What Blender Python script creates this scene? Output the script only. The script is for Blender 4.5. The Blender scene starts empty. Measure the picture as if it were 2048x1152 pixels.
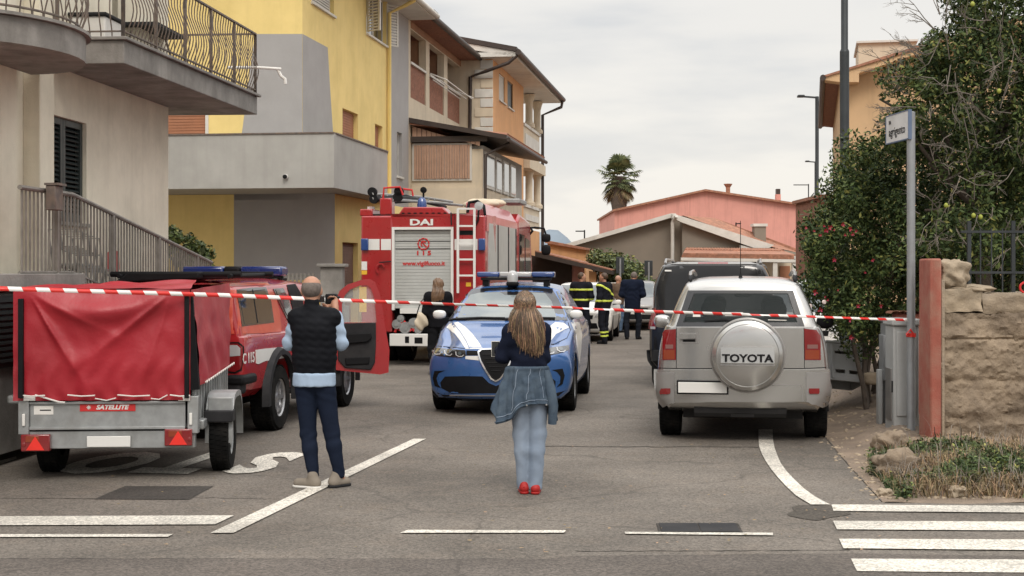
import bpy, bmesh, math, random
import numpy as np
from mathutils import Vector, Matrix, noise
from mathutils.bvhtree import BVHTree
random.seed(7); rng = np.random.default_rng(7)
S = bpy.context.scene; COL = S.collection
R = math.radians
# ---------------------------------------------------------------- camera, sky, sun, exposure
F, HY, H, CX = 2950.0, 543.0, 1.78, 1024.0      # focal length in px of the 2048 px photo, horizon row, eye height
cam = bpy.data.objects.new('camera', bpy.data.cameras.new('camera')); COL.objects.link(cam)
cam.location = (0, 0, H); cam.rotation_euler = (R(90), 0, 0)
cam.data.lens = 36*F/2048; cam.data.sensor_width = 36; cam.data.shift_y = -(576-HY)/2048
cam.data.clip_start = .1; cam.data.clip_end = 9000
S.camera = cam
SUN = Vector((.10, -.70, .70)).normalized()
W = bpy.data.worlds.new('World'); S.world = W; W.use_nodes = True
nt = W.node_tree; nd = nt.nodes; lk = nt.links; nd.clear()
out = nd.new('ShaderNodeOutputWorld'); bg = nd.new('ShaderNodeBackground'); bg.inputs[1].default_value = .1
sky = nd.new('ShaderNodeTexSky'); sky.sky_type = 'NISHITA'; sky.sun_disc = False
sky.sun_elevation = math.asin(SUN.z); sky.sun_rotation = math.atan2(SUN.x, SUN.y); sky.air_density = 1; sky.dust_density = 3
tc = nd.new('ShaderNodeTexCoord'); sep = nd.new('ShaderNodeSeparateXYZ'); lk.new(tc.outputs['Generated'], sep.inputs[0])
mp = nd.new('ShaderNodeMapping'); mp.inputs['Scale'].default_value = (1.6, 1.6, 7.5); lk.new(tc.outputs['Generated'], mp.inputs[0])
ns = nd.new('ShaderNodeTexNoise'); ns.inputs['Scale'].default_value = 2.3; ns.inputs['Detail'].default_value = 7; ns.inputs['Roughness'].default_value = .5
lk.new(mp.outputs[0], ns.inputs['Vector'])
def MR(src, a, b, c=0., d=1.):
    m = nd.new('ShaderNodeMapRange'); m.interpolation_type = 'SMOOTHSTEP'
    for i, v in zip((1, 2, 3, 4), (a, b, c, d)): m.inputs[i].default_value = v
    lk.new(src, m.inputs[0]); return m.outputs[0]
def MA(op, a, b):
    m = nd.new('ShaderNodeMath'); m.operation = op
    for i, v in enumerate((a, b)):
        if isinstance(v, (int, float)): m.inputs[i].default_value = v
        else: lk.new(v, m.inputs[i])
    return m.outputs[0]
cl = MA('ADD', MR(sep.outputs['Z'], .03, .17, 0., .62), MR(ns.outputs['Fac'], .36, .64, -.38, .34))
mx = nd.new('ShaderNodeMix'); mx.data_type = 'RGBA'; lk.new(cl, mx.inputs[0])
mx.inputs[6].default_value = (7.7, 7.35, 6.8, 1); mx.inputs[7].default_value = (5.0, 5.12, 5.3, 1)
gain = MR(sep.outputs['Z'], .15, .95, 1., 2.9)
vm = nd.new('ShaderNodeVectorMath'); vm.operation = 'SCALE'; lk.new(mx.outputs[2], vm.inputs[0]); lk.new(gain, vm.inputs['Scale'])
m2 = nd.new('ShaderNodeMix'); m2.data_type = 'RGBA'; m2.inputs[0].default_value = .9
lk.new(sky.outputs[0], m2.inputs[6]); lk.new(vm.outputs[0], m2.inputs[7])
lk.new(m2.outputs[2], bg.inputs[0]); lk.new(bg.outputs[0], out.inputs[0])
sl = bpy.data.lights.new('sun', 'SUN'); sl.energy = 1.1; sl.angle = R(22); sl.color = (1, .93, .84)
so = bpy.data.objects.new('sun', sl); COL.objects.link(so); so.rotation_euler = SUN.to_track_quat('Z', 'Y').to_euler()
S.view_settings.view_transform = 'Standard'; S.view_settings.look = 'None'; S.view_settings.gamma = 1
S.view_settings.use_curve_mapping = False; S.view_settings.exposure = .38
# ---------------------------------------------------------------- helpers
def P(px, py, Y): return Vector(((px-CX)/F*Y, Y, H-(py-HY)/F*Y))
def G(px, py, z=0.): return P(px, py, F*(H-z)/(py-HY))
CAMP = Vector((0, 0, H))
def ray(px, py): return Vector(((px-CX)/F, 1, -(py-HY)/F))
class Fr:
    """ground frame: local y runs away towards a vanishing point, local x to its right"""
    def __init__(s, o, vp):
        d = Vector((vp-CX, F, 0)).normalized(); s.o = Vector((o[0], o[1], 0)); s.ey = d; s.ex = Vector((d.y, -d.x, 0)); s.rot = math.atan2(-d.x, d.y)
    def loc(s, w): q = w-s.o; return Vector((q.dot(s.ex), q.dot(s.ey), q.z))
    def w(s, x, y, z=0): return s.o+s.ex*x+s.ey*y+Vector((0, 0, z))
    def front(s, px, py, y): r = ray(px, py); t = (y-(CAMP-s.o).dot(s.ey))/r.dot(s.ey); q = s.loc(CAMP+r*t); return (q.x, q.z)
    def side(s, px, py, x): r = ray(px, py); t = (x-(CAMP-s.o).dot(s.ex))/r.dot(s.ex); q = s.loc(CAMP+r*t); return (q.y, q.z)
WF = Fr((0, 0), CX)
def tag(o, label=None, cat=None, group=None, kind=None):
    if label: o['label'] = label
    if cat: o['category'] = cat
    if group: o['group'] = group
    if kind: o['kind'] = kind
    return o
def thing(name, label, cat, fr=None, loc=None, rot=None, group=None):
    o = bpy.data.objects.new(name, None); COL.objects.link(o); o.empty_display_size = .3
    if fr: o.location = fr.o; o.rotation_euler = (0, 0, fr.rot)
    if loc is not None: o.location = loc
    if rot is not None: o.rotation_euler = (0, 0, rot)
    return tag(o, label, cat, group)
def link(name, me, parent=None, **k):
    o = bpy.data.objects.new(name, me); COL.objects.link(o)
    if parent: o.parent = parent
    return tag(o, **k) if k else o
class MB:
    def __init__(s): s.v = []; s.f = []; s.mi = []
    def add(s, vs, fs, m=0):
        n = len(s.v); s.v += [tuple(v) for v in vs]; s.f += [[i+n for i in f] for f in fs]; s.mi += [m]*len(fs); return s
    def box(s, x0, x1, y0, y1, z0, z1, m=0):
        return s.add([(x0,y0,z0),(x1,y0,z0),(x1,y1,z0),(x0,y1,z0),(x0,y0,z1),(x1,y0,z1),(x1,y1,z1),(x0,y1,z1)],
                     [(0,3,2,1),(4,5,6,7),(0,1,5,4),(1,2,6,5),(2,3,7,6),(3,0,4,7)], m)
    def prism(s, poly, vec, m=0):
        n = len(poly); p = [Vector(q) for q in poly]; v = Vector(vec)
        return s.add(p+[q+v for q in p], [list(range(n))[::-1], list(range(n, 2*n))]+[(i, (i+1) % n, n+(i+1) % n, n+i) for i in range(n)], m)
    def bar(s, a, b, w, d=None, up=(0, 0, 1), m=0):
        a = Vector(a); b = Vector(b); d = d or w; t = (b-a).normalized(); u = Vector(up)
        if abs(t.dot(u)) > .95: u = Vector((0, 1, 0))
        sx = t.cross(u).normalized(); sz = sx.cross(t)
        q = [sx*i*w/2+sz*j*d/2 for i, j in ((-1,-1),(1,-1),(1,1),(-1,1))]
        return s.add([a+k for k in q]+[b+k for k in q], [(0,3,2,1),(4,5,6,7),(0,1,5,4),(1,2,6,5),(2,3,7,6),(3,0,4,7)], m)
    def tube(s, pts, r, n=8, m=0, close=False):
        pts = [Vector(p) for p in pts]; N = len(pts); rs = r if isinstance(r, (list, tuple)) else [r]*N; vs = []; fs = []
        pu = None
        for i, p in enumerate(pts):
            t = (pts[(i+1) % N]-pts[i-1]) if close else (pts[min(i+1, N-1)]-pts[max(i-1, 0)])
            t.normalize()
            if pu is None: pu = Vector((0, 0, 1)) if abs(t.z) < .9 else Vector((1, 0, 0))
            u = (pu-t*pu.dot(t)).normalized(); pu = u; w = t.cross(u)
            vs += [p+(u*math.cos(2*math.pi*k/n)+w*math.sin(2*math.pi*k/n))*rs[i] for k in range(n)]
        for i in range(N if close else N-1):
            j = (i+1) % N
            fs += [(i*n+k, i*n+(k+1) % n, j*n+(k+1) % n, j*n+k) for k in range(n)]
        if not close: fs += [list(range(n))[::-1], list(range((N-1)*n, N*n))]
        return s.add(vs, fs, m)
    def lathe(s, prof, c=(0, 0, 0), ax='z', n=24, m=0, caps=True):
        vs = []; fs = []; c = Vector(c)
        for r, h in prof:
            for k in range(n):
                a = 2*math.pi*k/n; u, w = r*math.cos(a), r*math.sin(a)
                vs.append(c+Vector({'z': (u, w, h), 'x': (h, u, w), 'y': (u, h, w)}[ax]))
        for i in range(len(prof)-1): fs += [(i*n+k, i*n+(k+1) % n, (i+1)*n+(k+1) % n, (i+1)*n+k) for k in range(n)]
        if caps and prof[0][0] > 1e-5: fs.append(list(range(n)))
        if caps and prof[-1][0] > 1e-5: fs.append(list(range((len(prof)-1)*n, len(prof)*n)))
        return s.add(vs, fs, m)
    def mesh(s, name, smooth=False, recalc=True, angle=40):
        me = bpy.data.meshes.new(name); me.from_pydata(s.v, [], s.f)
        if any(s.mi): me.polygons.foreach_set('material_index', s.mi)
        if recalc:
            bm = bmesh.new(); bm.from_mesh(me); bmesh.ops.remove_doubles(bm, verts=bm.verts, dist=1e-5)
            bmesh.ops.recalc_face_normals(bm, faces=bm.faces); bm.to_mesh(me); bm.free()
        if smooth: me.shade_smooth(); me.set_sharp_from_angle(angle=R(angle))
        me.update(); return me
    def build(s, name, mat, parent=None, smooth=False, bev=0, recalc=True, angle=40, **k):
        me = s.mesh(name, smooth, recalc, angle)
        for m in (mat if isinstance(mat, (list, tuple)) else [mat]): me.materials.append(m)
        o = link(name, me, parent, **k)
        if bev:
            b = o.modifiers.new('b', 'BEVEL'); b.width = bev; b.segments = 2; b.limit_method = 'ANGLE'; b.angle_limit = R(35)
            if not smooth: me.shade_smooth(); me.set_sharp_from_angle(angle=R(30))
        return o
def BX(name, mat, parent, x0, x1, y0, y1, z0, z1, bev=0, **k): return MB().box(x0, x1, y0, y1, z0, z1).build(name, mat, parent, bev=bev, recalc=False, **k)
def rep(o, parent, loc=None, rot=None, scale=None):
    c = o.copy(); COL.objects.link(c); c.parent = parent
    if loc is not None: c.location = loc
    if rot is not None: c.rotation_euler = rot
    if scale is not None: c.scale = scale
    return c
def copy_tree(o, parent=None, **k):
    c = o.copy(); COL.objects.link(c); c.parent = parent
    for ch in o.children: copy_tree(ch, c)
    if k: tag(c, **k)
    return c
def text(name, body, mat, parent, loc, size, rot=(R(90), 0, 0), ext=.002, sx=1, align='CENTER', bold=0, shear=0):
    cu = bpy.data.curves.new(name, 'FONT'); cu.body = body; cu.size = size; cu.extrude = ext; cu.align_x = align; cu.align_y = 'CENTER'; cu.offset = bold; cu.shear = shear; cu.resolution_u = 3
    t = bpy.data.objects.new('t', cu); COL.objects.link(t)
    bpy.context.view_layer.update(); me = bpy.data.meshes.new_from_object(t.evaluated_get(bpy.context.evaluated_depsgraph_get()))
    bpy.data.objects.remove(t); bpy.data.curves.remove(cu); me.materials.clear(); me.materials.append(mat)
    o = link(name, me, parent); o.location = loc; o.rotation_euler = rot; o.scale = (sx, 1, 1); return o
# ---------------------------------------------------------------- materials
MATS = {}
def pm(name, col, rough=.6, metal=0, var=.12, scale=6, bump=.0, bscale=60, coat=0, spec=.5, dirt=None, dscale=1.3, damt=.4, trans=0, streak=0, island=0, streakcol=None, alpha=1):
    m = bpy.data.materials.new(name); m.use_nodes = True; t = m.node_tree; b = t.nodes['Principled BSDF']; L = t.links; N = t.nodes
    b.inputs['Roughness'].default_value = rough; b.inputs['Metallic'].default_value = metal
    b.inputs['Coat Weight'].default_value = coat; b.inputs['Coat Roughness'].default_value = .06; b.inputs['Specular IOR Level'].default_value = spec
    b.inputs['Transmission Weight'].default_value = trans; b.inputs['Alpha'].default_value = alpha
    c = N.new('ShaderNodeTexCoord')
    def noi(sc, det=5, ro=.6, vec=None):
        n = N.new('ShaderNodeTexNoise'); n.inputs['Scale'].default_value = sc; n.inputs['Detail'].default_value = det; n.inputs['Roughness'].default_value = ro
        L.new(vec or c.outputs['Object'], n.inputs['Vector']); return n.outputs['Fac']
    def ramp(src, a, bb, lo=0., hi=1.):
        r = N.new('ShaderNodeMapRange'); 
        for i, v in zip((1, 2, 3, 4), (a, bb, lo, hi)): r.inputs[i].default_value = v
        L.new(src, r.inputs[0]); return r.outputs[0]
    def mix(f, a, bb):
        x = N.new('ShaderNodeMix'); x.data_type = 'RGBA'
        for i, v in ((0, f), (6, a), (7, bb)):
            if hasattr(v, 'node'): L.new(v, x.inputs[i])
            elif i == 0: x.inputs[0].default_value = v
            else: x.inputs[i].default_value = (*v[:3], 1)
        return x.outputs[2]
    k1 = tuple(max(0, q*(1-var)) for q in col); k2 = tuple(min(1, q*(1+var)) for q in col)
    cc = mix(ramp(noi(scale), .3, .7), k1, k2)
    if island:
        g = N.new('ShaderNodeNewGeometry'); hv = N.new('ShaderNodeHueSaturation'); L.new(cc, hv.inputs['Color'])
        L.new(ramp(g.outputs['Random Per Island'], 0, 1, 1-island, 1+island), hv.inputs['Value'])
        L.new(ramp(g.outputs['Random Per Island'], 0, 1, .5+.03, .5-.025), hv.inputs['Hue']); cc = hv.outputs[0]
    if dirt: cc = mix(ramp(noi(dscale, 6, .65), .42, .72, 0, damt), cc, dirt)
    if streak:
        mpn = N.new('ShaderNodeMapping'); mpn.inputs['Scale'].default_value = (3.2, 3.2, .22); L.new(c.outputs['Object'], mpn.inputs[0])
        cc = mix(ramp(noi(1.4, 6, .6, mpn.outputs[0]), .5, .8, 0, streak), cc, streakcol or tuple(q*.35 for q in col))
    L.new(cc, b.inputs['Base Color'])
    if bump:
        bn = N.new('ShaderNodeBump'); bn.inputs['Strength'].default_value = 1; bn.inputs['Distance'].default_value = bump
        L.new(noi(bscale, 4), bn.inputs['Height']); L.new(bn.outputs[0], b.inputs['Normal'])
    L.new(ramp(noi(scale*2.1), .2, .8, max(.02, rough-.07), min(1, rough+.07)), b.inputs['Roughness'])
    MATS[name] = m; m.diffuse_color = (*col, 1); return m
def glassy(name, col, rough=.03, spec=.8, alpha=1): return pm(name, col, rough, 0, .05, 3, coat=.6, spec=spec, alpha=alpha)
M = {}
def asphalt(name, base, warm):
    m = bpy.data.materials.new(name); m.use_nodes = True; t = m.node_tree; b = t.nodes['Principled BSDF']; L = t.links; N = t.nodes
    c = N.new('ShaderNodeTexCoord'); g = c.outputs['Object']
    def noi(sc, det=4, ro=.6): n = N.new('ShaderNodeTexNoise'); n.inputs['Scale'].default_value = sc; n.inputs['Detail'].default_value = det; n.inputs['Roughness'].default_value = ro; L.new(g, n.inputs['Vector']); return n.outputs['Fac']
    def ramp(src, a, bb, lo=0., hi=1.):
        r = N.new('ShaderNodeMapRange')
        for i, v in zip((1, 2, 3, 4), (a, bb, lo, hi)): r.inputs[i].default_value = v
        L.new(src, r.inputs[0]); return r.outputs[0]
    def mix(f, a, bb, mode='MIX'):
        x = N.new('ShaderNodeMix'); x.data_type = 'RGBA'; x.blend_type = mode
        for i, v in ((0, f), (6, a), (7, bb)):
            if hasattr(v, 'node'): L.new(v, x.inputs[i])
            elif i == 0: x.inputs[0].default_value = v
            else: x.inputs[i].default_value = (*v[:3], 1)
        return x.outputs[2]
    cc = mix(ramp(noi(.45, 7), .38, .62), tuple(q*.74 for q in base), tuple(q*1.18 for q in base))
    cc = mix(ramp(noi(2.2, 6, .7), .5, .75, 0, .55), cc, warm)
    v = N.new('ShaderNodeTexVoronoi'); v.inputs['Scale'].default_value = 75; L.new(g, v.inputs['Vector'])
    sp = N.new('ShaderNodeSeparateColor'); L.new(v.outputs['Color'], sp.inputs[0])
    cc = mix(1, cc, mix(ramp(sp.outputs[0], 0, 1, 0, 1), (.62, .62, .62), (1.38, 1.36, 1.33)), 'MULTIPLY')
    v2 = N.new('ShaderNodeTexVoronoi'); v2.inputs['Scale'].default_value = 9; L.new(g, v2.inputs['Vector'])
    cc = mix(ramp(v2.outputs['Distance'], .035, .05, .6, 0), cc, (.32, .30, .27))
    vc = N.new('ShaderNodeTexVoronoi'); vc.feature = 'DISTANCE_TO_EDGE'; vc.inputs['Scale'].default_value = .42
    nw = N.new('ShaderNodeTexNoise'); nw.inputs['Scale'].default_value = 1.7; nw.inputs['Detail'].default_value = 8; L.new(g, nw.inputs['Vector'])
    mv = N.new('ShaderNodeMix'); mv.data_type = 'VECTOR'; mv.inputs[0].default_value = .35; L.new(g, mv.inputs[4]); L.new(nw.outputs['Color'], mv.inputs[5]); L.new(mv.outputs[1], vc.inputs['Vector'])
    cc = mix(ramp(vc.outputs['Distance'], .002, .006, .45, 0), cc, tuple(q*.45 for q in base))
    L.new(cc, b.inputs['Base Color']); b.inputs['Roughness'].default_value = .85; b.inputs['Specular IOR Level'].default_value = .3
    bn = N.new('ShaderNodeBump'); bn.inputs['Distance'].default_value = .006; L.new(sp.outputs[1], bn.inputs['Height']); L.new(bn.outputs[0], b.inputs['Normal'])
    return m
M['asph'] = asphalt('asphalt', (.158, .140, .121), (.185, .152, .122)); M['asph2'] = asphalt('asphalt_dark', (.115, .10, .088), (.12, .10, .085))
M['patch'] = asphalt('asphalt_patch', (.05, .045, .04), (.06, .05, .045)); M['stain'] = asphalt('asphalt_stain', (.085, .074, .062), (.08, .07, .06))
M['paint'] = asphalt('road_paint', (.60, .57, .51), (.34, .31, .27))
M['soil'] = pm('soil', (.25, .19, .14), .95, 0, .25, 2.2, .03, 30, dirt=(.14, .11, .085), dscale=1.2, damt=.8)
M['curb'] = pm('concrete_kerb', (.27, .25, .22), .9, 0, .2, 3, .006, 40, dirt=(.12, .11, .09), damt=.7)
M['walk'] = pm('pavement_concrete', (.25, .22, .19), .9, 0, .15, 2, .004, 50, dirt=(.14, .12, .1), damt=.6)
M['white_wall'] = pm('white_plaster', (.82, .76, .62), .9, 0, .05, 1.2, .003, 90, dirt=(.42, .38, .29), dscale=.9, damt=.5, streak=.25, streakcol=(.42, .37, .28))
M['conc'] = pm('weathered_concrete', (.26, .245, .225), .9, 0, .2, 2.5, .005, 50, dirt=(.13, .12, .11), dscale=2.2, damt=.8, streak=.65, streakcol=(.10, .09, .08))
M['yel'] = pm('yellow_plaster', (.80, .62, .25), .9, 0, .05, 1.0, .003, 80, dirt=(.5, .38, .12), damt=.3, streak=.2, streakcol=(.42, .32, .12))
M['gry'] = pm('grey_plaster', (.36, .35, .345), .9, 0, .05, 1.0, .003, 80, dirt=(.27, .26, .25), damt=.35)
M['balc'] = pm('grey_render', (.38, .37, .345), .9, 0, .06, 1.0, .003, 80, dirt=(.25, .24, .22), dscale=.8, damt=.55, streak=.35, streakcol=(.24, .23, .21))
M['cream'] = pm('cream_plaster', (.62, .53, .40), .9, 0, .06, 1.2, .003, 80, dirt=(.42, .36, .27), damt=.4, streak=.3)
M['peach'] = pm('peach_plaster', (.66, .36, .17), .9, 0, .06, 1.2, .003, 80, dirt=(.5, .28, .15), damt=.35, streak=.25)
M['beige'] = pm('beige_plaster', (.60, .40, .225), .9, 0, .06, .8, .003, 80, dirt=(.45, .31, .19), damt=.5, streak=.25)
M['pink'] = pm('pink_plaster', (.66, .31, .255), .9, 0, .05, .5, .003, 80, dirt=(.52, .25, .21), damt=.5, streak=.6, streakcol=(.36, .16, .13))
M['taupe'] = pm('taupe_plaster', (.235, .20, .16), .9, 0, .06, .6, .003, 80, dirt=(.19, .165, .135), damt=.4)
M['trim'] = pm('pale_trim', (.62, .60, .55), .7, 0, .08, 3, dirt=(.4, .37, .32), damt=.4)
M['brickr'] = pm('red_brick', (.27, .12, .075), .9, 0, .35, 14, .01, 30, dirt=(.2, .1, .07), damt=.5)
M['brown'] = pm('brown_metal', (.05, .036, .03), .5, .2, .2, 4)
M['bshut'] = pm('brown_roller_shutter', (.36, .15, .075), .6, 0, .1, 3, dirt=(.2, .1, .06), damt=.3)
M['dgreen'] = pm('dark_green_shutter', (.022, .032, .032), .45, 0, .2, 3, dirt=(.05, .055, .05), damt=.5)
M['tile'] = pm('terracotta_tile', (.35, .16, .10), .85, 0, .35, 7, .006, 40, dirt=(.2, .11, .07), dscale=3, damt=.7)
M['wood'] = pm('curtain_wood', (.42, .26, .18), .8, 0, .12, 5, streak=.5, streakcol=(.26, .15, .10))
M['iron'] = pm('rusty_iron', (.16, .135, .12), .6, .4, .35, 12, dirt=(.20, .12, .07), dscale=6, damt=.6)
M['rail'] = pm('painted_railing', (.22, .205, .185), .6, .2, .2, 8, dirt=(.13, .11, .09), dscale=5, damt=.5)
M['black'] = pm('black_plastic', (.009, .009, .010), .6, 0, .2, 6, spec=.14)
M['dgrey'] = pm('dark_grey_plastic', (.022, .022, .024), .65, 0, .2, 6, spec=.16, dirt=(.06, .055, .05), dscale=3, damt=.3)
M['rub'] = pm('tyre_rubber', (.009, .009, .009), .95, 0, .25, 9, .002, 60, spec=.08, dirt=(.045, .04, .035), dscale=4, damt=.45)
M['under'] = pm('underbody', (.012, .011, .011), .9, 0, .3, 5)
M['alu'] = pm('alloy', (.45, .45, .46), .35, .8, .15, 9, dirt=(.12, .11, .1), dscale=5, damt=.5)
M['chrome'] = pm('chrome', (.75, .75, .76), .12, 1, .05, 5)
M['galv'] = pm('galvanised_steel', (.34, .35, .35), .5, .55, .18, 8, dirt=(.20, .19, .17), dscale=3, damt=.6)
M['zinc'] = pm('zinc_pipe', (.30, .315, .33), .5, .4, .12, 5, dirt=(.18, .16, .14), dscale=2, damt=.4)
M['lamp'] = pm('lamp_post_paint', (.035, .04, .043), .5, .3, .2, 4)
M['glass'] = glassy('dark_glass', (.022, .026, .028)); M['glassg'] = glassy('grey_glass', (.07, .085, .09), .04, .7)
M['whitep'] = pm('white_paint', (.72, .71, .68), .35, 0, .04, 4, coat=.4, dirt=(.45, .42, .38), dscale=2, damt=.25)
M['white'] = pm('white_matt', (.72, .70, .66), .6, 0, .06, 4, dirt=(.45, .42, .38), dscale=3, damt=.35)
M['redp'] = pm('red_paint', (.34, .012, .016), .3, 0, .07, 3, coat=.8, dirt=(.26, .03, .025), dscale=2, damt=.4)
M['orgp'] = pm('faded_orange_red_paint', (.50, .065, .035), .4, 0, .1, 3, coat=.5, dirt=(.42, .09, .06), dscale=2, damt=.4)
M['bluep'] = pm('blue_paint', (.045, .125, .33), .3, .25, .05, 3, coat=.9)
M['silv'] = pm('silver_paint', (.47, .465, .45), .24, .85, .015, 1, coat=.6)
M['silvd'] = pm('grey_trim_paint', (.30, .29, .28), .45, .5, .05, 4, coat=.3, dirt=(.2, .18, .16), dscale=2, damt=.4)
M['blackp'] = pm('black_paint', (.012, .012, .014), .2, 0, .1, 3, coat=.8, dirt=(.05, .045, .04), dscale=2, damt=.3)
M['blueL'] = glassy('blue_lamp_lens', (.012, .05, .20), .12); M['blueD'] = glassy('dark_blue_lens', (.006, .02, .13), .25)
M['redL'] = glassy('red_lamp_lens', (.20, .006, .008), .12); M['orgL'] = glassy('amber_lamp_lens', (.24, .035, .008), .12); M['clrL'] = glassy('clear_lamp_lens', (.42, .42, .42), .08)
M['redm'] = pm('red_marking', (.52, .02, .02), .5, 0, .05, 4)
M['yelm'] = pm('yellow_marking', (.72, .42, .03), .5, 0, .08, 4)
# ---------------------------------------------------------------- ground
def sheet(name, pts, z, mat, **k):
    vs = [(p[0], p[1], z) for p in pts]; mb = MB().add(vs, [list(range(len(vs)))])
    o = mb.build(name, mat, recalc=False, **k)
    if o.data.polygons[0].normal.z < 0: o.data.flip_normals()
    return o
def gp(*pp): return [tuple(G(*p)[:2]) for p in pp]
sheet('ground', [(-2500, -300), (2500, -300), (2500, 4500), (-2500, 4500)], -.05, M['soil'], kind='structure')
redge = [(2.87, 11.35), (3.11, 13.57), (3.35, 15.6), (4.75, 24.2), (7.2, 40), (9.6, 56)]
ledge = [(-5.35, 13.2), (-5.05, 14.5), (-4.6, 20), (-3.9, 25), (-1.2, 42), (.4, 56)]
sheet('side_street', [(-9, 9.0), (9, 9.0), (9, 11.35)]+redge+[(9.6, 64), (-6, 64), (.4, 56)][:3]+ledge[::-1]+[(-9, 12.4)], 0, M['asph'], kind='structure')
sheet('far_road', [(-30, 56.5), (30, 56.5), (30, 64), (-30, 64)], -.008, M['asph'], kind='structure')
sheet('main_road', [(-60, -30), (60, -30), (60, 9.22), (3, 9.22), (2.2, 9.30), (.4, 9.22), (0.2, 9.12), (-60, 9.10)], .004, M['asph2'], kind='structure')
sheet('road_apron', [(-60, 9.09), (-8.9, 9.0), (-8.9, 12.4), (-60, 12.4)], 0, M['asph'], kind='structure')
sheet('road_apron', [(8.9, 9.0), (60, 9.0), (60, 11.3), (8.9, 11.3)], 0, M['asph'], kind='structure')
# pavement on the left, with a kerb
mb = MB(); le = [(-9, 12.6)]+[(-5.45, 13.1), (-5.15, 14.5), (-4.72, 20), (-4.02, 25), (-1.32, 42), (.28, 56)]
mb.prism([(x, y, -.02) for x, y in le]+[(-12, 56, -.02), (-14, 12.6, -.02)], (0, 0, .13)); mb.build('pavement', M['walk'], kind='structure')
a = le[1:]
for i in range(len(a)-1):
    p, q = Vector((*a[i], 0)), Vector((*a[i+1], 0)); n = max(1, int((q-p).length/1.2))
    for j in range(n):
        u, w = p.lerp(q, j/n), p.lerp(q, (j+.985)/n); t = (w-u).normalized(); s_ = Vector((t.y, -t.x, 0))
        MB().prism([u, u+s_*.14, w+s_*.14, w], (0, 0, .125)).build('kerb_stone', M['curb'], bev=.012, kind='structure')
# painted markings, each a thin sheet
def mark(name, *pp): return sheet(name, gp(*pp), .009, M['paint'], kind='structure')
mark('stop_line', (-300, 1036), (468, 1033), (430, 1051), (-300, 1054))
mark('edge_line', (-300, 1071), (346, 1070.5), (336, 1076), (-300, 1077))
mark('lane_line', (421, 1068), (467, 1068), (852, 879), (827, 879))
mark('edge_dash', (800, 1068), (816, 1062), (1132, 1063), (1128, 1068))
mark('edge_dash', (1249, 1066), (1546, 1068), (1546, 1073), (1251, 1070))
lft = [(1517, 860), (1517, 878), (1518, 893), (1523, 908), (1531, 923), (1543, 941), (1557, 958), (1574, 976), (1592, 993), (1622, 1011)]
rgt = [(1545, 860), (1546, 880), (1549, 897), (1555, 913), (1562, 929), (1574, 945), (1589, 961), (1608, 979), (1630, 995), (1660, 1011)]
mark('curved_line', *(lft+rgt[::-1]))
mark('edge_line', (-60, 940), (33, 914), (33, 919), (-60, 950))
for q in (((1663, 1011), (2500, 1017), (2500, 1031), (1667, 1024)), ((1666, 1044), (2500, 1047), (2500, 1066), (1674, 1061)),
          ((1678, 1080), (2500, 1083), (2500, 1107), (1687, 1099)), ((1702, 1120), (2500, 1124), (2500, 1152), (1714, 1145))): mark('zebra_bar', *q)
for ch, px in (('S', 537), ('T', 385), ('O', 232)):
    g0 = G(px, 924); t = text('road_letter', ch, M['paint'], None, (g0.x, g0.y, .009), 1.0, (0, 0, R(180)-.16), .0005, .95, bold=.045); t.scale = (.85, 1.95, 1); tag(t, kind='structure')
sheet('tar_patch', gp((188, 999), (250, 973), (428, 973), (405, 985), (378, 1000)), .004, M['patch'], kind='structure')
st = []
for i in range(28):
    a_ = 2*math.pi*i/28; st.append((1632+(58+9*math.sin(3*a_+1)+5*math.sin(7*a_))*math.cos(a_), 1025+(15+2*math.sin(5*a_))*math.sin(a_)))
sheet('damp_stain', gp(*st), .004, M['stain'], kind='structure')
def crack(pts, w=.012):
    for i in range(len(pts)-1):
        n = max(2, int(abs(pts[i+1][0]-pts[i][0])/22)); up = []; dn = []
        for j in range(n+1):
            f = j/n; g0 = G(pts[i][0]*(1-f)+pts[i+1][0]*f, pts[i][1]*(1-f)+pts[i+1][1]*f+random.uniform(-.7, .7)); w_ = w*random.uniform(.4, 1.5)
            up.append((g0.x, g0.y+w_)); dn.append((g0.x, g0.y-w_))
        sheet('road_joint', up+dn[::-1], .003, M['patch'], kind='structure')
crack([(0, 997), (190, 998), (430, 996)], .008); crack([(430, 996), (560, 999)], .005)
crack([(1090, 893), (1300, 894), (1516, 895)], .018); crack([(0, 1118), (1080, 1119)], .008); crack([(1150, 1103), (1700, 1101)], .006)
# manhole cover in its frame
mh = thing('manhole_cover', 'rectangular steel manhole cover set in the asphalt by the right edge dash', 'manhole', loc=G(1398, 1056))
c0 = G(1318, 1066)-G(1398, 1056); c1 = G(1486, 1066)-G(1398, 1056); c2 = G(1476, 1048)-G(1398, 1056); c3 = G(1312, 1048)-G(1398, 1056)
mb = MB(); mb.prism([c0, c1, c2, c3], (0, 0, .006)); mb.build('frame', M['patch'], mh)
i_ = [c*.93 for c in (c0, c1, c2, c3)]
for a_, b_ in ((0, .49), (.51, 1)):
    q = [i_[0].lerp(i_[1], a_), i_[0].lerp(i_[1], b_), i_[3].lerp(i_[2], b_), i_[3].lerp(i_[2], a_)]
    MB().prism(q, (0, 0, .010)).build('cover_plate', M['dgrey'], mh)
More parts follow.
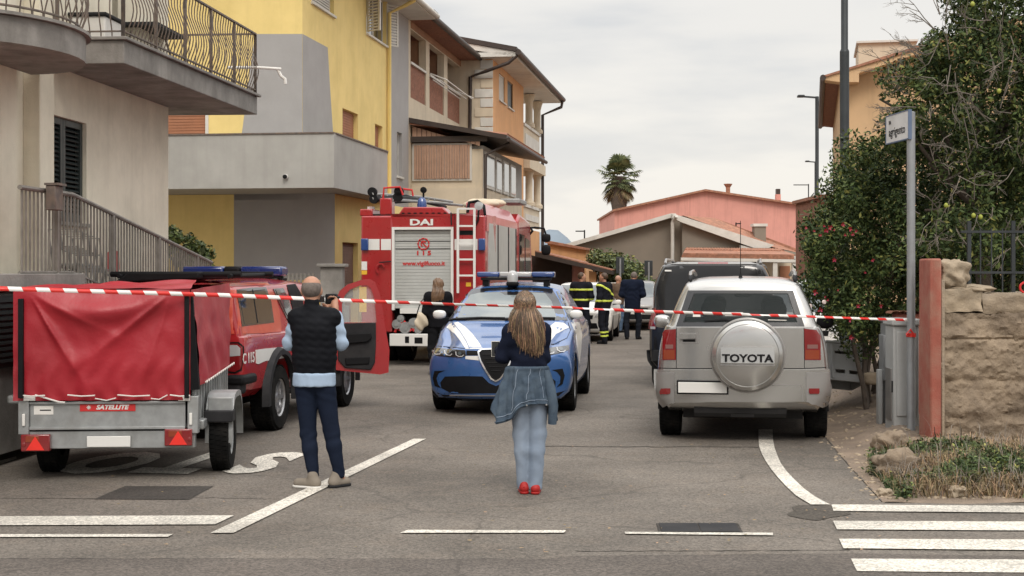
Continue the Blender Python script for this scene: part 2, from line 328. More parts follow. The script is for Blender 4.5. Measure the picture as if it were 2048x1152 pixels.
# ---------------------------------------------------------------- verge: soil, stones, weeds
def edge_x(y):
    for (x0, y0), (x1, y1) in zip(redge, redge[1:]):
        if y <= y1: return x0+(x1-x0)*(y-y0)/(y1-y0)
    return redge[-1][0]
def vz(x, y):
    d = min(x-edge_x(y), y-11.35); s = max(0, min(1, d/.9)); s = s*s*(3-2*s)
    z = .13*s+.05*noise.noise(Vector((x*1.7, y*1.7, 0)))*s+.03*noise.noise(Vector((x*6, y*6, 3)))*min(1, d*3 if d > 0 else 0)
    z += .42*math.exp(-(((x-5.3)/.9)**2+((y-20.5)/1.6)**2))*s
    return max(z, -.02 if d < .02 else .004)
vs = []; fs = []; nx, ny = 110, 150
for j in range(ny+1):
    y = 11.35+(j/ny)**1.5*45
    for i in range(nx+1):
        x = edge_x(y)-.02+(i/nx)**1.6*14; vs.append((x, y+.04*math.sin(x*5)*(j == 0), vz(x, y)))
for j in range(ny):
    for i in range(nx): k = j*(nx+1)+i; fs.append((k, k+1, k+nx+2, k+nx+1))
MB().add(vs, fs).build('soil_verge', M['soil'], smooth=True, recalc=False, angle=180, kind='structure')
def rock_mesh(name, sx, sy, sz, seed, sub=3, rough=.25, fq=1.6, boxy=0.):
    bm = bmesh.new(); bmesh.ops.create_icosphere(bm, subdivisions=sub, radius=1)
    for v in bm.verts:
        n_ = v.co.normalized()
        if boxy: m_ = max(abs(n_.x), abs(n_.y), abs(n_.z)); n_ = n_.lerp(n_/m_*.86, boxy)
        n_ = n_*(1+rough*noise.noise(n_*fq+Vector((seed, 0, 0)))+rough*.35*noise.noise(n_*fq*4+Vector((seed, 5, 0))))
        v.co = Vector((n_.x*sx, n_.y*sy, n_.z*sz))
    me = bpy.data.meshes.new(name); bm.to_mesh(me); bm.free(); me.shade_smooth(); return me
M['stone'] = pm('pale_stone', (.36, .285, .20), .9, 0, .2, 5, .012, 25, dirt=(.20, .17, .13), dscale=4, damt=.7)
M['stone2'] = pm('brown_render', (.26, .20, .14), .95, 0, .3, 3, .02, 22, dirt=(.12, .09, .065), dscale=2.2, damt=.9)
for i, (px, py, sx, sy, sz, lb) in enumerate([(1782, 880, .17, .15, .11, 'pale rounded stone left of the grey cabinets'), (1792, 925, .20, .16, .15, 'large grey boulder at the foot of the street sign pole'),
        (1912, 962, .09, .08, .05, 'small flat stone lying in the weeds under the wall'), (1770, 958, .07, .06, .04, 'small brown stone beside the asphalt edge')]):
    g0 = G(px, py+8, .1); me = rock_mesh('stone', sx, sy, sz, i*3.1, 4, .42, 1.9, .25); me.materials.append(M['stone'])
    me.materials[0] = M['stone2'] if i < 2 else M['stone']; o = link('stone', me, None, label=lb, cat='stone'); o.location = (g0.x, g0.y, vz(g0.x, g0.y)+sz*.4)
ms = [rock_mesh('pebble', 1, .8, .55, s, 1, .3) for s in range(5)]
mb = MB()
for i in range(700):
    y = 11.5+random.random()**1.6*12; x = edge_x(y)+random.gammavariate(1.3, .6)-.12; s = random.uniform(.008, .03); m_ = ms[i % 5]
    mb.add([(x+v.co.x*s, y+v.co.y*s, max(0, vz(x, y))+v.co.z*s) for v in m_.vertices], [tuple(p.vertices) for p in m_.polygons])
mb.build('pebbles', M['stone'], recalc=False, kind='stuff', cat='gravel', label='loose pebbles and crumbs of soil scattered along the asphalt edge')
def blades(name, pts, hgt, mat, wid=.006, lean=.5, **k):
    n = len(pts); p = np.array(pts, dtype=float); hh = rng.uniform(hgt[0], hgt[1], n); a = rng.uniform(0, 2*np.pi, n); ln = rng.uniform(.05, lean, n)*hh; w = wid*rng.uniform(.6, 1.6, n)
    d = np.stack([np.cos(a), np.sin(a), 0*a], 1); pr = np.stack([-np.sin(a), np.cos(a), 0*a], 1); up = np.array([0, 0, 1.])
    r0 = p-pr*w[:, None]; r1 = p+pr*w[:, None]; mid = p+d*(ln*.3)[:, None]+up*(hh*.6)[:, None]; tip = p+d*ln[:, None]+up*hh[:, None]*np.where(ln > hh*.6, .7, 1)[:, None]
    V = np.stack([r0, r1, mid+pr*(w*.7)[:, None], mid-pr*(w*.7)[:, None], tip], 1).reshape(-1, 3); b = np.arange(n)*5
    q = np.stack([b, b+1, b+2, b+3], 1); t = np.stack([b+3, b+2, b+4], 1)
    return rawmesh(name, V, q, t, mat, **k)
def rawmesh(name, V, quads, tris, mat, parent=None, **k):
    me = bpy.data.meshes.new(name); nq, nt_ = (0 if quads is None else len(quads)), (0 if tris is None else len(tris))
    me.vertices.add(len(V)); me.vertices.foreach_set('co', np.ascontiguousarray(V, dtype=np.float32).ravel())
    idx = np.concatenate(([quads.ravel()] if nq else [])+([tris.ravel()] if nt_ else [])).astype(np.int32)
    me.loops.add(len(idx)); me.loops.foreach_set('vertex_index', idx)
    st_ = np.concatenate([np.arange(nq)*4, nq*4+np.arange(nt_)*3]).astype(np.int32)
    me.polygons.add(nq+nt_); me.polygons.foreach_set('loop_start', st_)
    me.update(calc_edges=True); me.validate(); 
    for m_ in (mat if isinstance(mat, (list, tuple)) else [mat]): me.materials.append(m_)
    return link(name, me, parent, **k)
M['grass'] = pm('weed_green', (.062, .085, .03), .8, 0, .3, 3, island=.5); M['straw'] = pm('dry_straw', (.26, .185, .10), .85, 0, .2, 3, island=.45)
pg, straw_pts = [], []
for i in range(15000):
    px = 1740+random.random()*420; py = 890+random.random()*112
    if py < 900+.0*px and px < 1830 and random.random() < .7: continue
    g0 = G(px, py, .12)
    if g0.x < edge_x(g0.y)+.12 or g0.y < 11.5 or g0.y > 14.5: continue
    n_ = noise.noise(Vector((g0.x*1.6, g0.y*1.6, 9))); q = (g0.x, g0.y, vz(g0.x, g0.y))
    if n_ > .03+random.uniform(-.2, .2): pg.append(q)
    elif random.random() < .75: straw_pts.append(q)
blades('weeds', pg, (.02, .12), M['grass'], .011, 1.3, kind='stuff', cat='weeds', label='green weeds growing along the foot of the rough stone wall')
blades('dry_grass', straw_pts, (.03, .15), M['straw'], .004, 2.4, kind='stuff', cat='grass', label='dry straw coloured grass on the verge before the zebra crossing')
# ---------------------------------------------------------------- wall with rectangular openings
def holewall(mb, fn, u0, u1, z0, z1, holes, t, m=0):
    us = sorted({u0, u1, *[h[0] for h in holes], *[h[1] for h in holes]}); zs = sorted({z0, z1, *[h[2] for h in holes], *[h[3] for h in holes]})
    us = [u for u in us if u0 <= u <= u1]; zs = [z for z in zs if z0 <= z <= z1]
    ok = lambda i, j: 0 <= i < len(us)-1 and 0 <= j < len(zs)-1 and not any(h[0] < (us[i]+us[i+1])/2 < h[1] and h[2] < (zs[j]+zs[j+1])/2 < h[3] for h in holes)
    for i in range(len(us)-1):
        for j in range(len(zs)-1):
            if not ok(i, j): continue
            a, b, c, d = us[i], us[i+1], zs[j], zs[j+1]
            mb.add([fn(a, c, 0), fn(b, c, 0), fn(b, d, 0), fn(a, d, 0)], [(0, 1, 2, 3)], m); mb.add([fn(a, c, t), fn(b, c, t), fn(b, d, t), fn(a, d, t)], [(0, 1, 2, 3)], m)
            for (di, dj, p, q) in ((-1, 0, (a, c), (a, d)), (1, 0, (b, c), (b, d)), (0, -1, (a, c), (b, c)), (0, 1, (a, d), (b, d))):
                if not ok(i+di, j+dj): mb.add([fn(*p, 0), fn(*q, 0), fn(*q, t), fn(*p, t)], [(0, 1, 2, 3)], m)
def gutter(parent, pts, r=.05, mat=None, name='downpipe'): return MB().tube(pts, r, 8).build(name, mat or M['brown'], parent, smooth=True)
# ================================================================ white house
WH = Fr((-4.66, 20.0), 1250)
wh = thing('white_house', 'white plastered house at the left edge with dark green shutter and big concrete balcony', 'house', WH)
wx = 0.0
sy0, sz1 = WH.side(92, 225, 0); sy1, _ = WH.side(173, 246, 0); _, szb = WH.side(92, 440, 0); sy0, sy1 = min(sy0, sy1), max(sy0, sy1)
mb = MB(); holewall(mb, lambda u, z, d: (-d, u, z), -4.15, 0, 0, 9, [(sy0, sy1, szb, sz1), (-2.2, -1.2, 4.3, 6.4)], .28); mb.build('wall', M['white_wall'], wh)
BX('end_wall', M['white_wall'], wh, -8, -.281, -.28, 0, 0, 9)
BX('pilaster', M['white_wall'], wh, -.3, .06, -4.55, -4.155, 0, 9, .01)
BX('recessed_wall', M['white_wall'], wh, -.3, -.12, -5.0, -4.556, 0, 9)
BX('near_wall', M['white_wall'], wh, -.3, -.0, -9, -5.005, 0, 9)
BX('room_back', M['black'], wh, -1.2, -1.15, -4, -.4, 0, 8)
sh = MB().box(-.10, -.03, sy0+.003, sy1-.003, szb+.002, szb+.055)
fr_ = MB()
for a_, b_ in ((sy0+.003, (sy0+sy1)/2-.004), ((sy0+sy1)/2+.004, sy1-.003)):
    fr_.box(-.10, -.045, a_, a_+.07, szb, sz1-.003); fr_.box(-.10, -.045, b_-.07, b_, szb, sz1-.003); fr_.box(-.10, -.045, a_+.07, b_-.07, sz1-.08, sz1-.003); fr_.box(-.10, -.045, a_+.07, b_-.07, szb, szb+.09)
shf = fr_.build('window_shutter', M['dgreen'], wh, bev=.004)
w_ = (sy1-sy0)/2-.15
slat = MB().prism([(0, 0, 0), (.035, 0, -.028), (.03, 0, -.036), (-.005, 0, -.008)], (0, w_, 0)).mesh('slat'); slat.materials.append(M['dgreen'])
z = szb+.12
while z < sz1-.09:
    for a_ in (sy0+.073, (sy0+sy1)/2+.074): o = link('slat', slat, shf); o.location = (-.09, a_, z)
    z += .052
BX('added_dark_backing', M['black'], wh, -.16, -.13, sy0, sy1, szb, sz1)  # black panel added so the gaps between the slats stay dark
BX('window_sill', M['conc'], wh, -.02, .05, sy0-.05, sy1+.05, szb-.045, szb-.004, .006)
# big balcony, along the wall and past its corner
bz0, bz1 = 4.0, 4.25
q0 = WH.loc(Vector((-4.14, 15.74, 0))); q1 = WH.loc(Vector((-3.61, 20.9, 0))); q2 = WH.loc(Vector((-4.66-.9, 20.9, 0)))
bal = MB().prism([(.004, q0.y, bz0), (q0.x, q0.y, bz0), (q1.x, q1.y, bz0), (-3, q1.y, bz0), (-3, .004, bz0), (.004, .004, bz0)], (0, 0, bz1-bz0)).build('balcony', M['conc'], wh, bev=.01)
MB().prism([(.004, q0.y-.04, bz1+.002), (q0.x+.04, q0.y-.04, bz1+.002), (q1.x+.05, q1.y+.04, bz1+.002), (-3, q1.y+.04, bz1+.002), (-3, .004, bz1+.002), (.004, .004, bz1+.002)], (0, 0, .035)).build('coping', M['conc'], bal, bev=.006)
rh = .86
wave = lambda z: .075*math.sin(math.pi*min(1, max(0, (z-.04)/.56)))**1.4-.018*math.sin(math.pi*min(1, max(0, (z-.56)/.26)))
bm_ = MB().tube([(wave(z), 0, z) for z in np.linspace(0, rh, 15)], .0075, 5).mesh('baluster', smooth=True); bm_.materials.append(M['iron'])
def railing(parent, a, b, zb, name='railing', posts=4, step=.105, hh=rh, mesh=None, out=1, postmat=None, ps=.035):
    a = Vector(a); b = Vector(b); L = (b-a).length; t = (b-a)/L; rt = MB()
    rt.bar(a+Vector((0, 0, zb+hh)), b+Vector((0, 0, zb+hh)), .04, .022); rt.bar(a+Vector((0, 0, zb+.07)), b+Vector((0, 0, zb+.07)), .03, .015)
    r_ = rt.build(name, postmat or M['iron'], parent)
    for i in range(posts):
        p = a.lerp(b, i/(posts-1)); MB().box(p.x-ps/2, p.x+ps/2, p.y-ps/2, p.y+ps/2, zb-.12, zb+hh-.012).build('railing_post', postmat or M['iron'], r_)
    n = int(L/step); ang = math.atan2(t.y, t.x)-math.pi/2*out
    for i in range(1, n):
        p = a.lerp(b, i/n); o = link('baluster', mesh or bm_, r_); o.location = (p.x, p.y, zb); o.rotation_euler = (0, 0, ang)
    return r_
railing(bal, (q0.x-.02, q0.y+.03, 0), (q1.x-.02, q1.y-.03, 0), bz1+.03, posts=6, hh=rh)
railing(bal, (q1.x-.02, q1.y-.03, 0), (-1.6, q1.y-.03, 0), bz1+.03, posts=3, out=-1)
railing(bal, (.1, q0.y+.03, 0), (q0.x-.02, q0.y+.03, 0), bz1+.03, posts=2, step=.11)
# round balcony on the near part
cy = -5.9; rb = 1.05
ring = [(.004, cy-rb*1.2, 3.83)]+[(.004+.95*math.cos(t), cy+1.25*math.sin(t), 3.83) for t in np.linspace(-math.pi/2, math.pi/2, 20)]+[(.004, cy+rb*1.2, 3.83)]
b2 = MB().prism(ring, (0, 0, .24)).build('round_balcony', M['conc'], wh, smooth=True, angle=50)
MB().prism([(x*1.05, cy+(y-cy)*1.05, 4.075) for x, y, z in ring], (0, 0, .03)).build('coping', M['conc'], b2)
rt = MB(); arc = [Vector((.004+.9*math.cos(t), cy+1.2*math.sin(t), 0)) for t in np.linspace(-math.pi/2, math.pi/2, 25)]
rt.tube([p+Vector((0, 0, 4.97)) for p in arc], .018, 6); rt.tube([p+Vector((0, 0, 4.17)) for p in arc], .012, 6); rr = rt.build('railing', M['iron'], b2, smooth=True)
for i in range(1, 25):
    p = arc[i]; o = link('baluster', bm_, rr); o.location = (p.x, p.y, 4.1); o.rotation_euler = (0, 0, math.atan2(p.y-cy, p.x))
MB().tube([WH.loc(P(455, 135, 20.6)), WH.loc(P(515, 135, 20.7)), WH.loc(P(562, 138, 20.8))], .02, 8).tube([WH.loc(P(555, 138, 20.8)), WH.loc(P(562, 152, 20.8)), WH.loc(P(570, 158, 20.8)), WH.loc(P(571, 168, 20.8))], .022, 6).build('awning_arm', M['white'], wh, smooth=True)
# things on the balcony
t = thing('balcony_table', 'small folded garden table on the concrete balcony by the far railing', 'table', WH)
a_ = WH.loc(P(370, 129, 19.5)); b_ = WH.loc(P(462, 131, 20.3))
BX('tabletop', M['dgrey'], t, -.25, .3, -1.4, -.2, 4.93-.04, 4.93)
for x, y in ((-.2, -1.3), (.25, -1.3), (-.2, -.3), (.25, -.3)): MB().tube([(x, y, 4.285), (x*.5, y*.6-.4, 4.89)], .015, 6).build('leg', M['iron'], t)
ac = thing('storage_box', 'white plastic box standing on the balcony against the wall', 'box', WH)
BX('body', M['white'], ac, .02, .42, -3.6, -3.0, 4.286, 4.62, .02); BX('lid', M['dgrey'], ac, .0, .44, -3.63, -2.97, 4.622, 4.66, .01)
# terrace and steps down along the house
tr = thing('terrace', 'raised concrete terrace and steps along the white house', 'terrace', WH)
tx1 = WH.loc(Vector((-4.5, 15, 0))).x
BX('deck', M['conc'], tr, .07, tx1+.03, -8.5, -4.6, 1.60, 1.76, .01)
BX('deck_wall', M['conc'], tr, .07, tx1-.05, -8.5, -4.6, .11, 1.598)
for i in range(8):
    z = 1.6-i*.17; BX('step', M['conc'], tr, .07, tx1+.0, -4.598+i*.5, -4.102+i*.5, .11 if z > .3 else .1, z, .006)
rp = [WH.loc(P(-60, 379, 13.9)), WH.loc(P(60, 384, 14.7)), WH.loc(P(140, 392, 15.2)), WH.loc(P(420, 525, 20.3))]
rp = [Vector((tx1-.04, p.y, p.z)) for p in rp]; rp[2].z = rp[1].z = rp[0].z = 1.78+159/2950*14.7
rl = thing('stair_railing', 'grey metal railing running level then sloping down beside the white house', 'railing', WH)
MB().tube(rp, .024, 8).build('top_rail', M['rail'], rl, smooth=True)
fl = lambda y: 1.80 if y < -4.5 else max(.3, 1.80-(y+4.5)*.33)
def rtop(y):
    for p, q in zip(rp, rp[1:]):
        if y <= q.y: return p.z+(q.z-p.z)*(y-p.y)/(q.y-p.y)
    return rp[-1].z
zb_ = lambda y: rtop(y)-(.80 if y < -4.5 else .98)
MB().tube([(rp[0].x, y, zb_(y)) for y in (rp[0].y, rp[2].y, rp[3].y)], .014, 6).build('bottom_rail', M['rail'], rl, smooth=True)
y = rp[0].y+.05; k = 0
while y < rp[3].y:
    big = k % 17 == 9; w_ = .022 if big else .009; z0_, z1_ = zb_(y)-(.16 if big else 0), rtop(y)-.012
    MB().box(rp[0].x-w_, rp[0].x+w_, y-w_, y+w_, z0_, z1_).build('railing_post' if big else 'baluster', M['rail'], rl); y += .095; k += 1
lb = thing('letter_box', 'grey brown letter box mounted on the level stretch of railing', 'letter box', WH)
p0 = WH.loc(P(40, 392, 14.5)); BX('box_body', M['iron'], lb, tx1, tx1+.10, p0.y-.10, p0.y+.10, 2.38, 2.62, .008); BX('lid', M['iron'], lb, tx1-.01, tx1+.13, p0.y-.11, p0.y+.11, 2.622, 2.645)
# stacked grey metal chairs on the terrace steps
for i in range(5):
    ch = thing('stacked_chair', 'grey metal garden chair, '+('nearest', 'second nearest', 'middle', 'second farthest', 'farthest')[i]+' of the leaning stack behind the sloping railing', 'chair', WH, group='stacked metal chairs on the steps')
    x0, y0, z0 = .14, -4.3+i*.17, 1.42-i*.02
    for s_ in (0, .30):
        MB().tube([(x0+s_, y0-.2, z0), (x0+s_, y0-.1, z0+.42), (x0+s_, y0+.30, z0+.44-i*.02), (x0+s_, y0+.42, z0-.02)], .011, 6).build('leg_frame', M['galv'], ch, smooth=True)
    BX('seat', M['galv'], ch, x0, x0+.30, y0-.1, y0+.3, z0+.43, z0+.445)
    MB().tube([(x0, y0-.1, z0+.43), (x0, y0-.22, z0+.8), (x0+.3, y0-.22, z0+.8), (x0+.3, y0-.1, z0+.43)], .011, 6).tube([(x0, y0-.17, z0+.62), (x0+.3, y0-.17, z0+.62)], .009, 6).build('backrest', M['galv'], ch, smooth=True)
# low fence and green basement shutter at the far left
lf = thing('low_fence', 'low dark grey slatted fence on a concrete base at the left edge', 'fence', loc=(-4.98, 14.0, 0), rot=-.08)
BX('base_wall', M['conc'], lf, -.9, .12, -.1, .1, .1, .62, .01)
for z in (.70, 1.30): BX('rail', M['rail'], lf, -.9, .12, -.02, .02, z, z+.03)
sm = MB().box(-.009, .009, -.008, .008, .73, 1.30).mesh('slat'); sm.materials.append(M['rail'])
for i in range(24): o = link('slat', sm, lf); o.location = (-.88+i*.043, 0, 0)
gs = BX('basement_shutter', M['dgreen'], wh, tx1-.045, tx1-.01, -7.0, -4.9, .9, 1.56)
for i in range(11): BX('slat', M['dgreen'], gs, tx1-.008, tx1+.008, -6.95, -4.95, .95+i*.055, .98+i*.055)
# ================================================================ left terrace of street houses (common frame)
B = Fr((-4.46, 31.4), 1450)
def SY(px, x=0.): return B.side(px, 500, x)[0]
def SZ(px, py, x=0.): return B.side(px, py, x)[1]
yh = thing('yellow_house', 'yellow and grey plastered house with a solid wraparound balcony', 'house', B)
yE = SY(775)
h1 = (SY(685), SY(716), 3.6, SZ(700, 222)); h2 = (SY(750), SY(765), 3.6, SZ(757, 250)); h3 = (SY(733), SY(773), SZ(773, 92), SZ(733, -30)); h4 = (SY(623), SY(668), SZ(668, 32)-.0, 9.0)
ez = 8.95
mb = MB(); holewall(mb, lambda u, z, d: (-d, u, z), 0, yE, 3.44, ez, [h1, h2, h3, h4], .25); mb.build('street_wall', M['yel'], yh)
def FX(px, y): return B.front(px, 500, y)[0]
mb = MB(); e1 = (FX(300, 0), FX(411, 0), 3.5, 5.6); holewall(mb, lambda u, z, d: (u, d, z), -11, -.251, 3.44, ez, [e1], .25); mb.add([], []); mb.build('end_wall', M['yel'], yh)
MB().prism([(-.252, 0, 3.44), (0, 0, 3.44), (-.001, 0, ez), (-.252, 0, ez)], (0, .249, 0)).build('corner_pier', M['yel'], yh) if False else None
BX('corner_pier', M['yel'], yh, -.2505, -.002, .001, .2, 3.44, ez)
# ground floor (set out further than the upper floors)
gx = FX(670, 0); mb = MB(); g1 = (SY(685, gx+.0), SY(716, gx), .1, SZ(700, 485, gx))
holewall(mb, lambda u, z, d: (gx-d, u, z), 0, yE-.3, 0, 3.43, [g1], .25); mb.build('street_wall', M['yel'], yh)
BX('ground_floor_wall', M['yel'], yh, -11, gx-.251, -.0, .25, 0, 3.43)
BX('corner_pier', M['yel'], yh, gx-.2505, gx-.002, .001, .2, 0, 3.43)
def panel(name, pts, mat, par, d=(0, -.004, 0)): return MB().prism(pts, d).build(name, mat, par)
e = -.0015
def ep(*pp, y=0): return [(B.front(px, py, y)[0], y+e, B.front(px, py, y)[1]) for px, py in pp]
panel('grey_paint_field', ep((510, 68), (604.7, 68), (604.7, 400), (468, 400), (484, 266)), M['gry'], yh)
panel('grey_paint_field', [(e*-1, *B.side(px, py, 0)) for px, py in ((605, 68), (655, 95), (660, 180), (668, 300), (605, 300))], M['gry'], yh, (.004, 0, 0))
panel('grey_paint_field', ep((468, 385), (669.5, 385), (669.5, 560), (468, 560)), M['gry'], yh)
# roller shutters, doors and windows
def rshut(par, fx, u0, u1, z0, z1, mat, name='roller_shutter', dep=.12, axis='x', x0=0):
    k = BX(name, mat, par, x0-dep-.03, x0-dep, u0, u1, z0, z1) if axis == 'x' else BX(name, mat, par, u0, u1, dep, dep+.03, z0, z1)
    z = z0+.03
    while z < z1-.04:
        BX('slat', mat, k, x0-dep+.001, x0-dep+.012, u0+.01, u1-.01, z, z+.05) if axis == 'x' else BX('slat', mat, k, u0+.01, u1-.01, dep-.012, dep-.001, z, z+.05); z += .062
    return k
for h in (h1, h2): rshut(yh, 0, h[0]+.01, h[1]-.01, 4.3, h[3]-.01, M['bshut']); BX('door_back', M['bshut'], yh, -.2, -.17, h[0]+.01, h[1]-.01, 3.5, 4.3)
rshut(yh, 0, e1[0], e1[1], 4.3, e1[3]-.01, M['bshut'], axis='y'); BX('frame', M['trim'], yh, e1[1]+.002, e1[1]+.07, -.02, .03, 4.2, 5.7)
rshut(yh, 0, g1[0]+.01, g1[1]-.01, 1.2, g1[3]-.01, pm('grey_brown_shutter', (.26, .17, .13), .7), x0=gx); BX('door_back', M['bshut'], yh, gx-.2, gx-.17, g1[0], g1[1], .1, 1.2)
def casement(par, x0, u0, u1, z0, z1, fmat, gmat, n=2, open_=False, dep=.10):
    f = MB(); f.box(x0-dep-.05, x0-dep, u0+.004, u0+.05, z0+.004, z1-.004); f.box(x0-dep-.05, x0-dep, u1-.05, u1-.004, z0+.004, z1-.004); f.box(x0-dep-.05, x0-dep, u0+.05, u1-.05, z1-.054, z1-.004); f.box(x0-dep-.05, x0-dep, u0+.05, u1-.05, z0+.004, z0+.054)
    for i in range(1, n): m_ = u0+(u1-u0)*i/n; f.box(x0-dep-.05, x0-dep, m_-.03, m_+.03, z0+.054, z1-.054)
    w = f.build('window', fmat, par, bev=.004)
    for i in range(n):
        a_, b_ = u0+(u1-u0)*i/n+.035, u0+(u1-u0)*(i+1)/n-.035; BX('pane', gmat, w, x0-dep-.035, x0-dep-.02, a_, b_, z0+.04, z1-.04)
    BX('sill', M['trim'], w, x0-dep-.02, x0+.06, u0-.04, u1+.04, z0-.06, z0-.004, .006)
    return w
w = casement(yh, 0, h3[0], h3[1], h3[2], h3[3], M['trim'], M['glass'])
for s_, u in ((-1, h3[0]), (1, h3[1])):     # opened louvred shutters
    for k in range(1):
        a_ = u if s_ < 0 else u; zz0, zz1 = h3[2]+.02, min(h3[3], 8.9); L_ = .45
        sh = MB(); d_ = Vector((.75, .45*s_, 0)).normalized() if s_ < 0 else Vector((.45, .75, 0)).normalized()
        o_ = Vector((.01, a_, 0)); n_ = Vector((-d_.y, d_.x, 0))*.02
        for f0, f1 in ((0, .06), (L_-.06, L_)): sh.prism([o_+d_*f0+Vector((0, 0, zz0)), o_+d_*f1+Vector((0, 0, zz0)), o_+d_*f1+n_*2+Vector((0, 0, zz0)), o_+d_*f0+n_*2+Vector((0, 0, zz0))], (0, 0, zz1-zz0))
        z = zz0
        while z < zz1-.03: sh.prism([o_+d_*.06+Vector((0, 0, z)), o_+d_*(L_-.06)+Vector((0, 0, z)), o_+d_*(L_-.06)+n_*1.6+Vector((0, 0, z+.02)), o_+d_*.06+n_*1.6+Vector((0, 0, z+.02))], (0, 0, .03)); z += .075
        sh.build('window_shutter', M['trim'], yh)
w = casement(yh, 0, h4[0], h4[1], h4[2], 8.94, M['trim'], M['gry'], 2)
for i in range(12): BX('slat', M['trim'], w, -.095, -.08, h4[0]+.05, h4[1]-.05, h4[2]+.06+i*.06, h4[2]+.10+i*.06)
# eaves and roof
BX('eaves', M['trim'], yh, -11, .75, -.7, SY(820)+.0, ez+.002, ez+.16, .01)
MB().prism([(-11, -.7, ez+.165), (.75, -.7, ez+.165), (-4.5, -.7, ez+1.9), (-11, -.7, ez+1.9)], (0, SY(820)+.7, 0)).build('roof', M['tile'], yh)
MB().tube([(.80, -.7, ez+.09), (.80, SY(820), ez+.09)], .075, 10).build('gutter', M['trim'], yh, smooth=True)
gutter(yh, [(.78, yE-.15, ez+.02), (.5, yE-.12, ez-.12), (.07, yE-.08, ez-.3), (.07, yE-.08, 3.0)], .055, M['yel'])
# balcony
o0 = B.loc(P(668, 267, 29)); yb0 = o0.y; xb = o0.x; yb1 = B.loc(Vector((-2.87, 33.6, 0))).y
zt, zb = 1.78+276*29/2950, 3.43
bal = MB().prism([(-9, yb0+.15, zb+.004), (xb-.15, yb0+.15, zb+.004), (xb-.15, yb1-.1, zb+.004), (.01, 7.0, zb+.004), (.01, -.01, zb+.004), (-9, -.01, zb+.004)], (0, 0, .12)).build('balcony', M['balc'], yh)
def par(a, b, n):
    a = Vector(a); b = Vector(b); n = Vector(n)*.15
    MB().prism([a, b, b-n, a-n], (0, 0, zt-zb)).build('parapet', M['balc'], bal)
    MB().prism([a+n*.15+Vector((0, 0, zt-zb+.002)), b+n*.15+Vector((0, 0, zt-zb+.002)), b-n*1.15+Vector((0, 0, zt-zb+.002)), a-n*1.15+Vector((0, 0, zt-zb+.002))], (0, 0, .03)).build('coping', M['dgrey'] if False else M['iron'], bal)
par((-9, yb0, zb), (xb, yb0, zb), (0, -1, 0)); par((xb, yb0+.151, zb), (xb, yb1, zb), (1, 0, 0)); par((xb, yb1+.002, zb), (.1, 7.0, zb), (.97, .2, 0))
cc = thing('security_camera', 'small black security camera fixed to the grey balcony front', 'camera', B)
p = B.loc(P(568, 353, 29)); MB().lathe([(0, -.08), (.05, -.07), (.055, -.03), (.04, 0)], (p.x, yb0, p.z), 'y', 14).build('camera_body', M['white'], cc, smooth=True); MB().lathe([(0, -.11), (.042, -.10), (.045, -.07)], (p.x, yb0, p.z), 'y', 12).build('lens', M['black'], cc, smooth=True)
# ================================================================ house two: grey strip, brick loggias, wooden veranda
h_ = thing('loggia_house', 'cream and grey house with brick loggias on top and a wooden veranda', 'house', B)
y820, y2 = SY(817), SY(926)
nw_ = (SY(794), SY(804), SZ(799, 353), SZ(799, 265))
mb = MB(); holewall(mb, lambda u, z, d: (-d, u, z), yE+.003, y820, 0, ez-.003, [nw_], .25); mb.build('grey_wall', M['gry'], h_)
casement(h_, 0, *nw_, M['trim'], M['glass'], 1)
M['lbr'] = pm('orange_brown_plaster', (.36, .20, .12), .9, 0, .1, 2, dirt=(.25, .14, .09), damt=.5)
lz0, lzp, lz1 = 6.76, 7.72, 8.72; ops = [(SY(a_), SY(b_), lz0, lz1) for a_, b_ in ((821, 852), (859, 888), (895, 921))]
mb = MB(); holewall(mb, lambda u, z, d: (-d, u, z), y820+.002, y2, 0, ez-.003, ops, .22); mb.build('cream_wall', M['cream'], h_)
for i, o in enumerate(ops):
    BX('loggia_parapet', M['brickr'], h_, -.17, -.04, o[0]+.003, o[1]-.003, lz0+.003, lzp); BX('parapet_coping', M['trim'], h_, -.2, .03, o[0]+.003, o[1]-.003, lzp+.002, lzp+.07)
BX('upper_band', M['lbr'], h_, .001, .02, y820+.3, y2-.1, lz1+.03, ez-.01); BX('loggia_back', M['lbr'], h_, -2.0, -1.9, y820, y2, lz0, lz1+.1); BX('loggia_floor', M['cream'], h_, -1.89, -.23, y820, y2, lz0-.2, lz0-.003); BX('end_wall', M['cream'], h_, -8, -.002, y2+.003, y2+.2, 0, ez)
BX('loggia_side', M['lbr'], h_, -1.89, -.23, y2-.1, y2-.002, lz0, lz1)
for i in (0, 1): BX('loggia_divider', M['lbr'], h_, -1.89, -.23, ops[i][1]+.05, ops[i+1][0]-.05, lz0, lz1)
BX('eaves', M['brickr'], h_, -6, .62, SY(820)+.003, y2+.1, ez+.0, ez+.14); MB().prism([(-6, SY(820)+.003, ez+.145), (.62, SY(820)+.003, ez+.145), (-6, SY(820)+.003, ez+1.6)], (0, y2+.1-SY(820), 0)).build('roof', M['tile'], h_)
MB().tube([(.68, SY(820)+.01, ez+.07), (.68, y2+.15, ez+.07)], .09, 10).build('gutter', M['brown'], h_, smooth=True)
gutter(h_, [(.68, y2+.0, ez), (.4, y2-.02, ez-.25), (.08, y2-.05, ez-.5), (.08, y2-.05, 4.5)], .07)
aw = thing('laundry_rack', 'white metal laundry rack hung out from the middle brick loggia', 'laundry rack', B)
for d_ in (.1, .3, .5): MB().tube([(d_, ops[1][0]+.1, lzp-.1), (d_, ops[2][1]-.6, lzp-.15)], .02, 6).build('rail', M['white'], aw)
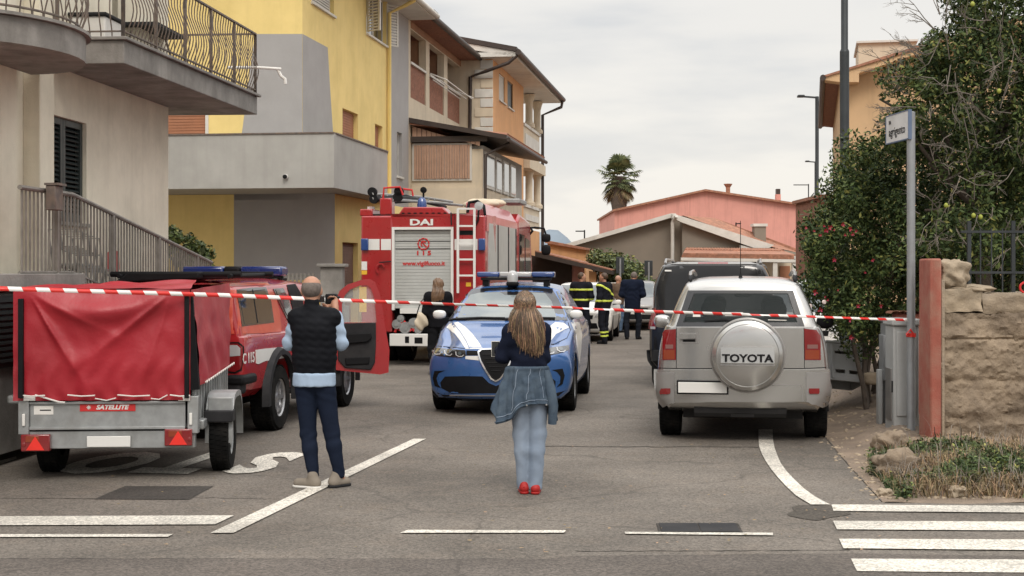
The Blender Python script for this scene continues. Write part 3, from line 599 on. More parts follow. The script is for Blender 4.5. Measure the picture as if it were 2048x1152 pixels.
for u in (ops[1][0]+.1, ops[2][1]-.6): MB().tube([(0, u, lzp+.1), (.55, u, lzp-.12)], .02, 6).build('bracket', M['white'], aw)
# veranda
vx = B.loc(Vector((-.84, 42, 0))).x; vy0 = B.loc(Vector((-.84, 42, 0))).y; vy1 = vy0+8.2
v0, v1 = 3.75, 5.28
BX('veranda_base', M['cream'], h_, .003, vx, vy0, vy1, v0-.35, v0+.42); BX('veranda_floor_band', M['peach'], h_, .003, vx+.02, vy0-.02, vy1, v0-.36-.5, v0-.352)
zw0 = B.front(880, 358, vy0)[1]; zw1 = B.front(880, 290, vy0)[1]; xa, xb_ = B.front(828, 300, vy0)[0], B.front(940, 300, vy0)[0]
BX('veranda_wall', M['cream'], h_, .003, vx, vy0+.06, vy0+.12, v0+.42, v1)
wd = BX('curtain_window', M['trim'], h_, xa-.05, xb_+.05, vy0+.0, vy0+.055, zw0-.05, zw1+.05)
n = 22
for i in range(n):
    a_ = xa+(xb_-xa)*i/n; BX('curtain_fold', M['wood'], wd, a_+.004, a_+(xb_-xa)/n-.004, vy0-.025-.012*(i % 3), vy0-.003, zw0, zw1, .01)
ztop = B.front(880, 283, vy0)[1]
BX('beam', M['brown'], h_, .0, vx+.15, vy0-.12, vy0-.0305-.03, ztop-.02, ztop+.14)
g_ = MB()
for i in range(14):
    a_ = .05+(vx-.1)*i/14; b_ = a_+(vx-.1)/14-.015; t0 = 5.95-.30*a_; g_.prism([(a_, vy0-.1, ztop+.14), (b_, vy0-.1, ztop+.14), (b_, vy0-.1, 5.95-.30*b_), (a_, vy0-.1, t0)], (0, .05, 0))
g_.build('gable_boards', M['wood'], h_)
MB().prism([(0, vy0-.35, 6.02), (vx+.75, vy0-.35, 5.50), (vx+.75, vy0-.35, 5.63), (0, vy0-.35, 6.16)], (0, 8.9, 0)).build('veranda_roof', M['brown'], h_)
tm = MB().lathe([(.11, 0), (.10, .5)], n=10)
tm = MB()
for k in range(7): a0 = math.pi*k/6
tm.add([(0+.09*math.cos(math.pi*k/6), y_, .05*math.sin(math.pi*k/6)) for y_ in (0, 1) for k in range(7)], [(k, k+1, k+8, k+7) for k in range(6)])
tilem = tm.mesh('roof_tile', True); tilem.materials.append(M['tile'])
y = vy0-.35
while y < vy0+8.4:
    o = link('roof_tile', tilem, h_); o.location = (vx+.76, y+.1, 5.64); o.rotation_euler = (R(12.8), 0, R(90)); o.rotation_euler = Matrix(((0, -math.cos(.24), 0), (1, 0, 0), (0, math.sin(.24), 1))).to_euler() if False else (0, 0, 0)
    o.matrix_basis = Matrix(((0, -.97*(vx+.76), 0, vx+.76), (1, 0, 0, y+.1), (0, .245*(vx+.76)*.97, 1, 5.635), (0, 0, 0, 1))); y += .2
MB().tube([(vx+.8, vy0-.35, 5.50), (vx+.8, vy0+8.5, 5.50)], .06, 8).build('gutter', M['brown'], h_, smooth=True)
gutter(h_, [(vx+.75, vy0+.2, 5.45), (vx+.1, vy0-.05, 5.1), (vx+.08, vy0-.06, 2.5)], .045)
for a_, b_ in ((968, 986), (989, 1001), (1004, 1015), (1018, 1029)):
    ya, yb_ = SY(a_, vx), SY(b_, vx); zz0, zz1 = SZ(1000, 383, vx), SZ(985, 302, vx)
    w = BX('veranda_window', M['trim'], h_, vx+.002, vx+.05, ya, yb_, v0+.44, v1-.06)
    BX('pane', M['glassg'], w, vx+.051, vx+.06, ya+.12, yb_-.12, v0+.52, v1-.14)
BX('veranda_side', M['balc'], h_, .1, vx, vy0+.13, vy1, v0+.42, v1+.1)
# ================================================================ house three: peach with quoins and corner loggia
B3 = Fr((-.66, 50), 1450)
p3 = thing('peach_house', 'peach plastered house with pale corner stones and a corner loggia', 'house', B3)
s3 = lambda px, py=500, x=0.: B3.side(px, py, x)
yl0, yl1 = s3(1047)[0], s3(1079)[0]; et = B3.front(985, 118, 0)[1]
ws = [(s3(998)[0], s3(1010)[0], s3(1004, 203)[1], s3(1004, 150)[1]), (s3(1015)[0], s3(1026)[0], s3(1020, 216)[1], s3(1020, 164)[1])]
mb = MB(); holewall(mb, lambda u, z, d: (-d, u, z), 0, yl0, 0, et, ws, .25); mb.build('street_wall', M['peach'], p3)
BX('end_wall', M['cream'], p3, -9, -.252, 0, .25, 0, et+.0); BX('corner_pier', M['cream'], p3, -.2505, -.002, .001, .2, 0, et)
MB().prism([(-9, 0, et+.002), (-.01, 0, et+.002), (-9, 0, et+1.6)], (0, .25, 0)).build('gable_wall', M['cream'], p3)
for i, wv in enumerate(ws): casement(p3, 0, *wv, M['trim'] if i == 0 else M['dgreen'], M['trim'] if i == 0 else M['dgreen'], 1, dep=.04)
qz = .2; k = 0
while qz < et-.3:
    w_ = .62 if k % 2 else .42; BX('quoin_stone', M['trim'] if k % 3 else M['cream'], p3, -w_, .02, -.03, -.002, qz, qz+.30, .015); qz += .325; k += 1
for z in (5.4+.02, 8.0-5.3+.0):
    pass
rz = et
BX('back_wall', M['peach'], p3, -9, -2.6, yl1-.3, yl1, 0, et)
BX('loggia_inner_wall', M['peach'], p3, -2.6, -2.4, yl0, yl1-.31, 0, 4.9); BX('loggia_floor', M['cream'], p3, -2.6, .25, yl0+.002, yl1+.1, s3(1060, 330)[1]-.25, s3(1060, 322)[1])
fz = [s3(1062, 322)[1], s3(1062, 460)[1]]
for i, (pyb, pyt, pyc) in enumerate(((318, 262, 190), (455, 418, 335))):
    zb_1 = s3(1062, pyb)[1]; zt_1 = s3(1062, pyt)[1]; zc = s3(1062, pyc)[1]
    BX('loggia_balustrade', M['cream'], p3, -.12, .0, yl0+.004, yl1, zb_1, zt_1, .01); BX('handrail', M['trim'], p3, -.18, .06, yl0+.004, yl1+.05, zt_1+.002, zt_1+.12, .01)
    BX('moulding', M['trim'], p3, .001, .03, yl0+.4, yl1-.4, zb_1+.25, zt_1-.25)
    for yy in (yl0+2.1, yl1-.35): MB().lathe([(.24, 0), (.24, .12), (.17, .2), (.15, .3), (.15, zc-zt_1-.5), (.2, zc-zt_1-.3), (.24, zc-zt_1-.2), (.24, zc-zt_1-.12)], (-.06, yy, zt_1+.12), 'z', 14).build('column', M['cream'], p3, smooth=True)
BX('loggia_base', M['peach'], p3, -2.4, -.0, yl0+.002, yl1, 0, s3(1062, 460)[1]); BX('lintel', M['cream'], p3, -.3, .05, yl0+.003, yl1+.05, s3(1062, 335)[1], s3(1062, 322)[1]+.1)
BX('eaves', M['trim'], p3, -3, .85, -.45, yl1+.6, et+.004, et+.16, .01)
MB().prism([(.9, -.5, et+.165), (.9, -.5, et+.32), (-6, -.5, et+1.72), (-6, -.5, et+1.5)], (0, yl1+1.2, 0)).build('roof', M['brown'], p3)
MB().prism([(.85, -.45, et+.0), (.85, -.45, et+.16), (-6, -.45, et+1.5), (-6, -.45, et+1.2)], (0, .3, 0)).build('verge_board', M['trim'], p3)
MB().tube([(.95, -.5, et+.15), (.95, yl1+.7, et+.15)], .10, 10).build('gutter', M['brown'], p3, smooth=True)
gutter(p3, [(.9, -.4, et+.05), (.6, -.4, et-.2), (-.2, -.25, et-.45), (-.75, -.06, et-.6), (-.8, -.06, 4)], .06)
gutter(p3, [(.95, yl1+.3, et+.1), (.9, yl1+.3, et-.2), (.12, yl1+.1, et-.55), (.12, yl1+.1, 0)], .07)
ch = BX('chimney', M['brown'], p3, -2.9, -2.3, 1.0, 1.6, et+.8, et+1.75); BX('chimney_cap', M['dgrey'], p3, -3.0, -2.2, .9, 1.7, et+1.82, et+1.9)
# ================================================================ low orange building with dark canopy
ob = thing('orange_annex', 'low orange building with a dark sloping canopy behind the blue police car', 'building', Fr(P(1100, 500, 52).xy, 1450))
OF = Fr(P(1100, 500, 52).xy, 1450)
f_ = lambda px, py, y: B_(OF.front(px, py, y), y)
def B_(t, y): return (t[0], y, t[1])
MB().prism([f_(1095, 484, 4), f_(1172, 498, 4), f_(1172, 620, 4), f_(1095, 620, 4)], (0, 3, 0)).build('upper_wall', M['peach'], ob)
MB().prism([f_(1090, 480, 3.8), f_(1178, 497, 3.8), f_(1178, 501, 3.8), f_(1090, 486, 3.8)], (0, 3.6, 0)).build('roof', M['tile'], ob)
MB().prism([f_(1070, 503, 0), f_(1224, 541, 0), f_(1224, 549, 0), f_(1070, 513, 0)], (0, 3.4, 0)).build('canopy', M['brown'], ob)
MB().prism([f_(1070, 501, 0), f_(1226, 539, 0), f_(1224, 541, 0), f_(1070, 503, 0)], (0, 3.4, 0)).build('canopy_tiles', M['tile'], ob)
MB().prism([f_(1060, 510, 1), f_(1143, 530, 1), f_(1143, 640, 1), f_(1060, 640, 1)], (0, .2, 0)).build('dark_wall', pm('very_dark_brown', (.028, .018, .015), .8), ob)  # very dark brown wall below the canopy
MB().prism([f_(1143, 530, 1.2), f_(1168, 536, 1.2), f_(1168, 640, 1.2), f_(1143, 640, 1.2)], (0, .2, 0)).build('pink_wall', M['pink'], ob)
for a_, b_ in ((1178, 1192), (1199, 1209)): MB().prism([f_(a_, 542, .4), f_(b_, 544, .4), f_(b_, 660, .4), f_(a_, 660, .4)], (0, .3, 0)).build('pillar', M['peach'], ob)
# ================================================================ taupe gabled house
TY = 62.0; TF = Fr((0, TY), CX); th = thing('taupe_house', 'taupe grey house with white roof verges and a small tiled porch', 'house', TF)
t_ = lambda px, py, y=0.: (TF.front(px, py, y)[0], y, TF.front(px, py, y)[1])
MB().prism([t_(1120, 497), t_(1342, 434), t_(1364, 440), t_(1364, 660), t_(1120, 660)], (0, 8, 0)).build('side_wall', M['taupe'], th)
MB().prism([t_(1364.4, 440, -.6), t_(1364.4, 441, -.6), t_(1532, 494, -.6), t_(1680, 520, -.6), t_(1680, 660, -.6), t_(1364.4, 660, -.6)], (0, 6, 0)).build('gable_wall', M['taupe'], th)
MB().prism([t_(1100, 497, -.45), t_(1340, 427, -.45), t_(1352, 427, -.45), t_(1352, 436, -.45), t_(1340, 436, -.45), t_(1128, 497, -.45)], (0, .5, 0)).build('verge_board', M['trim'], th)
MB().prism([t_(1345, 428, -.95), t_(1362, 432, -.95), t_(1548, 490, -.95), t_(1538, 496, -.95), t_(1508, 496, -.95), t_(1362, 444, -.95), t_(1345, 436, -.95)], (0, .5, 0)).build('verge_board', M['trim'], th)
MB().prism([t_(1366, 431, -.4), t_(1430, 436, 1), t_(1600, 500, 1), t_(1600, 506, 1), t_(1545, 494, -.4)], (0, 4, 0)).build('roof', M['tile'], th)
MB().tube([t_(1353, 432, -1.1), t_(1347, 440, -.8), t_(1345, 446, -.75), t_(1345, 640, -.75)], .075, 8).build('downpipe', M['trim'], th, smooth=True)
x0, z0 = TF.front(1514, 452, 0); x1, z1 = TF.front(1537, 500, 0); BX('chimney', M['taupe'], th, x0, x1, .6, 1.3, z1-.2, z0); BX('chimney_cap', M['trim'], th, x0-.06, x1+.06, .54, 1.36, z0+.002, z0+.12)
ya = -3.0
pr = MB().prism([t_(1366, 506, ya), t_(1590, 509, ya), t_(1560, 499, ya+1.8), t_(1372, 497, ya+1.8)], (0, 0, -.06)).build('porch_roof', M['tile'], th)
n = 34; pa, pb, pc, pd = [Vector(t_(*q)) for q in ((1364, 514, ya), (1588, 517, ya), (1560, 500, ya+1.8), (1372, 498, ya+1.8))]
for i in range(n):
    a_ = pa.lerp(pb, (i+.5)/n); b_ = pd.lerp(pc, (i+.5)/n)
    for j in range(3):
        u, w_ = a_.lerp(b_, j/3), a_.lerp(b_, (j+1.08)/3); MB().tube([u+Vector((0, 0, .03)), w_], [.085, .07], 7).build('roof_tile', M['tile'], th)
MB().prism([t_(1362, 515, ya-.05), t_(1592, 519, ya-.05), t_(1592, 525, ya-.05), t_(1362, 521, ya-.05)], (0, .15, 0)).build('fascia', M['trim'], th)
MB().prism([t_(1362, 522, ya+1.2), t_(1592, 526, ya+1.2), t_(1592, 660, ya+1.2), t_(1362, 660, ya+1.2)], (0, .15, 0)).build('porch_wall', M['cream'], th)
for px in (1546, 1585): MB().prism([t_(px, 524, ya), t_(px+9, 524, ya), t_(px+9, 660, ya), t_(px, 660, ya)], (0, .2, 0)).build('porch_pillar', M['trim'], th)
MB().prism([t_(1560, 532, ya+1.15), t_(1580, 532, ya+1.15), t_(1580, 600, ya+1.15), t_(1560, 600, ya+1.15)], (0, .04, 0)).build('porch_window', M['bshut'], th)
MB().prism([t_(1480, 490, -.9), t_(1615, 517, -.9), t_(1615, 523, -.9), t_(1480, 496, -.9)], (0, .3, 0)).build('eaves', M['trim'], th)
# ================================================================ pink gabled building
PF = Fr((0, 80), CX); pk = thing('pink_building', 'large plain pink building with a low tiled gable roof in the distance', 'building', PF)
q_ = lambda px, py, y=0.: (PF.front(px, py, y)[0], y, PF.front(px, py, y)[1])
MB().prism([q_(1229, 421), q_(1411, 381), q_(1632, 415), q_(1632, 640), q_(1229, 640)], (0, 14, 0)).build('wall', M['pink'], pk)
MB().prism([q_(1226, 419, -.3), q_(1411, 378, -.3), q_(1636, 412, -.3), q_(1636, 416, -.3), q_(1411, 382, -.3), q_(1226, 423, -.3)], (0, 15, 0)).build('roof', M['tile'], pk)
x0, z0 = PF.front(1550, 382, 2); x1, z1 = PF.front(1559, 402, 2)
BX('chimney', M['pink'], pk, x0, x1, 1.6, 2.0, z1-.2, z0-.2); BX('chimney_pot', M['brown'], pk, x0+.02, x1-.02, 1.62, 1.98, z0-.198, z0+.1)
MB().lathe([(.12, 0), (.12, .3), (.25, .5), (0, .52)], q_(1456, 386, 1), 'z', 8).build('roof_vent', M['tile'], pk)
def antenna(px, py0, py1, Y, arm, lbl):
    a = thing('tv_antenna', lbl, 'antenna', loc=P(px, py1, Y))
    h__ = (py1-py0)/F*Y; MB().tube([(0, 0, 0), (0, 0, h__)], .03, 6).build('mast', M['dgrey'], a); L_ = arm/F*Y
    MB().tube([(0, 0, h__-.05), (L_, 0, h__-.05)], .025, 6).build('boom', M['dgrey'], a)
    for i in range(5): MB().tube([(L_*(.2+.18*i), -.25, h__-.05), (L_*(.2+.18*i), .25, h__-.05)], .015, 5).build('rod', M['dgrey'], a)
antenna(1617, 368, 414, 80.5, -30, 'thin roof antenna on the right end of the pink building'); antenna(1169, 460, 484, 62.5, -18, 'thin roof antenna over the left end of the taupe house')
antenna(1472, 445, 475, 64, 9, 'short antenna mast on the taupe house roof')
# brick house corner far right
FB = Fr((0, 44), CX); fb = thing('brick_house', 'small brick building corner between the lamp posts and the beige house', 'house', FB)
x0, z0 = FB.front(1643, 396, 0); x1, z1 = FB.front(1668, 600, 0); BX('wall', M['brickr'], fb, x0, x1+3, 0, 4, 0, z0); BX('roof', M['tile'], fb, x0-.1, x1+3, -.1, 4.1, z0+.002, z0+.1)
# ================================================================ beige house on the right
RF = Fr(P(1679, 300, 34).xy, 1624); bh = thing('beige_house', 'tall beige plastered house with wide brown eaves behind the trees', 'house', RF)
r_ = lambda px, py, y=0.: (RF.front(px, py, y)[0], y, RF.front(px, py, y)[1])
MB().prism([r_(1679, 702), r_(1679, 158), r_(1860, 98), r_(2100, 30), r_(2200, 702)], (0, 11, 0)).build('wall', M['beige'], bh)
MB().prism([r_(1649, 153, -.55), r_(1720, 131, -.55), r_(1860, 86, -.55), r_(2100, 18, -.55), r_(2100, 32, -.55), r_(1860, 99, -.55), r_(1718, 146, -.55), r_(1718, 164, -.55), r_(1680, 164, -.55), r_(1650, 160, -.55)], (0, .5, 0)).build('verge_board', M['beige'], bh)
MB().prism([r_(1646, 151, -.6), r_(1720, 128, -.6), r_(1860, 83, -.6), r_(2100, 15, -.6), r_(2100, 18, -.6), r_(1649, 154, -.6)], (0, 12, 0)).build('roof', M['tile'], bh)
MB().prism([r_(1650, 155, -.04), r_(1690, 154, -.04), r_(1690, 166, -.04), r_(1650, 162, -.04)], (0, 10.9, 0)).build('soffit', M['brickr'], bh)
MB().tube([r_(1646, 155, -.6), tuple(Vector(r_(1646, 155, -.6))+Vector((0, 11.6, 0)))], .07, 8).build('gutter', M['brown'], bh, smooth=True)
r2 = lambda px, py, y=4.: (RF.front(px, py, y)[0], y, RF.front(px, py, y)[1])
MB().prism([r2(1717, 160), r2(1717, 86), r2(1832, 82), r2(1832, 160)], (0, 2.5, 0)).build('attic_block', M['cream'], bh); MB().prism([r2(1713, 86, 3.9), r2(1713, 82, 3.9), r2(1836, 78, 3.9), r2(1836, 82, 3.9)], (0, 2.7, 0)).build('attic_coping', M['trim'], bh)
# ================================================================ garden wall pieces behind the pickup
gw = thing('garden_wall', 'grey garden wall with pillars and slatted fence behind the red pickup', 'wall', loc=(0, 0, 0))
BX('wall', M['conc'], gw, -5.6, -3.0, 27.0, 27.2, .1, 1.15)
for px in (664,): p = P(px, 535, 26.8); BX('pillar', M['conc'], gw, p.x-.2, p.x+.2, 26.7, 27.1, .1, 1.86, .01); BX('pillar_cap', M['conc'], gw, p.x-.26, p.x+.26, 26.64, 27.16, 1.862, 1.92, .01)
i = 0; x = P(575, 500, 26.9).x
while x < P(625, 500, 26.9).x: BX('slat', M['rail'], gw, x, x+.04, 26.9, 26.93, 1.0, 1.75); x += .075
BX('rail', M['rail'], gw, P(575, 500, 26.9).x, P(627, 500, 26.9).x, 26.932, 26.96, 1.68, 1.73)
# distant hill, the haze before it put into its bluish colour
hv = []
for i in range(41):
    x = -500+i*25; z = 5+112*math.exp(-((x-95)/105)**2)*(1+.06*math.sin(i*1.3))+60*math.exp(-((x+250)/160)**2); hv.append((x, 3600, z))
mb = MB(); mb.add([(x, y, -5) for x, y, z in hv]+[(x, y+400, z) for x, y, z in hv]+[(x, y+1200, z*.3) for x, y, z in hv], [(i, i+1, i+42, i+41) for i in range(40)]+[(i+41, i+42, i+83, i+82) for i in range(40)])
mb.build('hill', pm('hill_haze_blue', (.17, .21, .25), 1, 0, .1, .01), smooth=True, angle=180, kind='structure')
# ================================================================ vehicles
def catm(p0, p1, p2, p3, t): return .5*((2*p1)+(-p0+p2)*t+(2*p0-5*p1+4*p2-p3)*t*t+(-p0+3*p1-3*p2+p3)*t**3)
def car_body(keys, rnd=.05, ny=34, ks=3, M_=14, deform=None, wheels=(), wr=.36, hw=.9, name='body', wdep=.34):
    """keys: list of (y, [(x, z)...]) half sections from bottom centre to top centre; returns a closed mesh"""
    ys = [k[0] for k in keys]; A = np.array([k[1] for k in keys], dtype=float); K = A.shape[1]
    def sec(y):
        i = max(0, min(len(ys)-2, sum(1 for q in ys if q <= y)-1)); t = (y-ys[i])/(ys[i+1]-ys[i]); t = min(1, max(0, t)); t = t*t*(3-2*t)*.5+t*.5
        return A[i]*(1-t)+A[i+1]*t
    y0, y1 = ys[0], ys[-1]; st_ = []
    for a in (0, .29, .62, 1): th = a*math.pi/2; st_.append((y0+rnd*(1-math.sin(th)) if False else y0+rnd*(1-math.cos(th)), rnd*(1-math.sin(th))))
    mid = sorted(set([y0+rnd+(y1-y0-2*rnd)*i/ny for i in range(1, ny)]+[y for y in ys[1:-1]])); mid = [m_ for i, m_ in enumerate(mid) if i == 0 or m_-mid[i-1] > .015]
    st_ += [(m_, 0) for m_ in mid]
    for a in (1, .62, .29, 0): th = a*math.pi/2; st_.append((y1-rnd*(1-math.cos(th)), rnd*(1-math.sin(th))))
    rings = []
    for y, ins in st_:
        s = sec(y); d = []
        for k in range(K-1):
            for j in range(ks):
                t = j/ks; p0 = s[max(0, k-1)]; p3 = s[min(K-1, k+2)]
                d.append(catm(p0, s[k], s[k+1], p3, t) if 1 < k < K-2 else s[k]*(1-t)+s[k+1]*t)
        d.append(s[-1]); d = np.array(d); zm = (d[0][1]+d[-1][1])/2; hh_ = (d[-1][1]-d[0][1])/2; wm = d[:, 0].max()
        if ins: d = np.stack([d[:, 0]*(1-ins/wm), zm+(d[:, 1]-zm)*(1-ins/hh_)], 1)
        rings.append([(p[0], y, p[1]) for p in d])
    n = len(rings[0]); mb = MB()
    full = [r+[(-x, y, z) for x, y, z in r[-2:0:-1]] for r in rings]; m = len(full[0])
    for r in full: mb.v += r
    for i in range(len(full)-1): mb.f += [[i*m+k, i*m+(k+1) % m, (i+1)*m+(k+1) % m, (i+1)*m+k] for k in range(m)]
    for r in (rings[0], rings[-1]):
        b = len(mb.v)
        for (x, y, z) in r: mb.v += [(x*(2*j/M_-1), y, z) for j in range(M_+1)]
        for k in range(n-1): mb.f += [[b+k*(M_+1)+j, b+k*(M_+1)+j+1, b+(k+1)*(M_+1)+j+1, b+(k+1)*(M_+1)+j] for j in range(M_)]
    mb.mi = [0]*len(mb.f)
    me = mb.mesh(name); bm = bmesh.new(); bm.from_mesh(me); bmesh.ops.remove_doubles(bm, verts=bm.verts, dist=.002); bmesh.ops.dissolve_degenerate(bm, edges=bm.edges, dist=.0005)
    bmesh.ops.recalc_face_normals(bm, faces=bm.faces)
    if deform:
        for v in bm.verts: v.co = Vector(deform(*v.co))
    bm.to_mesh(me); bm.free()
    cuts = MB()
    for (wy, wz) in wheels:
        for s in (-1, 1): cuts.lathe([(0, 0), (wr, 0), (wr, wdep+.25), (0, wdep+.25)], ((s*(hw-wdep)) if s > 0 else -(hw+.25), wy, wz), 'x', 32)
    return me, cuts
def boolean(me, cm, mats):
    a = bpy.data.objects.new('a', me); b = bpy.data.objects.new('b', cm); COL.objects.link(a); COL.objects.link(b)
    m = a.modifiers.new('x', 'BOOLEAN'); m.object = b; m.operation = 'DIFFERENCE'; m.solver = 'EXACT'
    bpy.context.view_layer.update(); r = bpy.data.meshes.new_from_object(a.evaluated_get(bpy.context.evaluated_depsgraph_get()))
    bpy.data.objects.remove(a); bpy.data.objects.remove(b); return r
def finish_body(me, cuts, mat, parent, name='body', angle=28, inner=None):
    me.materials.clear(); me.materials.append(mat)
    if cuts and cuts.v:
        cm = cuts.mesh('c'); cm.materials.append(inner or M['under']); me = boolean(me, cm, None)
    if len(me.materials) < 2: me.materials.append(inner or M['under'])
    me.shade_smooth(); me.set_sharp_from_angle(angle=R(angle)); o = link(name, me, parent); return o
class Proj:
    """places thin conforming pieces on a vehicle's real surface: outline points are looked up where the photo shows them"""
    def __init__(s, fr, me, extra=()):
        s.fr = fr; bm = bmesh.new(); bm.from_mesh(me)
        for e in extra: bm.from_mesh(e)
        s.bvh = BVHTree.FromBMesh(bm); bm.free(); s.cam = fr.loc(CAMP)
    def hit(s, px, py):
        d = s.fr.w(0, 0, 0); r = ray(px, py); q = Vector((r.dot(s.fr.ex), r.dot(s.fr.ey), r.z)).normalized()
        h = s.bvh.ray_cast(s.cam, q)
        if h[0] is None:
            L0 = s.cam.length; h = min((s.bvh.find_nearest(s.cam+q*(L0-1+.12*i)) for i in range(50)), key=lambda z: z[3])
        n = h[1]
        if n.dot(q) > 0: n = -n
        return h[0], n
    def patch(s, name, pts, mat, parent, off=.006, thick=.02, step=None, smooth=True, **k):
        bm = bmesh.new(); f = bm.faces.new([bm.verts.new((x, y, 0)) for x, y in pts])
        xs = [p[0] for p in pts]; ys = [p[1] for p in pts]; step = step or max(3.5, min(12, (max(xs)-min(xs)+max(ys)-min(ys))/18))
        for ax, lo, hi in ((0, min(xs), max(xs)), (1, min(ys), max(ys))):
            c = math.ceil(lo/step+.01)*step
            while c < hi-.2:
                co = [0, 0, 0]; co[ax] = c; no = [0, 0, 0]; no[ax] = 1
                bmesh.ops.bisect_plane(bm, geom=bm.verts[:]+bm.edges[:]+bm.faces[:], plane_co=co, plane_no=no, dist=.01); c += step
        bmesh.ops.triangulate(bm, faces=[f for f in bm.faces if len(f.verts) > 4])
        bm.verts.index_update(); bd = [e for e in bm.edges if len(e.link_faces) == 1]
        top = {}; V = []; Fs = []
        for v in bm.verts:
            c, n = s.hit(v.co.x, v.co.y); top[v.index] = len(V); V += [tuple(c+n*off), tuple(c-n*thick)]
        for f in bm.faces: Fs.append([top[v.index] for v in f.verts])
        for e in bd: a, b = top[e.verts[0].index], top[e.verts[1].index]; Fs.append([a, b, b+1, a+1])
        bm.free(); mb = MB().add(V, Fs); me = bpy.data.meshes.new(name); me.from_pydata(mb.v, [], mb.f)
        b2 = bmesh.new(); b2.from_mesh(me); bmesh.ops.recalc_face_normals(b2, faces=b2.faces)
        b2.faces.ensure_lookup_table()
        if b2.faces and len(b2.faces): 
            ff = b2.faces[0]; q = (ff.calc_center_median()-s.cam)
            if ff.normal.dot(q) > 0: bmesh.ops.reverse_faces(b2, faces=b2.faces)
        b2.to_mesh(me); b2.free(); me.materials.append(mat)
        if smooth: me.shade_smooth(); me.set_sharp_from_angle(angle=R(50))
        return link(name, me, parent, **k) if k else link(name, me, parent)
    def line(s, name, pts, w, mat, parent, off=.004, **k):
        up = []; dn = []
        for i, p in enumerate(pts):
            a = pts[max(0, i-1)]; b = pts[min(len(pts)-1, i+1)]; d = Vector((b[0]-a[0], b[1]-a[1])).normalized(); up.append((p[0]-d.y*w/2, p[1]+d.x*w/2)); dn.append((p[0]+d.y*w/2, p[1]-d.x*w/2))
        return s.patch(name, up+dn[::-1], mat, parent, off=off, step=6, **k)
def wheel(parent, x, y, r, w, side, spokes=7, rim=M['alu'], rr=.64, name='wheel'):
    """side: +1 outer face towards +x"""
    s = side; h = w/2
    t = MB().lathe([(r*rr*.96, -h), (r*rr, -h*1.0), (r*.93, -h), (r*.985, -h*.78), (r, -h*.45), (r, h*.45), (r*.985, h*.78), (r*.93, h), (r*rr, h*1.0), (r*rr*.96, h*.9)], (0, 0, 0), 'x', 36, caps=False).build('tyre', M['rub'], None, smooth=True, angle=30)
    e = bpy.data.objects.new(name, None); e.empty_display_size = .1; COL.objects.link(e); e.parent = parent; e.location = (x, y, r); t.parent = e
    tr_ = MB()
    for k in range(48):
        a = 2*math.pi*k/48
        for xx in (-.33, 0, .33): 
            c = Vector((xx*w, math.cos(a+xx*.1)*(r+.001), math.sin(a+xx*.1)*(r+.001))); tr_.bar(c+Vector((-.11*w, 0, 0)), c+Vector((.11*w, 0, 0)), .028, .008, up=(0, math.cos(a), math.sin(a)))
    tr_.build('tread', M['rub'], e, recalc=False)
    rm = MB().lathe([(0, s*h*.1), (r*rr*.5, s*h*.1), (r*rr*.9, -s*h*.2), (r*rr*.9, s*h*.75), (r*rr, s*h*.92), (r*rr*.97, s*h*.8), (r*rr*.88, s*h*.4)], (0, 0, 0), 'x', 32)
    for k in range(spokes):
        a = 2*math.pi*k/spokes; rm.bar((s*h*.45, math.cos(a)*r*.1, math.sin(a)*r*.1), (s*h*.62, math.cos(a)*r*rr*.93, math.sin(a)*r*rr*.93), r*.12, h*.3, up=(1, 0, 0))
    rm.lathe([(r*.16, s*h*.2), (r*.16, s*h*.62), (r*.08, s*h*.7), (0, s*h*.7)], (0, 0, 0), 'x', 16); rm.build('rim', rim, e, smooth=True, angle=30); return e
def mirror(parent, x, y, z, s, mat, sz=(.24, .12, .17), arm=.1):
    mb = rock_mesh('mirror_housing', sz[0]/2, sz[1]/2, sz[2]/2, 0, 3, 0, 1, .35); mb.materials.append(mat); o = link('mirror', mb, parent); o.location = (x, y, z)
    MB().bar((x-s*(sz[0]/2+arm), y+.03, z-.06), (x-s*sz[0]*.2, y, z-.05), .05, .03).build('mirror_arm', M['black'], parent); return o
M['smokeL'] = glassy('smoky_lens', (.22, .10, .09), .12)
# ---------------------------------------------------------------- silver off-road car seen from behind
RV = Fr(((1485-CX)/F*15.25, 15.25), 1490)
rv = thing('parked_car', 'silver off-road car with covered spare wheel on its back, parked at the right kerb', 'car', RV)
low = lambda zb, w: [(0, zb), (w*.86, zb), (w*.955, zb+.1), (w*1.0, .62), (w*.985, .88)]
def rvs(w, zb, zsh, zbelt, wb, zr, wr, zc): return low(zb, w)+[(w*.955, zsh), (wb, zbelt), (wb-.04, zbelt+.03), ((wb*.55+wr*.45), zbelt+(zr-zbelt)*.45), (wr+.03, zr-.05), (wr-.03, zr+.005), (wr*.6, zc-.008), (0, zc)]
K_ = [(0, rvs(.885, .36, 1.06, 1.20, .80, 1.655, .575, 1.70)), (.35, rvs(.895, .30, 1.06, 1.2, .81, 1.665, .585, 1.715)), (1.6, rvs(.88, .28, 1.06, 1.19, .81, 1.68, .60, 1.73)),
      (2.3, rvs(.88, .28, 1.05, 1.17, .81, 1.62, .59, 1.67)), (3.0, rvs(.88, .28, 1.0, 1.07, .79, 1.10, .62, 1.13)), (3.8, rvs(.87, .28, .93, .98, .74, 1.0, .60, 1.02)), (4.0, rvs(.80, .35, .85, .88, .66, .9, .5, .92))]
def dfm(x, y, z):
    f = max(0, 1-y/.8); return (x, y+f*(.11*(abs(x)/.9)**2.6+max(0, z-1.2)*.30), z)
me, cuts = car_body(K_, .07, deform=dfm, wheels=((.80, .36), (3.2, .36)), wr=.40, hw=.9)
tunnel = MB()
tun = [RV.front(px, py, .1) for px, py in ((1381, 584), (1584, 584), (1604, 646), (1357, 646))]
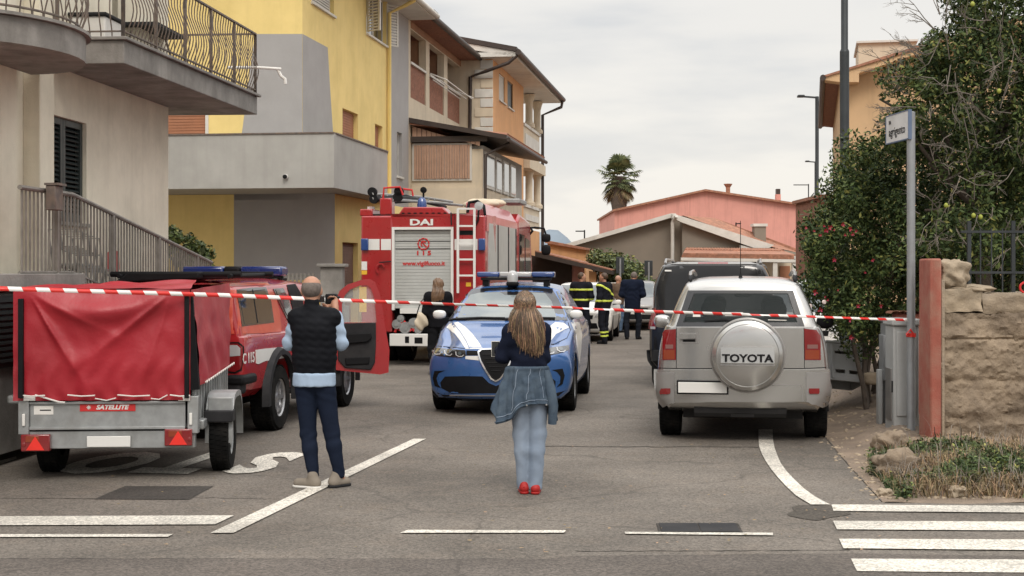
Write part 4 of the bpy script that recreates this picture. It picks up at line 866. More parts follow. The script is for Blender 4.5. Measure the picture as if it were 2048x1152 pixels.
tunnel.prism([(tun[0][0], -.4, tun[0][1]), (tun[1][0], -.4, tun[1][1]), (tun[2][0], -.4, tun[2][1]), (tun[3][0], -.4, tun[3][1])], (0, 4.4, 0))
rv_proj = Proj(RV, me)
me.materials.append(M['silv']); cm = cuts.mesh('c'); cm.materials.append(M['under']); me = boolean(me, cm, None)
if len(me.materials) < 2: me.materials.append(M['under'])
body = finish_body(me, tunnel, M['silv'], rv, inner=M['dgrey'])
pj = rv_proj
gl = pm('tinted_see_through_glass', (.03, .038, .038), .03, 0, 0, 3, trans=0, spec=.35, alpha=.5)
# black band round the glass, and the see-through pane
ringp = [(1376, 581), (1586, 581), (1609, 653), (1352, 653)]; inn = [(1388, 587), (1576, 587), (1595, 645), (1366, 645)]
for a_, b_ in ((0, 1), (1, 2), (2, 3), (3, 0)): pj.patch('glass_surround', [ringp[a_], ringp[b_], inn[b_], inn[a_]], M['blackp'], rv, .004, .03)
pj.patch('rear_window', inn, gl, rv, .003, .002)
ww = [(-.62, 2.55, 1.60), (.62, 2.55, 1.60), (.76, 3.05, 1.12), (-.76, 3.05, 1.12)]
MB().add(ww, [(0, 1, 2, 3)]).build('windscreen', gl, rv)
for x in (-.32, .34):
    hb = rock_mesh('headrest', .14, .06, .11, 3, 3, 0, 1, .3); hb.materials.append(M['dgrey']); o = link('headrest', hb, rv); o.location = (x, .85, 1.36); o = link('headrest', hb, rv); o.location = (x, 1.9, 1.40)
BX('rear_seat', M['dgrey'], rv, -.65, .65, .80, .95, 1.14, 1.28, .03); hb = rock_mesh('rear_view_mirror', .11, .03, .035, 3, 3, 0, 1, .3); hb.materials.append(M['black']); o = link('rear_view_mirror', hb, rv); o.location = (0, 2.6, 1.50)
for s_, tl in ((-1, [(1327, 667), (1331, 660), (1352, 658), (1352, 720), (1326, 720)]), (1, [(1608, 657), (1632, 660), (1640, 672), (1641, 720), (1609, 720)])):
    L_ = pj.patch('tail_light', tl, M['redL'], rv, .012, .02)
    x0, x1 = (1329, 1350) if s_ < 0 else (1611, 1638)
    pj.patch('reversing_lens', [(x0+3, 689), (x1-3, 689), (x1-3, 697), (x0+3, 697)], M['smokeL'], L_, .015, .01); pj.patch('indicator_lens', [(x0-1, 700), (x1, 700), (x1, 718), (x0-1, 718)], M['orgL'], L_, .015, .01)
seam = M['black']
pj.line('door_seam', [(1353, 655), (1352.5, 736)], 1.1, seam, rv, .002); pj.line('door_seam', [(1608, 655), (1609, 736)], 1.1, seam, rv, .002)
pj.line('bumper_seam', [(1316, 736), (1352, 737), (1480, 737), (1609, 737), (1652, 735)], 1.6, seam, rv, .003)
bp = pj.patch('bumper', [(1314, 738.5), (1353, 739.5), (1608, 739.5), (1654, 738), (1656, 770), (1652, 806), (1640, 812), (1608, 803), (1352, 803), (1330, 812), (1317, 806), (1312, 770)], M['silv'], rv, .035, .04)
pj.line('bumper_seam', [(1353, 768), (1480, 770), (1600, 770), (1603, 777), (1604, 803)], 1.2, M['silvd'], rv, .037)
for pl in ([(1314, 745), (1350, 745), (1351, 803), (1330, 811), (1318, 806), (1312, 775)], [(1611, 745), (1653, 745), (1656, 775), (1651, 806), (1638, 811), (1611, 803)]): pj.patch('bumper_corner', pl, M['silvd'], rv, .042, .03)
for x0, x1 in ((1326, 1343), (1616, 1636)): pj.patch('reflector', [(x0, 776), (x1, 776), (x1+.5, 783), (x1-1, 787), (x0+1, 787), (x0-.5, 783)], M['redL'], rv, .052, .03)
hd = pj.patch('handle_recess', [(1361, 666), (1396, 666), (1397, 686), (1361, 687)], M['silvd'], rv, .004, .02); pj.patch('handle', [(1360, 668), (1392, 668), (1392, 677), (1360, 678)], M['silv'], hd, .03, .02); pj.patch('handle_gap', [(1366, 679), (1391, 679), (1391, 683.5), (1366, 683.5)], M['black'], hd, .008, .02)
pj.line('badge_line', [(1536, 640), (1573, 641)], 1.4, M['trim'], rv, .008); pj.patch('window_sticker', [(1386, 629), (1401, 629), (1401, 634), (1386, 634)], M['white'], rv, .008, .004); pj.patch('window_sticker', [(1450, 625), (1486, 625), (1486, 632), (1450, 632)], M['white'], rv, .008, .004)
pj.line('rear_wiper', [(1410, 643), (1450, 640), (1480, 645)], 3, M['black'], rv, .02)
# spare wheel with painted cover
cx_, cz_ = RV.front(1495, 711, -.2); sw = MB().lathe([(.36, .24), (.372, .1), (.372, -.02), (.355, -.07), (.32, -.09), (.315, -.082), (.30, -.088), (.15, -.105), (0, -.11)], (cx_, -.14, cz_), 'y', 64).build('spare_wheel_cover', M['silv'], rv, smooth=True, angle=25)
MB().lathe([(.368, .08), (.385, .075), (.385, -.005), (.374, -.012)], (cx_, -.14, cz_), 'y', 64).build('cover_rim', M['silvd'], sw, smooth=True)
def cyl_y(x, z): d = math.hypot(x, z); return -.14-(.088+.022*max(0, 1-(d/.30)**2))
def band(name, z0, z1, mat, d0, d1, xe=.27):
    n = 24; V = []; 
    for j, (z, dd) in enumerate(((z0, 0), (z0, d0), (z1, d1), (z1, 0))):
        for i in range(n+1):
            x = -xe+2*xe*i/n; V.append((cx_+x, cyl_y(x, z)-dd+.002, cz_+z))
    Fs = [(j*(n+1)+i, j*(n+1)+i+1, (j+1)*(n+1)+i+1, (j+1)*(n+1)+i) for j in range(3) for i in range(n)]
    return MB().add(V, Fs).build(name, mat, sw, smooth=True, angle=30)
band('cover_ridge', -.075, .085, M['silv'], .022, .006); band('cover_groove', -.10, -.085, M['silvd'], .004, .001); band('cover_groove', .09, .10, M['silvd'], .003, .001, .25)
t = text('lettering', 'TOYOTA', M['black'], sw, (cx_, cyl_y(0, 0)-.024, cz_-.028), .108, ext=.003, sx=1.15, bold=.0035)
for s_ in (-1, 1):
    for wy in (.80, 3.2): wheel(rv, s_*.775, wy, .345, .225, s_, 5)
    MB().tube([(s_*.55, .45, 1.70), (s_*.555, .62, 1.765), (s_*.56, 1.6, 1.785), (s_*.55, 2.15, 1.74)], .02, 8).build('roof_rail', M['silvd'], rv, smooth=True)
    fb_ = rock_mesh('rail_foot', .028, .12, .022, 1, 3, 0, 1, .3); fb_.materials.append(M['black']); o = link('rail_foot', fb_, rv); o.location = (s_*.55, .48, 1.712); o.rotation_euler = (.30, 0, 0)
    MB().prism([(s_*.90, .50, .30), (s_*.66, .50, .30), (s_*.66, .50, .52), (s_*.90, .50, .52)], (0, .04, 0)).build('mud_flap', M['black'], rv)
    mirror(rv, s_*.98, 2.75, 1.17, s_, M['silv'] if s_ < 0 else M['black'], (.22, .13, .17))
BX('underbody', M['under'], rv, -.62, .62, .25, 3.4, .24, .42); MB().tube([(-.5, .12, .33), (.45, .12, .33)], .07, 10).build('exhaust', M['under'], rv)
BX('tow_bracket', M['under'], rv, -.12, .12, .06, .2, .27, .37)
ax_, az_ = RV.front(1481, 568, .35); MB().lathe([(.03, 0), (.022, .02), (.008, .05), (.004, .08), (.0035, .62)], (ax_, .45, 1.70), 'z', 10).build('aerial', M['black'], rv, smooth=True)
px_, pz_ = RV.front(1405, 775, -.05); pt = BX('number_plate', M['whitep'], rv, px_-.25, px_+.25, -.075, -.06, pz_-.055, pz_+.055, .004); BX('plate_holder', M['black'], pt, px_-.265, px_+.265, -.058, .02, pz_-.07, pz_+.07)
# ---------------------------------------------------------------- blue police car facing the camera
PC = Fr(((993-CX)/F*18.15, 18.15), 1368)
pc = thing('police_car', 'blue and white police car with light bar facing the camera', 'car', PC)
def ps(w, zb, z1, z2, wb, zbelt, wr, zr, zc): return [(0, zb), (w*.85, zb), (w*.95, zb+.08), (w, zb+.3), (w*.99, z1), (w*.96, z2), (wb, zbelt), (wb*.6+wr*.4, zbelt+(zr-zbelt)*.42), (wr+.03, zr-.05), (wr-.03, zr+.0), (wr*.55, (zr+zc)/2+.012), (0, zc)]
K_ = [(0, ps(.90, .20, .62, .70, .80, .755, .62, .80, .835)), (.45, ps(.915, .19, .72, .80, .84, .855, .62, .915, .95)), (1.05, ps(.915, .2, .80, .92, .87, 1.0, .72, 1.075, 1.10)),
      (1.45, ps(.915, .2, .82, .95, .87, 1.05, .74, 1.235, 1.28)), (2.0, ps(.915, .2, .84, .95, .87, 1.06, .60, 1.545, 1.595)), (2.7, ps(.915, .2, .85, .95, .86, 1.05, .59, 1.585, 1.64)), (3.5, ps(.915, .2, .86, .97, .86, 1.08, .58, 1.53, 1.58)), (4.1, ps(.90, .25, .85, .98, .84, 1.06, .56, 1.2, 1.23)), (4.45, ps(.86, .35, .8, .92, .8, 1.0, .6, 1.04, 1.06))]
def dfp(x, y, z):
    f = max(0, 1-y/1.1); b = .34*(abs(x)/.92)**2.6; return (x, y+f*b+f*f*(.05*((z-.55)/.3)**2 if z > .55 else .02*((z-.55)/.3)**2), z)
me, cuts = car_body(K_, .07, deform=dfp, wheels=((.92, .35), (3.56, .35)), wr=.395, hw=.92)
pj = Proj(PC, me); body = finish_body(me, cuts, M['bluep'], pc, angle=33)
wsg = pm('windscreen_glass', (.10, .125, .125), .05, 0, .3, 1.5, coat=.9, spec=.8)
sc = pj.patch('windscreen', [(893, 641), (912, 611), (933, 583), (948, 578), (1000, 575), (1060, 575), (1104, 578), (1118, 600), (1135, 641), (1080, 641.5), (1000, 642), (940, 642)], M['blackp'], pc, .004, .02)
pj.patch('windscreen_glass', [(915, 636), (924, 614), (941, 590), (960, 586), (1000, 585), (1010, 591), (1040, 591), (1048, 585), (1090, 587), (1103, 603), (1113, 636)], wsg, sc, .007, .01)
pj.line('wiper', [(899, 640), (960, 637), (1010, 638)], 2.5, M['black'], pc, .02); pj.line('wiper', [(1010, 640), (1060, 637), (1110, 638)], 2.5, M['black'], pc, .02)
pj.line('bonnet_seam', [(893, 645), (882, 656), (873, 672), (866, 688), (872, 692), (930, 697)], 1.2, M['black'], pc, .002)
pj.line('bonnet_seam', [(1136, 645), (1141, 660), (1134, 676), (1110, 688), (1090, 690), (1050, 697)], 1.2, M['black'], pc, .002)
# white swooping stripes
pj.patch('white_stripe', [(899, 648), (916, 644), (931, 654), (945, 668), (957, 684), (966, 698), (931, 698), (922, 684), (910, 668), (893, 655)], M['whitep'], pc, .004, .01)
pj.line('stripe_line', [(908, 649), (920, 663), (932, 682), (939, 697)], 1.3, M['bluep'], pc, .007)
pj.patch('white_stripe', [(931, 712), (957, 712), (958, 721), (931, 718)], M['whitep'], pc, .004, .01)
pj.patch('white_stripe', [(1110, 645), (1128, 646), (1138, 655), (1112, 668), (1098, 686), (1094, 698), (1066, 698), (1074, 680), (1088, 662)], M['whitep'], pc, .004, .01)
pj.patch('white_stripe', [(1028, 712), (1056, 712), (1056, 720), (1028, 721)], M['whitep'], pc, .004, .01)
# lamps
for hp, cs in (([(859, 694), (880, 697), (905, 699), (931, 701), (932.5, 711.5), (923, 715.5), (898, 714), (873, 711.5), (861, 703)], ((875, 704), (897, 706), (920, 708))), ([(1062, 701), (1090, 697), (1115, 694), (1137, 691), (1138, 700), (1120, 706.5), (1100, 711), (1070, 714), (1060, 711)], ((1122, 699.5), (1101, 703), (1078, 706)))):
    h_ = pj.patch('headlight', hp, M['blackp'], pc, .006, .02)
    for cx, cy in cs:
        pj.line('light_signature', [(cx-8, cy-4), (cx-7, cy+2), (cx-2, cy+5), (cx+5, cy+5), (cx+8, cy+2)], 1.7, M['clrL'], h_, .012)
        pj.patch('lens', [(cx+4*math.cos(a), cy-1+3*math.sin(a)) for a in np.linspace(0, 6.28, 9)[:-1]], M['glassg'], h_, .010, .01)
pj.patch('upper_grille', [(933, 701), (962, 702), (955, 711), (933, 711)], M['black'], pc, .004, .02); pj.patch('upper_grille', [(1022, 702), (1060, 701), (1060, 711), (1028, 711)], M['black'], pc, .004, .02)
shp = [(957, 706), (964, 701), (992, 700), (1020, 701), (1027, 706), (1022, 722), (1010, 745), (1001, 757), (992, 762), (983, 757), (973, 742), (962, 722)]
sg = pj.patch('shield_grille', shp, M['black'], pc, .012, .03)
pj.line('chrome_surround', shp[5:]+shp[:2], 3.0, M['chrome'], sg, .028); pj.line('chrome_surround', shp[:6], 3.0, M['chrome'], sg, .028)
for i in range(5):
    y = 709+i*8; hw_ = 27-i*4.4; pj.line('grille_bar', [(992-hw_, y), (992+hw_, y)], 1.2, M['dgrey'], sg, .02)
bd_ = rock_mesh('badge', .032, .012, .032, 0, 2, 0); bd_.materials.append(M['chrome']); c, n = pj.hit(992, 698); o = link('badge', bd_, pc); o.location = c+n*.01
pj.patch('lower_intake', [(881, 765), (890, 753), (930, 752), (965, 753), (978, 766), (992, 772), (1006, 766), (1018, 753), (1070, 752), (1099, 752), (1111, 762), (1110, 777), (1092, 786), (903, 787), (883, 776)], M['black'], pc, .004, .05)
pj.line('chin_strip', [(900, 790), (960, 791), (1040, 791), (1096, 789)], 1.8, M['silvd'], pc, .012)
pj.patch('lower_trim', [(858, 777), (884, 789), (930, 792), (1060, 792), (1100, 789), (1147, 777), (1146, 790), (1112, 800), (1000, 803), (900, 801), (861, 792)], M['dgrey'], pc, .004, .03)
for pl in ([(869, 742), (890, 741), (878, 746), (873, 756), (876, 768), (882, 776), (870, 772), (866, 756)], [(1125, 737), (1104, 740), (1114, 744), (1121, 753), (1120, 766), (1113, 775), (1125, 768), (1129, 751)]): pj.patch('side_intake', pl, M['black'], pc, .005, .03)
for a_, b_ in (((868, 692), (876, 682)),): pass
# doors, side windows and lettering side (seen edge on)
pj.patch('side_window', [(1112, 583), (1120, 600), (1139, 640), (1152, 637), (1138, 610), (1122, 584)], M['glass'], pc, .004, .01)
pj.patch('white_door_panel', [(1142, 645), (1158, 644), (1164, 668), (1162, 700), (1158, 732), (1155, 700), (1152, 668)], M['whitep'], pc, .004, .01)
for s_, px in ((-1, 879), (1, 1152)):
    q = PC.front(px, 629, 1.6); mirror(pc, q[0], 1.6, q[1], s_, M['whitep'], (.19, .13, .125), .05)
for s_ in (-1, 1):
    for wy in (.92, 3.56): wheel(pc, s_*.79, wy, .345, .235, s_, 5)
    MB().lathe([(.405, 0), (.44, 0), (.44, .03), (.405, .03)], (s_*.895 if s_ > 0 else -.925, .92, .35), 'x', 30).build('arch_trim', M['dgrey'], pc, smooth=True) if False else None
BX('underbody', M['under'], pc, -.5, .5, .5, 4.0, .18, .4); BX('undertray', M['under'], pc, -.62, .62, .32, 1.0, .16, .3)
lx0, lz0_ = PC.front(956, 549, 2.1); lx1, _ = PC.front(1110, 549, 2.1); lm = (lx0+lx1)/2; lw = (lx1-lx0)/2
lb_ = BX('light_bar', M['dgrey'], pc, lm-lw+.05, lm+lw-.05, 2.0, 2.22, 1.66, 1.70, .01)
for x0, x1, mt, nm in ((-lw, -lw*.42, 'blueL', 'blue_lens'), (-lw*.415, lw*.415, 'clrL', 'clear_lens'), (lw*.42, lw, 'blueL', 'blue_lens')):
    BX(nm, M[mt], lb_, lm+x0, lm+x1, 1.97, 2.25, 1.705, 1.775, .02)
for s_ in (-1, 1): BX('bracket', M['black'], lb_, lm+s_*.42-.04, lm+s_*.42+.04, 2.02, 2.18, 1.58, 1.66)
MB().lathe([(.075, 0), (.078, .08), (.06, .13), (.03, .15), (0, .155)], (lm-.03, 1.9, 1.64), 'z', 18).build('siren_dome', M['clrL'], pc, smooth=True); BX('dome_base', M['black'], pc, lm-.11, lm+.05, 1.82, 1.98, 1.585, 1.64, .02)
# ---------------------------------------------------------------- red fire pickup with open door
PU = Fr((-2.81, 15.42), 1463); hwp = .86; PU.o = PU.o-PU.ex*hwp
pu = thing('pickup_truck', 'red fire service pickup with hardtop, blue light bar and its front door open', 'pickup', PU)
def us(w, zb, zs, zbelt, wb, zr, wr, zc): return [(0, zb), (w*.86, zb), (w*.97, zb+.08), (w, .75), (w*.995, zs), (w*.96, zbelt-.03), (wb, zbelt), (wb*.5+wr*.5, zbelt+(zr-zbelt)*.5), (wr+.03, zr-.06), (wr-.05, zr-.0), (wr*.5, zc), (0, zc)]
K_ = [(0, us(.86, .48, 1.05, 1.13, .82, 1.62, .70, 1.65)), (.3, us(.865, .44, 1.05, 1.13, .82, 1.63, .71, 1.66)), (1.75, us(.865, .42, 1.04, 1.12, .82, 1.64, .70, 1.68)), (2.3, us(.865, .40, 1.04, 1.12, .81, 1.66, .67, 1.70)),
      (3.1, us(.865, .4, 1.03, 1.1, .81, 1.63, .66, 1.67)), (3.75, us(.86, .42, 1.0, 1.06, .8, 1.12, .6, 1.15)), (4.7, us(.84, .45, .92, .97, .76, 1.01, .58, 1.03)), (4.9, us(.78, .5, .85, .9, .7, .93, .5, .95))]
me, cuts = car_body(K_, .05, wheels=((1.18, .38), (4.12, .38)), wr=.46, hw=.87, wdep=.36)
pj = Proj(PU, me); body = finish_body(me, cuts, M['redp'], pu, angle=33)
sd = lambda px, py: PU.side(px, py, hwp)
pj.patch('hardtop_side', [(459, 668), (457, 600), (460, 568), (500, 565), (535, 564), (548, 590), (558, 620), (562, 655), (562, 664), (510, 667)], M['orgp'], pu, .006, .01)
pj.patch('rear_corner_trim', [(445, 672), (444, 598), (448, 590), (456, 592), (457, 671)], M['dgrey'], pu, .01, .02)
w_ = pj.patch('side_window', [(472, 580), (500, 576), (531, 575), (541, 603), (547, 645), (515, 649), (483, 653), (478, 620)], M['blackp'], pu, .010, .02); pj.patch('pane', [(476, 584), (503, 580), (528, 579), (537, 603), (542, 641), (515, 645), (487, 649), (482, 620)], M['glass'], w_, .013, .01); pj.line('window_divider', [(503, 580), (513, 646)], 1.5, M['black'], w_, .016)
w_ = pj.patch('rear_cab_window', [(546, 578), (566, 576), (576, 598), (585, 628), (583, 650), (574, 640), (560, 612)], M['blackp'], pu, .006, .02); pj.patch('pane', [(550, 580), (564, 579), (573, 600), (581, 628), (578, 640), (562, 608)], M['glassg'], w_, .01, .01)
pj.patch('front_door_opening', [(573, 570), (590, 568), (603, 590), (612, 640), (618, 700), (612, 748), (597, 752), (596, 700), (590, 640)], M['black'], pu, .006, .02)
pj.patch('light_surround', [(454, 688), (462, 684), (478, 684), (487, 693), (487, 713), (483, 741), (471, 747), (454, 745)], M['black'], pu, .008, .02)
tlp = pj.patch('tail_light', [(457, 690), (463, 687), (476, 687), (484, 694), (485, 712), (481, 738), (470, 744), (457, 742)], M['redL'], pu, .015, .02); pj.patch('clear_lens', [(459, 690), (475, 690), (481, 697), (481, 711), (459, 713)], M['clrL'], tlp, .018, .01)
# white band, arches, text
pj.patch('white_band', [(511, 700), (530, 697), (566, 694), (567, 716), (530, 722), (516, 728), (512, 727)], M['whitep'], pu, .006, .01); pj.patch('white_band', [(570, 694), (576, 693.5), (576, 717), (571, 717)], M['whitep'], pu, .006, .01); pj.patch('white_band', [(448, 706), (454, 706), (454, 738), (448, 738)], M['whitep'], pu, .008, .01)
for yw, nm in ((1.18, 0), (4.12, 1)):
    arc = [(.46, math.radians(a)) for a in range(-8, 189, 7)]; V = []
    for r_, a in arc:
        for rr_, xx in ((.455, .875), (.46, .935), (.52, .93), (.545, .855)): V.append((xx, yw+rr_*math.cos(a), .38+rr_*math.sin(a)*1.02))
    n = len(arc); MB().add(V, [(i*4+j, i*4+j+1, i*4+5+j, i*4+4+j) for i in range(n-1) for j in range(3)]).build('wheel_arch', M['dgrey'], pu, smooth=True)
for s_ in (-1, 1):
    for wy in (1.18, 4.12): wheel(pu, s_*.775, wy, .365, .25, s_, 6, rr=.60)
q = PU.side(489, 718, hwp); t = text('lettering', 'C 115', M['whitep'], pu, (hwp+.014, q[0]+.10, q[1]+.0), .155, (R(90), 0, R(90)), .002, bold=.002)
BX('rear_bumper', M['dgrey'], pu, -.86, .88, -.14, .06, .50, .64, .03); BX('bumper_corner', M['black'], pu, .70, .92, -.16, .30, .60, .70, .03); BX('tow_hitch', M['galv'], pu, -.06, .06, -.4, .0, .40, .46, .01)
BX('hitch_frame', M['dgrey'], pu, .45, .75, -.12, 0, .36, .52, .01); BX('underbody', M['under'], pu, -.5, .5, .2, 4.6, .30, .5); BX('side_step', M['dgrey'], pu, .80, .90, 1.75, 3.5, .36, .41, .015)
lx0 = PU.front(366, 545, 2.4)[0]; lx1 = PU.front(565, 545, 2.4)[0]; lm = (lx0+lx1)/2; lw = (lx1-lx0)/2; lz = PU.front(500, 545, 2.4)[1]
lb_ = BX('light_bar', M['black'], pu, lm-lw*.92, lm+lw*.92, 2.38, 2.62, lz-.075, lz-.04, .01)
for x0, x1, mt, nm in ((-lw, -lw*.17, 'blueD', 'blue_lens'), (-lw*.165, lw*.165, 'black', 'speaker_box'), (lw*.17, lw, 'blueD', 'blue_lens')): BX(nm, M[mt], lb_, lm+x0, lm+x1, 2.36, 2.64, lz-.045, lz+.075, .03)
for x in (-.5, .5): BX('bracket', M['black'], lb_, x-.03, x+.03, 2.4, 2.6, 1.65, lz-.07)
MB().tube([(-.62, .25, 1.73), (-.62, 1.6, 1.74)], .025, 8).build('roof_rail', M['black'], pu); MB().tube([(.62, .25, 1.73), (.62, 1.6, 1.74)], .025, 8).build('roof_rail', M['black'], pu)
for i, y in enumerate((.35, 1.45)): MB().tube([(-.75, y, 1.75), (.72, y, 1.75)], .03, 8).build('roof_bar', M['black'], pu, smooth=True)
MB().prism([(-.66, .2, 1.66), (.3, .2, 1.70), (.3, .2, 1.78), (-.5, .2, 1.77)], (0, 1.2, 0)).build('folded_tarpaulin', M['black'], pu, bev=.02)
# open front door: hinged at the front edge, swung out
hy, hz0, hz1 = 3.52, .45, 1.58; hinge = Vector((hwp+.01, hy, 0))
c1 = PU.loc(P(776, 650, 19.0)); 
ang = math.atan2(c1.y-hy, c1.x-hwp); dd = Vector((math.cos(ang), math.sin(ang), 0)); nn = Vector((-dd.y, dd.x, 0)); Ld = 1.05
dY = hinge+dd*.5
def dpt(px, py, off=0):
    # intersection of the sight line with the door plane
    o_ = PU.loc(CAMP); r = ray(px, py); q = Vector((r.dot(PU.ex), r.dot(PU.ey), r.z)); t_ = (hinge+nn*off-o_).dot(nn)/q.dot(nn); return o_+q*t_
outl = [(672, 735), (672, 600), (679, 582), (695, 569), (722, 560), (740, 558), (750, 564), (760, 588), (766, 620), (772, 660), (779, 700), (777, 745), (760, 749), (700, 744)]
holep = [(684, 645), (684, 607), (690, 590), (704, 577), (726, 570), (738, 571), (746, 590), (751, 618), (752, 645)]
dm = MB(); A_ = [dpt(*p) for p in outl]; Bh = [dpt(*p) for p in holep]; th_ = nn*.07
top = [A_[0]]+A_[1:]; 
frm = [dpt(*p) for p in ((672, 735), (672, 600), (679, 582), (695, 569), (722, 560), (740, 558), (750, 564), (760, 588), (766, 620), (772, 660), (779, 700), (777, 745), (760, 749), (700, 744))]
ring_o = [(672, 645), (672, 600), (679, 582), (695, 569), (722, 560), (740, 558), (750, 564), (760, 588), (766, 620), (769, 645)]
ring_i = [(684, 645), (684, 607), (690, 590), (700, 579), (720, 571), (734, 570), (741, 575), (748, 595), (751, 620), (753, 645)]
for i in range(len(ring_o)-1): dm.prism([dpt(*ring_o[i]), dpt(*ring_o[i+1]), dpt(*ring_i[i+1]), dpt(*ring_i[i])], th_)
dm.prism([dpt(*p) for p in ((672, 645), (769, 645), (779, 700), (777, 745), (760, 749), (672, 740))], th_)
door = dm.build('door', M['redp'], pu, bev=.006)
ip = [(676, 647), (752, 645), (752, 690), (750, 725), (742, 740), (690, 736), (676, 720)]
MB().prism([dpt(*p, -.03) for p in ip], nn*.028).build('door_lining', M['dgrey'], door, bev=.01)
MB().prism([dpt(*p, -.07) for p in ((680, 668), (742, 666), (744, 676), (735, 684), (690, 688), (680, 684))], nn*.04).build('armrest', M['black'], door, bev=.01)
MB().prism([dpt(*p, -.05) for p in ((690, 716), (740, 714), (738, 728), (692, 730))], nn*.02).build('door_pocket', M['black'], door, bev=.008)
MB().prism([dpt(*p, .03) for p in ring_i], nn*.006).build('window_glass', pm('clear_window', (.6, .65, .65), .04, 0, 0, 3, alpha=.22), door)
# ---------------------------------------------------------------- trailer with red tarpaulin
TR = Fr((-3.44, 12.55), 835)
tl = thing('trailer', 'galvanised cargo trailer with red tarpaulin cover in front of the pickup', 'trailer', TR)
x0 = TR.front(45, 830, 0)[0]; x1 = TR.front(390, 830, 0)[0]; Lt = 2.15
T = lambda px, py, y=0.: (TR.front(px, py, y)[0], y, TR.front(px, py, y)[1])
zA, zB = .42, .74
tail = BX('tailboard', M['galv'], tl, x0+.06, x1-.08, -.0, .03, T(200, 858)[2], T(200, 803)[2], .006)
for z in (T(200, 805)[2], T(200, 856)[2]): BX('tailboard_lip', M['galv'], tail, x0+.06, x1-.08, -.022, -.001, z-.012, z+.012, .004)
for s_, x in ((-1, x0-.03), (1, x1-.06)):
    BX('corner_post', M['galv'], tl, x, x+.09, -.03, .06, .40, T(200, 800)[2]+.03, .006)
BX('top_rail', M['galv'], tl, x0+.06, x1-.08, .04, .09, T(200, 800)[2], T(200, 793)[2])
BX('chassis_bar', M['galv'], tl, x0, x1, .0, .08, T(200, 897)[2], T(200, 862)[2], .006)
for x in (x0, x1-.04): BX('side_board', M['galv'], tl, x, x+.035, .065, Lt, .44, .88, .004)
BX('floor', M['galv'], tl, x0+.04, x1-.04, .09, Lt, .44, .47); BX('front_board', M['galv'], tl, x0, x1, Lt+.001, Lt+.03, .44, .88)
for i in range(13): y = .15+i*.16; BX('side_rib', M['galv'], tl, x1+.0-.004, x1+.008, y, y+.05, .48, .86)
for j, (a_, b_, cc_, d_) in enumerate(((45, 103, 868, 901), (331, 386, 857, 890))):
    p = T(a_, cc_); q = T(b_, d_); L_ = BX('tail_light', M['redL'], tl, p[0], q[0], -.06, -.002, q[2], p[2], .008)
    mx_ = (p[0]+q[0])/2; h_ = p[2]-q[2]
    MB().prism([(mx_-.075, -.066, q[2]+.01), (mx_+.075, -.066, q[2]+.01), (mx_, -.066, p[2]-.015)], (0, .006, 0)).build('reflector_triangle', pm('red_reflector_%d' % j, (.75, .03, .02), .35), L_)
    BX('indicator_lens', M['orgL'], L_, mx_-.08, mx_+.03, -.064, -.0605, q[2]+h_*.55, p[2]-.012, .002)
    MB().lathe([(0, -.008), (.016, -.006), (.018, 0)], (mx_+(.095 if j else -.095), -.06, q[2]+h_*.4), 'y', 12).build('lens', M['redL'], L_, smooth=True)
for x in (x0+.02, x1-.03):
    BX('latch', M['white'], tl, x-.012, x+.012, -.05, -.032, T(200, 850)[2], T(200, 826)[2], .004)
p = T(160, 807); q = T(271, 822); lb_ = BX('red_label', M['redm'], tl, p[0], q[0], -.006, -.001, q[2], p[2])
text('lettering', 'SATELLITE', M['whitep'], lb_, ((p[0]*.42+q[0]*.58), -.008, (p[2]+q[2])/2-.001), .052, ext=.001, sx=1.12, bold=.0022, shear=.25)
mb = MB()
for k in range(4): a = k*math.pi/4; c = Vector((p[0]+.075, -.008, (p[2]+q[2])/2)); mb.bar(c-Vector((math.cos(a)*.018, 0, math.sin(a)*.018)), c+Vector((math.cos(a)*.018, 0, math.sin(a)*.018)), .005, .002, up=(0, 1, 0))
mb.build('star_mark', M['whitep'], lb_)
p = T(68, 812); q = T(107, 829); BX('white_sticker', M['white'], tl, p[0], q[0], -.004, -.001, q[2], p[2]); st_ = BX('sticker_line', M['dgrey'], tl, p[0]+.05, q[0]-.02, -.006, -.0045, (p[2]+q[2])/2-.004, (p[2]+q[2])/2+.006)
p = T(175, 872); q = T(262, 893); np_ = BX('number_plate', M['whitep'], tl, p[0], q[0], -.03, -.012, q[2], p[2], .004)
# wheels, mudguards, drawbar
for s_, x in ((-1, x0+.10), (1, x1+.15)):
    wheel(tl, x, .66, .315, .17, s_, 8, rim=M['galv'], rr=.58)
for s_, x in ((1, x1+.03),):
    n = 12; V = []
    for i in range(n+1):
        a = R(-8)+math.pi*1.09*i/n; cy_, cz__ = .78+math.cos(a)*.40, .33+min(math.sin(a)*.42, .37)
        V += [(x, cy_, cz__), (x+.24, cy_, cz__), (x+.24, cy_*1.0, cz__-.05)]
    MB().add(V, [(i*3+j, i*3+j+1, i*3+4+j, i*3+3+j) for i in range(n) for j in range(2)]).build('mudguard', M['galv'], tl, smooth=True, angle=60)
    p = T(416, 792, .38); q = T(466, 872, .38); BX('mudguard_back', M['galv'], tl, p[0], q[0], .365, .385, q[2]+.12, p[2]-.01, .02)
p = T(45, 862, .38); BX('mudguard', M['galv'], tl, x0-.26+.03, x0+.0, .36, 1.2, .62, .70, .02)
MB().tube([(x0+.3, .2, .42), ((x0+x1)/2, .9, .28), (x1-.3, .2, .42)], .012, 6).build('stay_cable', M['black'], tl); BX('axle', M['under'], tl, x0+.1, x1+.1, .74, .82, .27, .35); MB().tube([((x0+x1)/2, Lt, .46), ((x0+x1)/2, Lt+1.0, .44)], .035, 8).build('drawbar', M['galv'], tl)
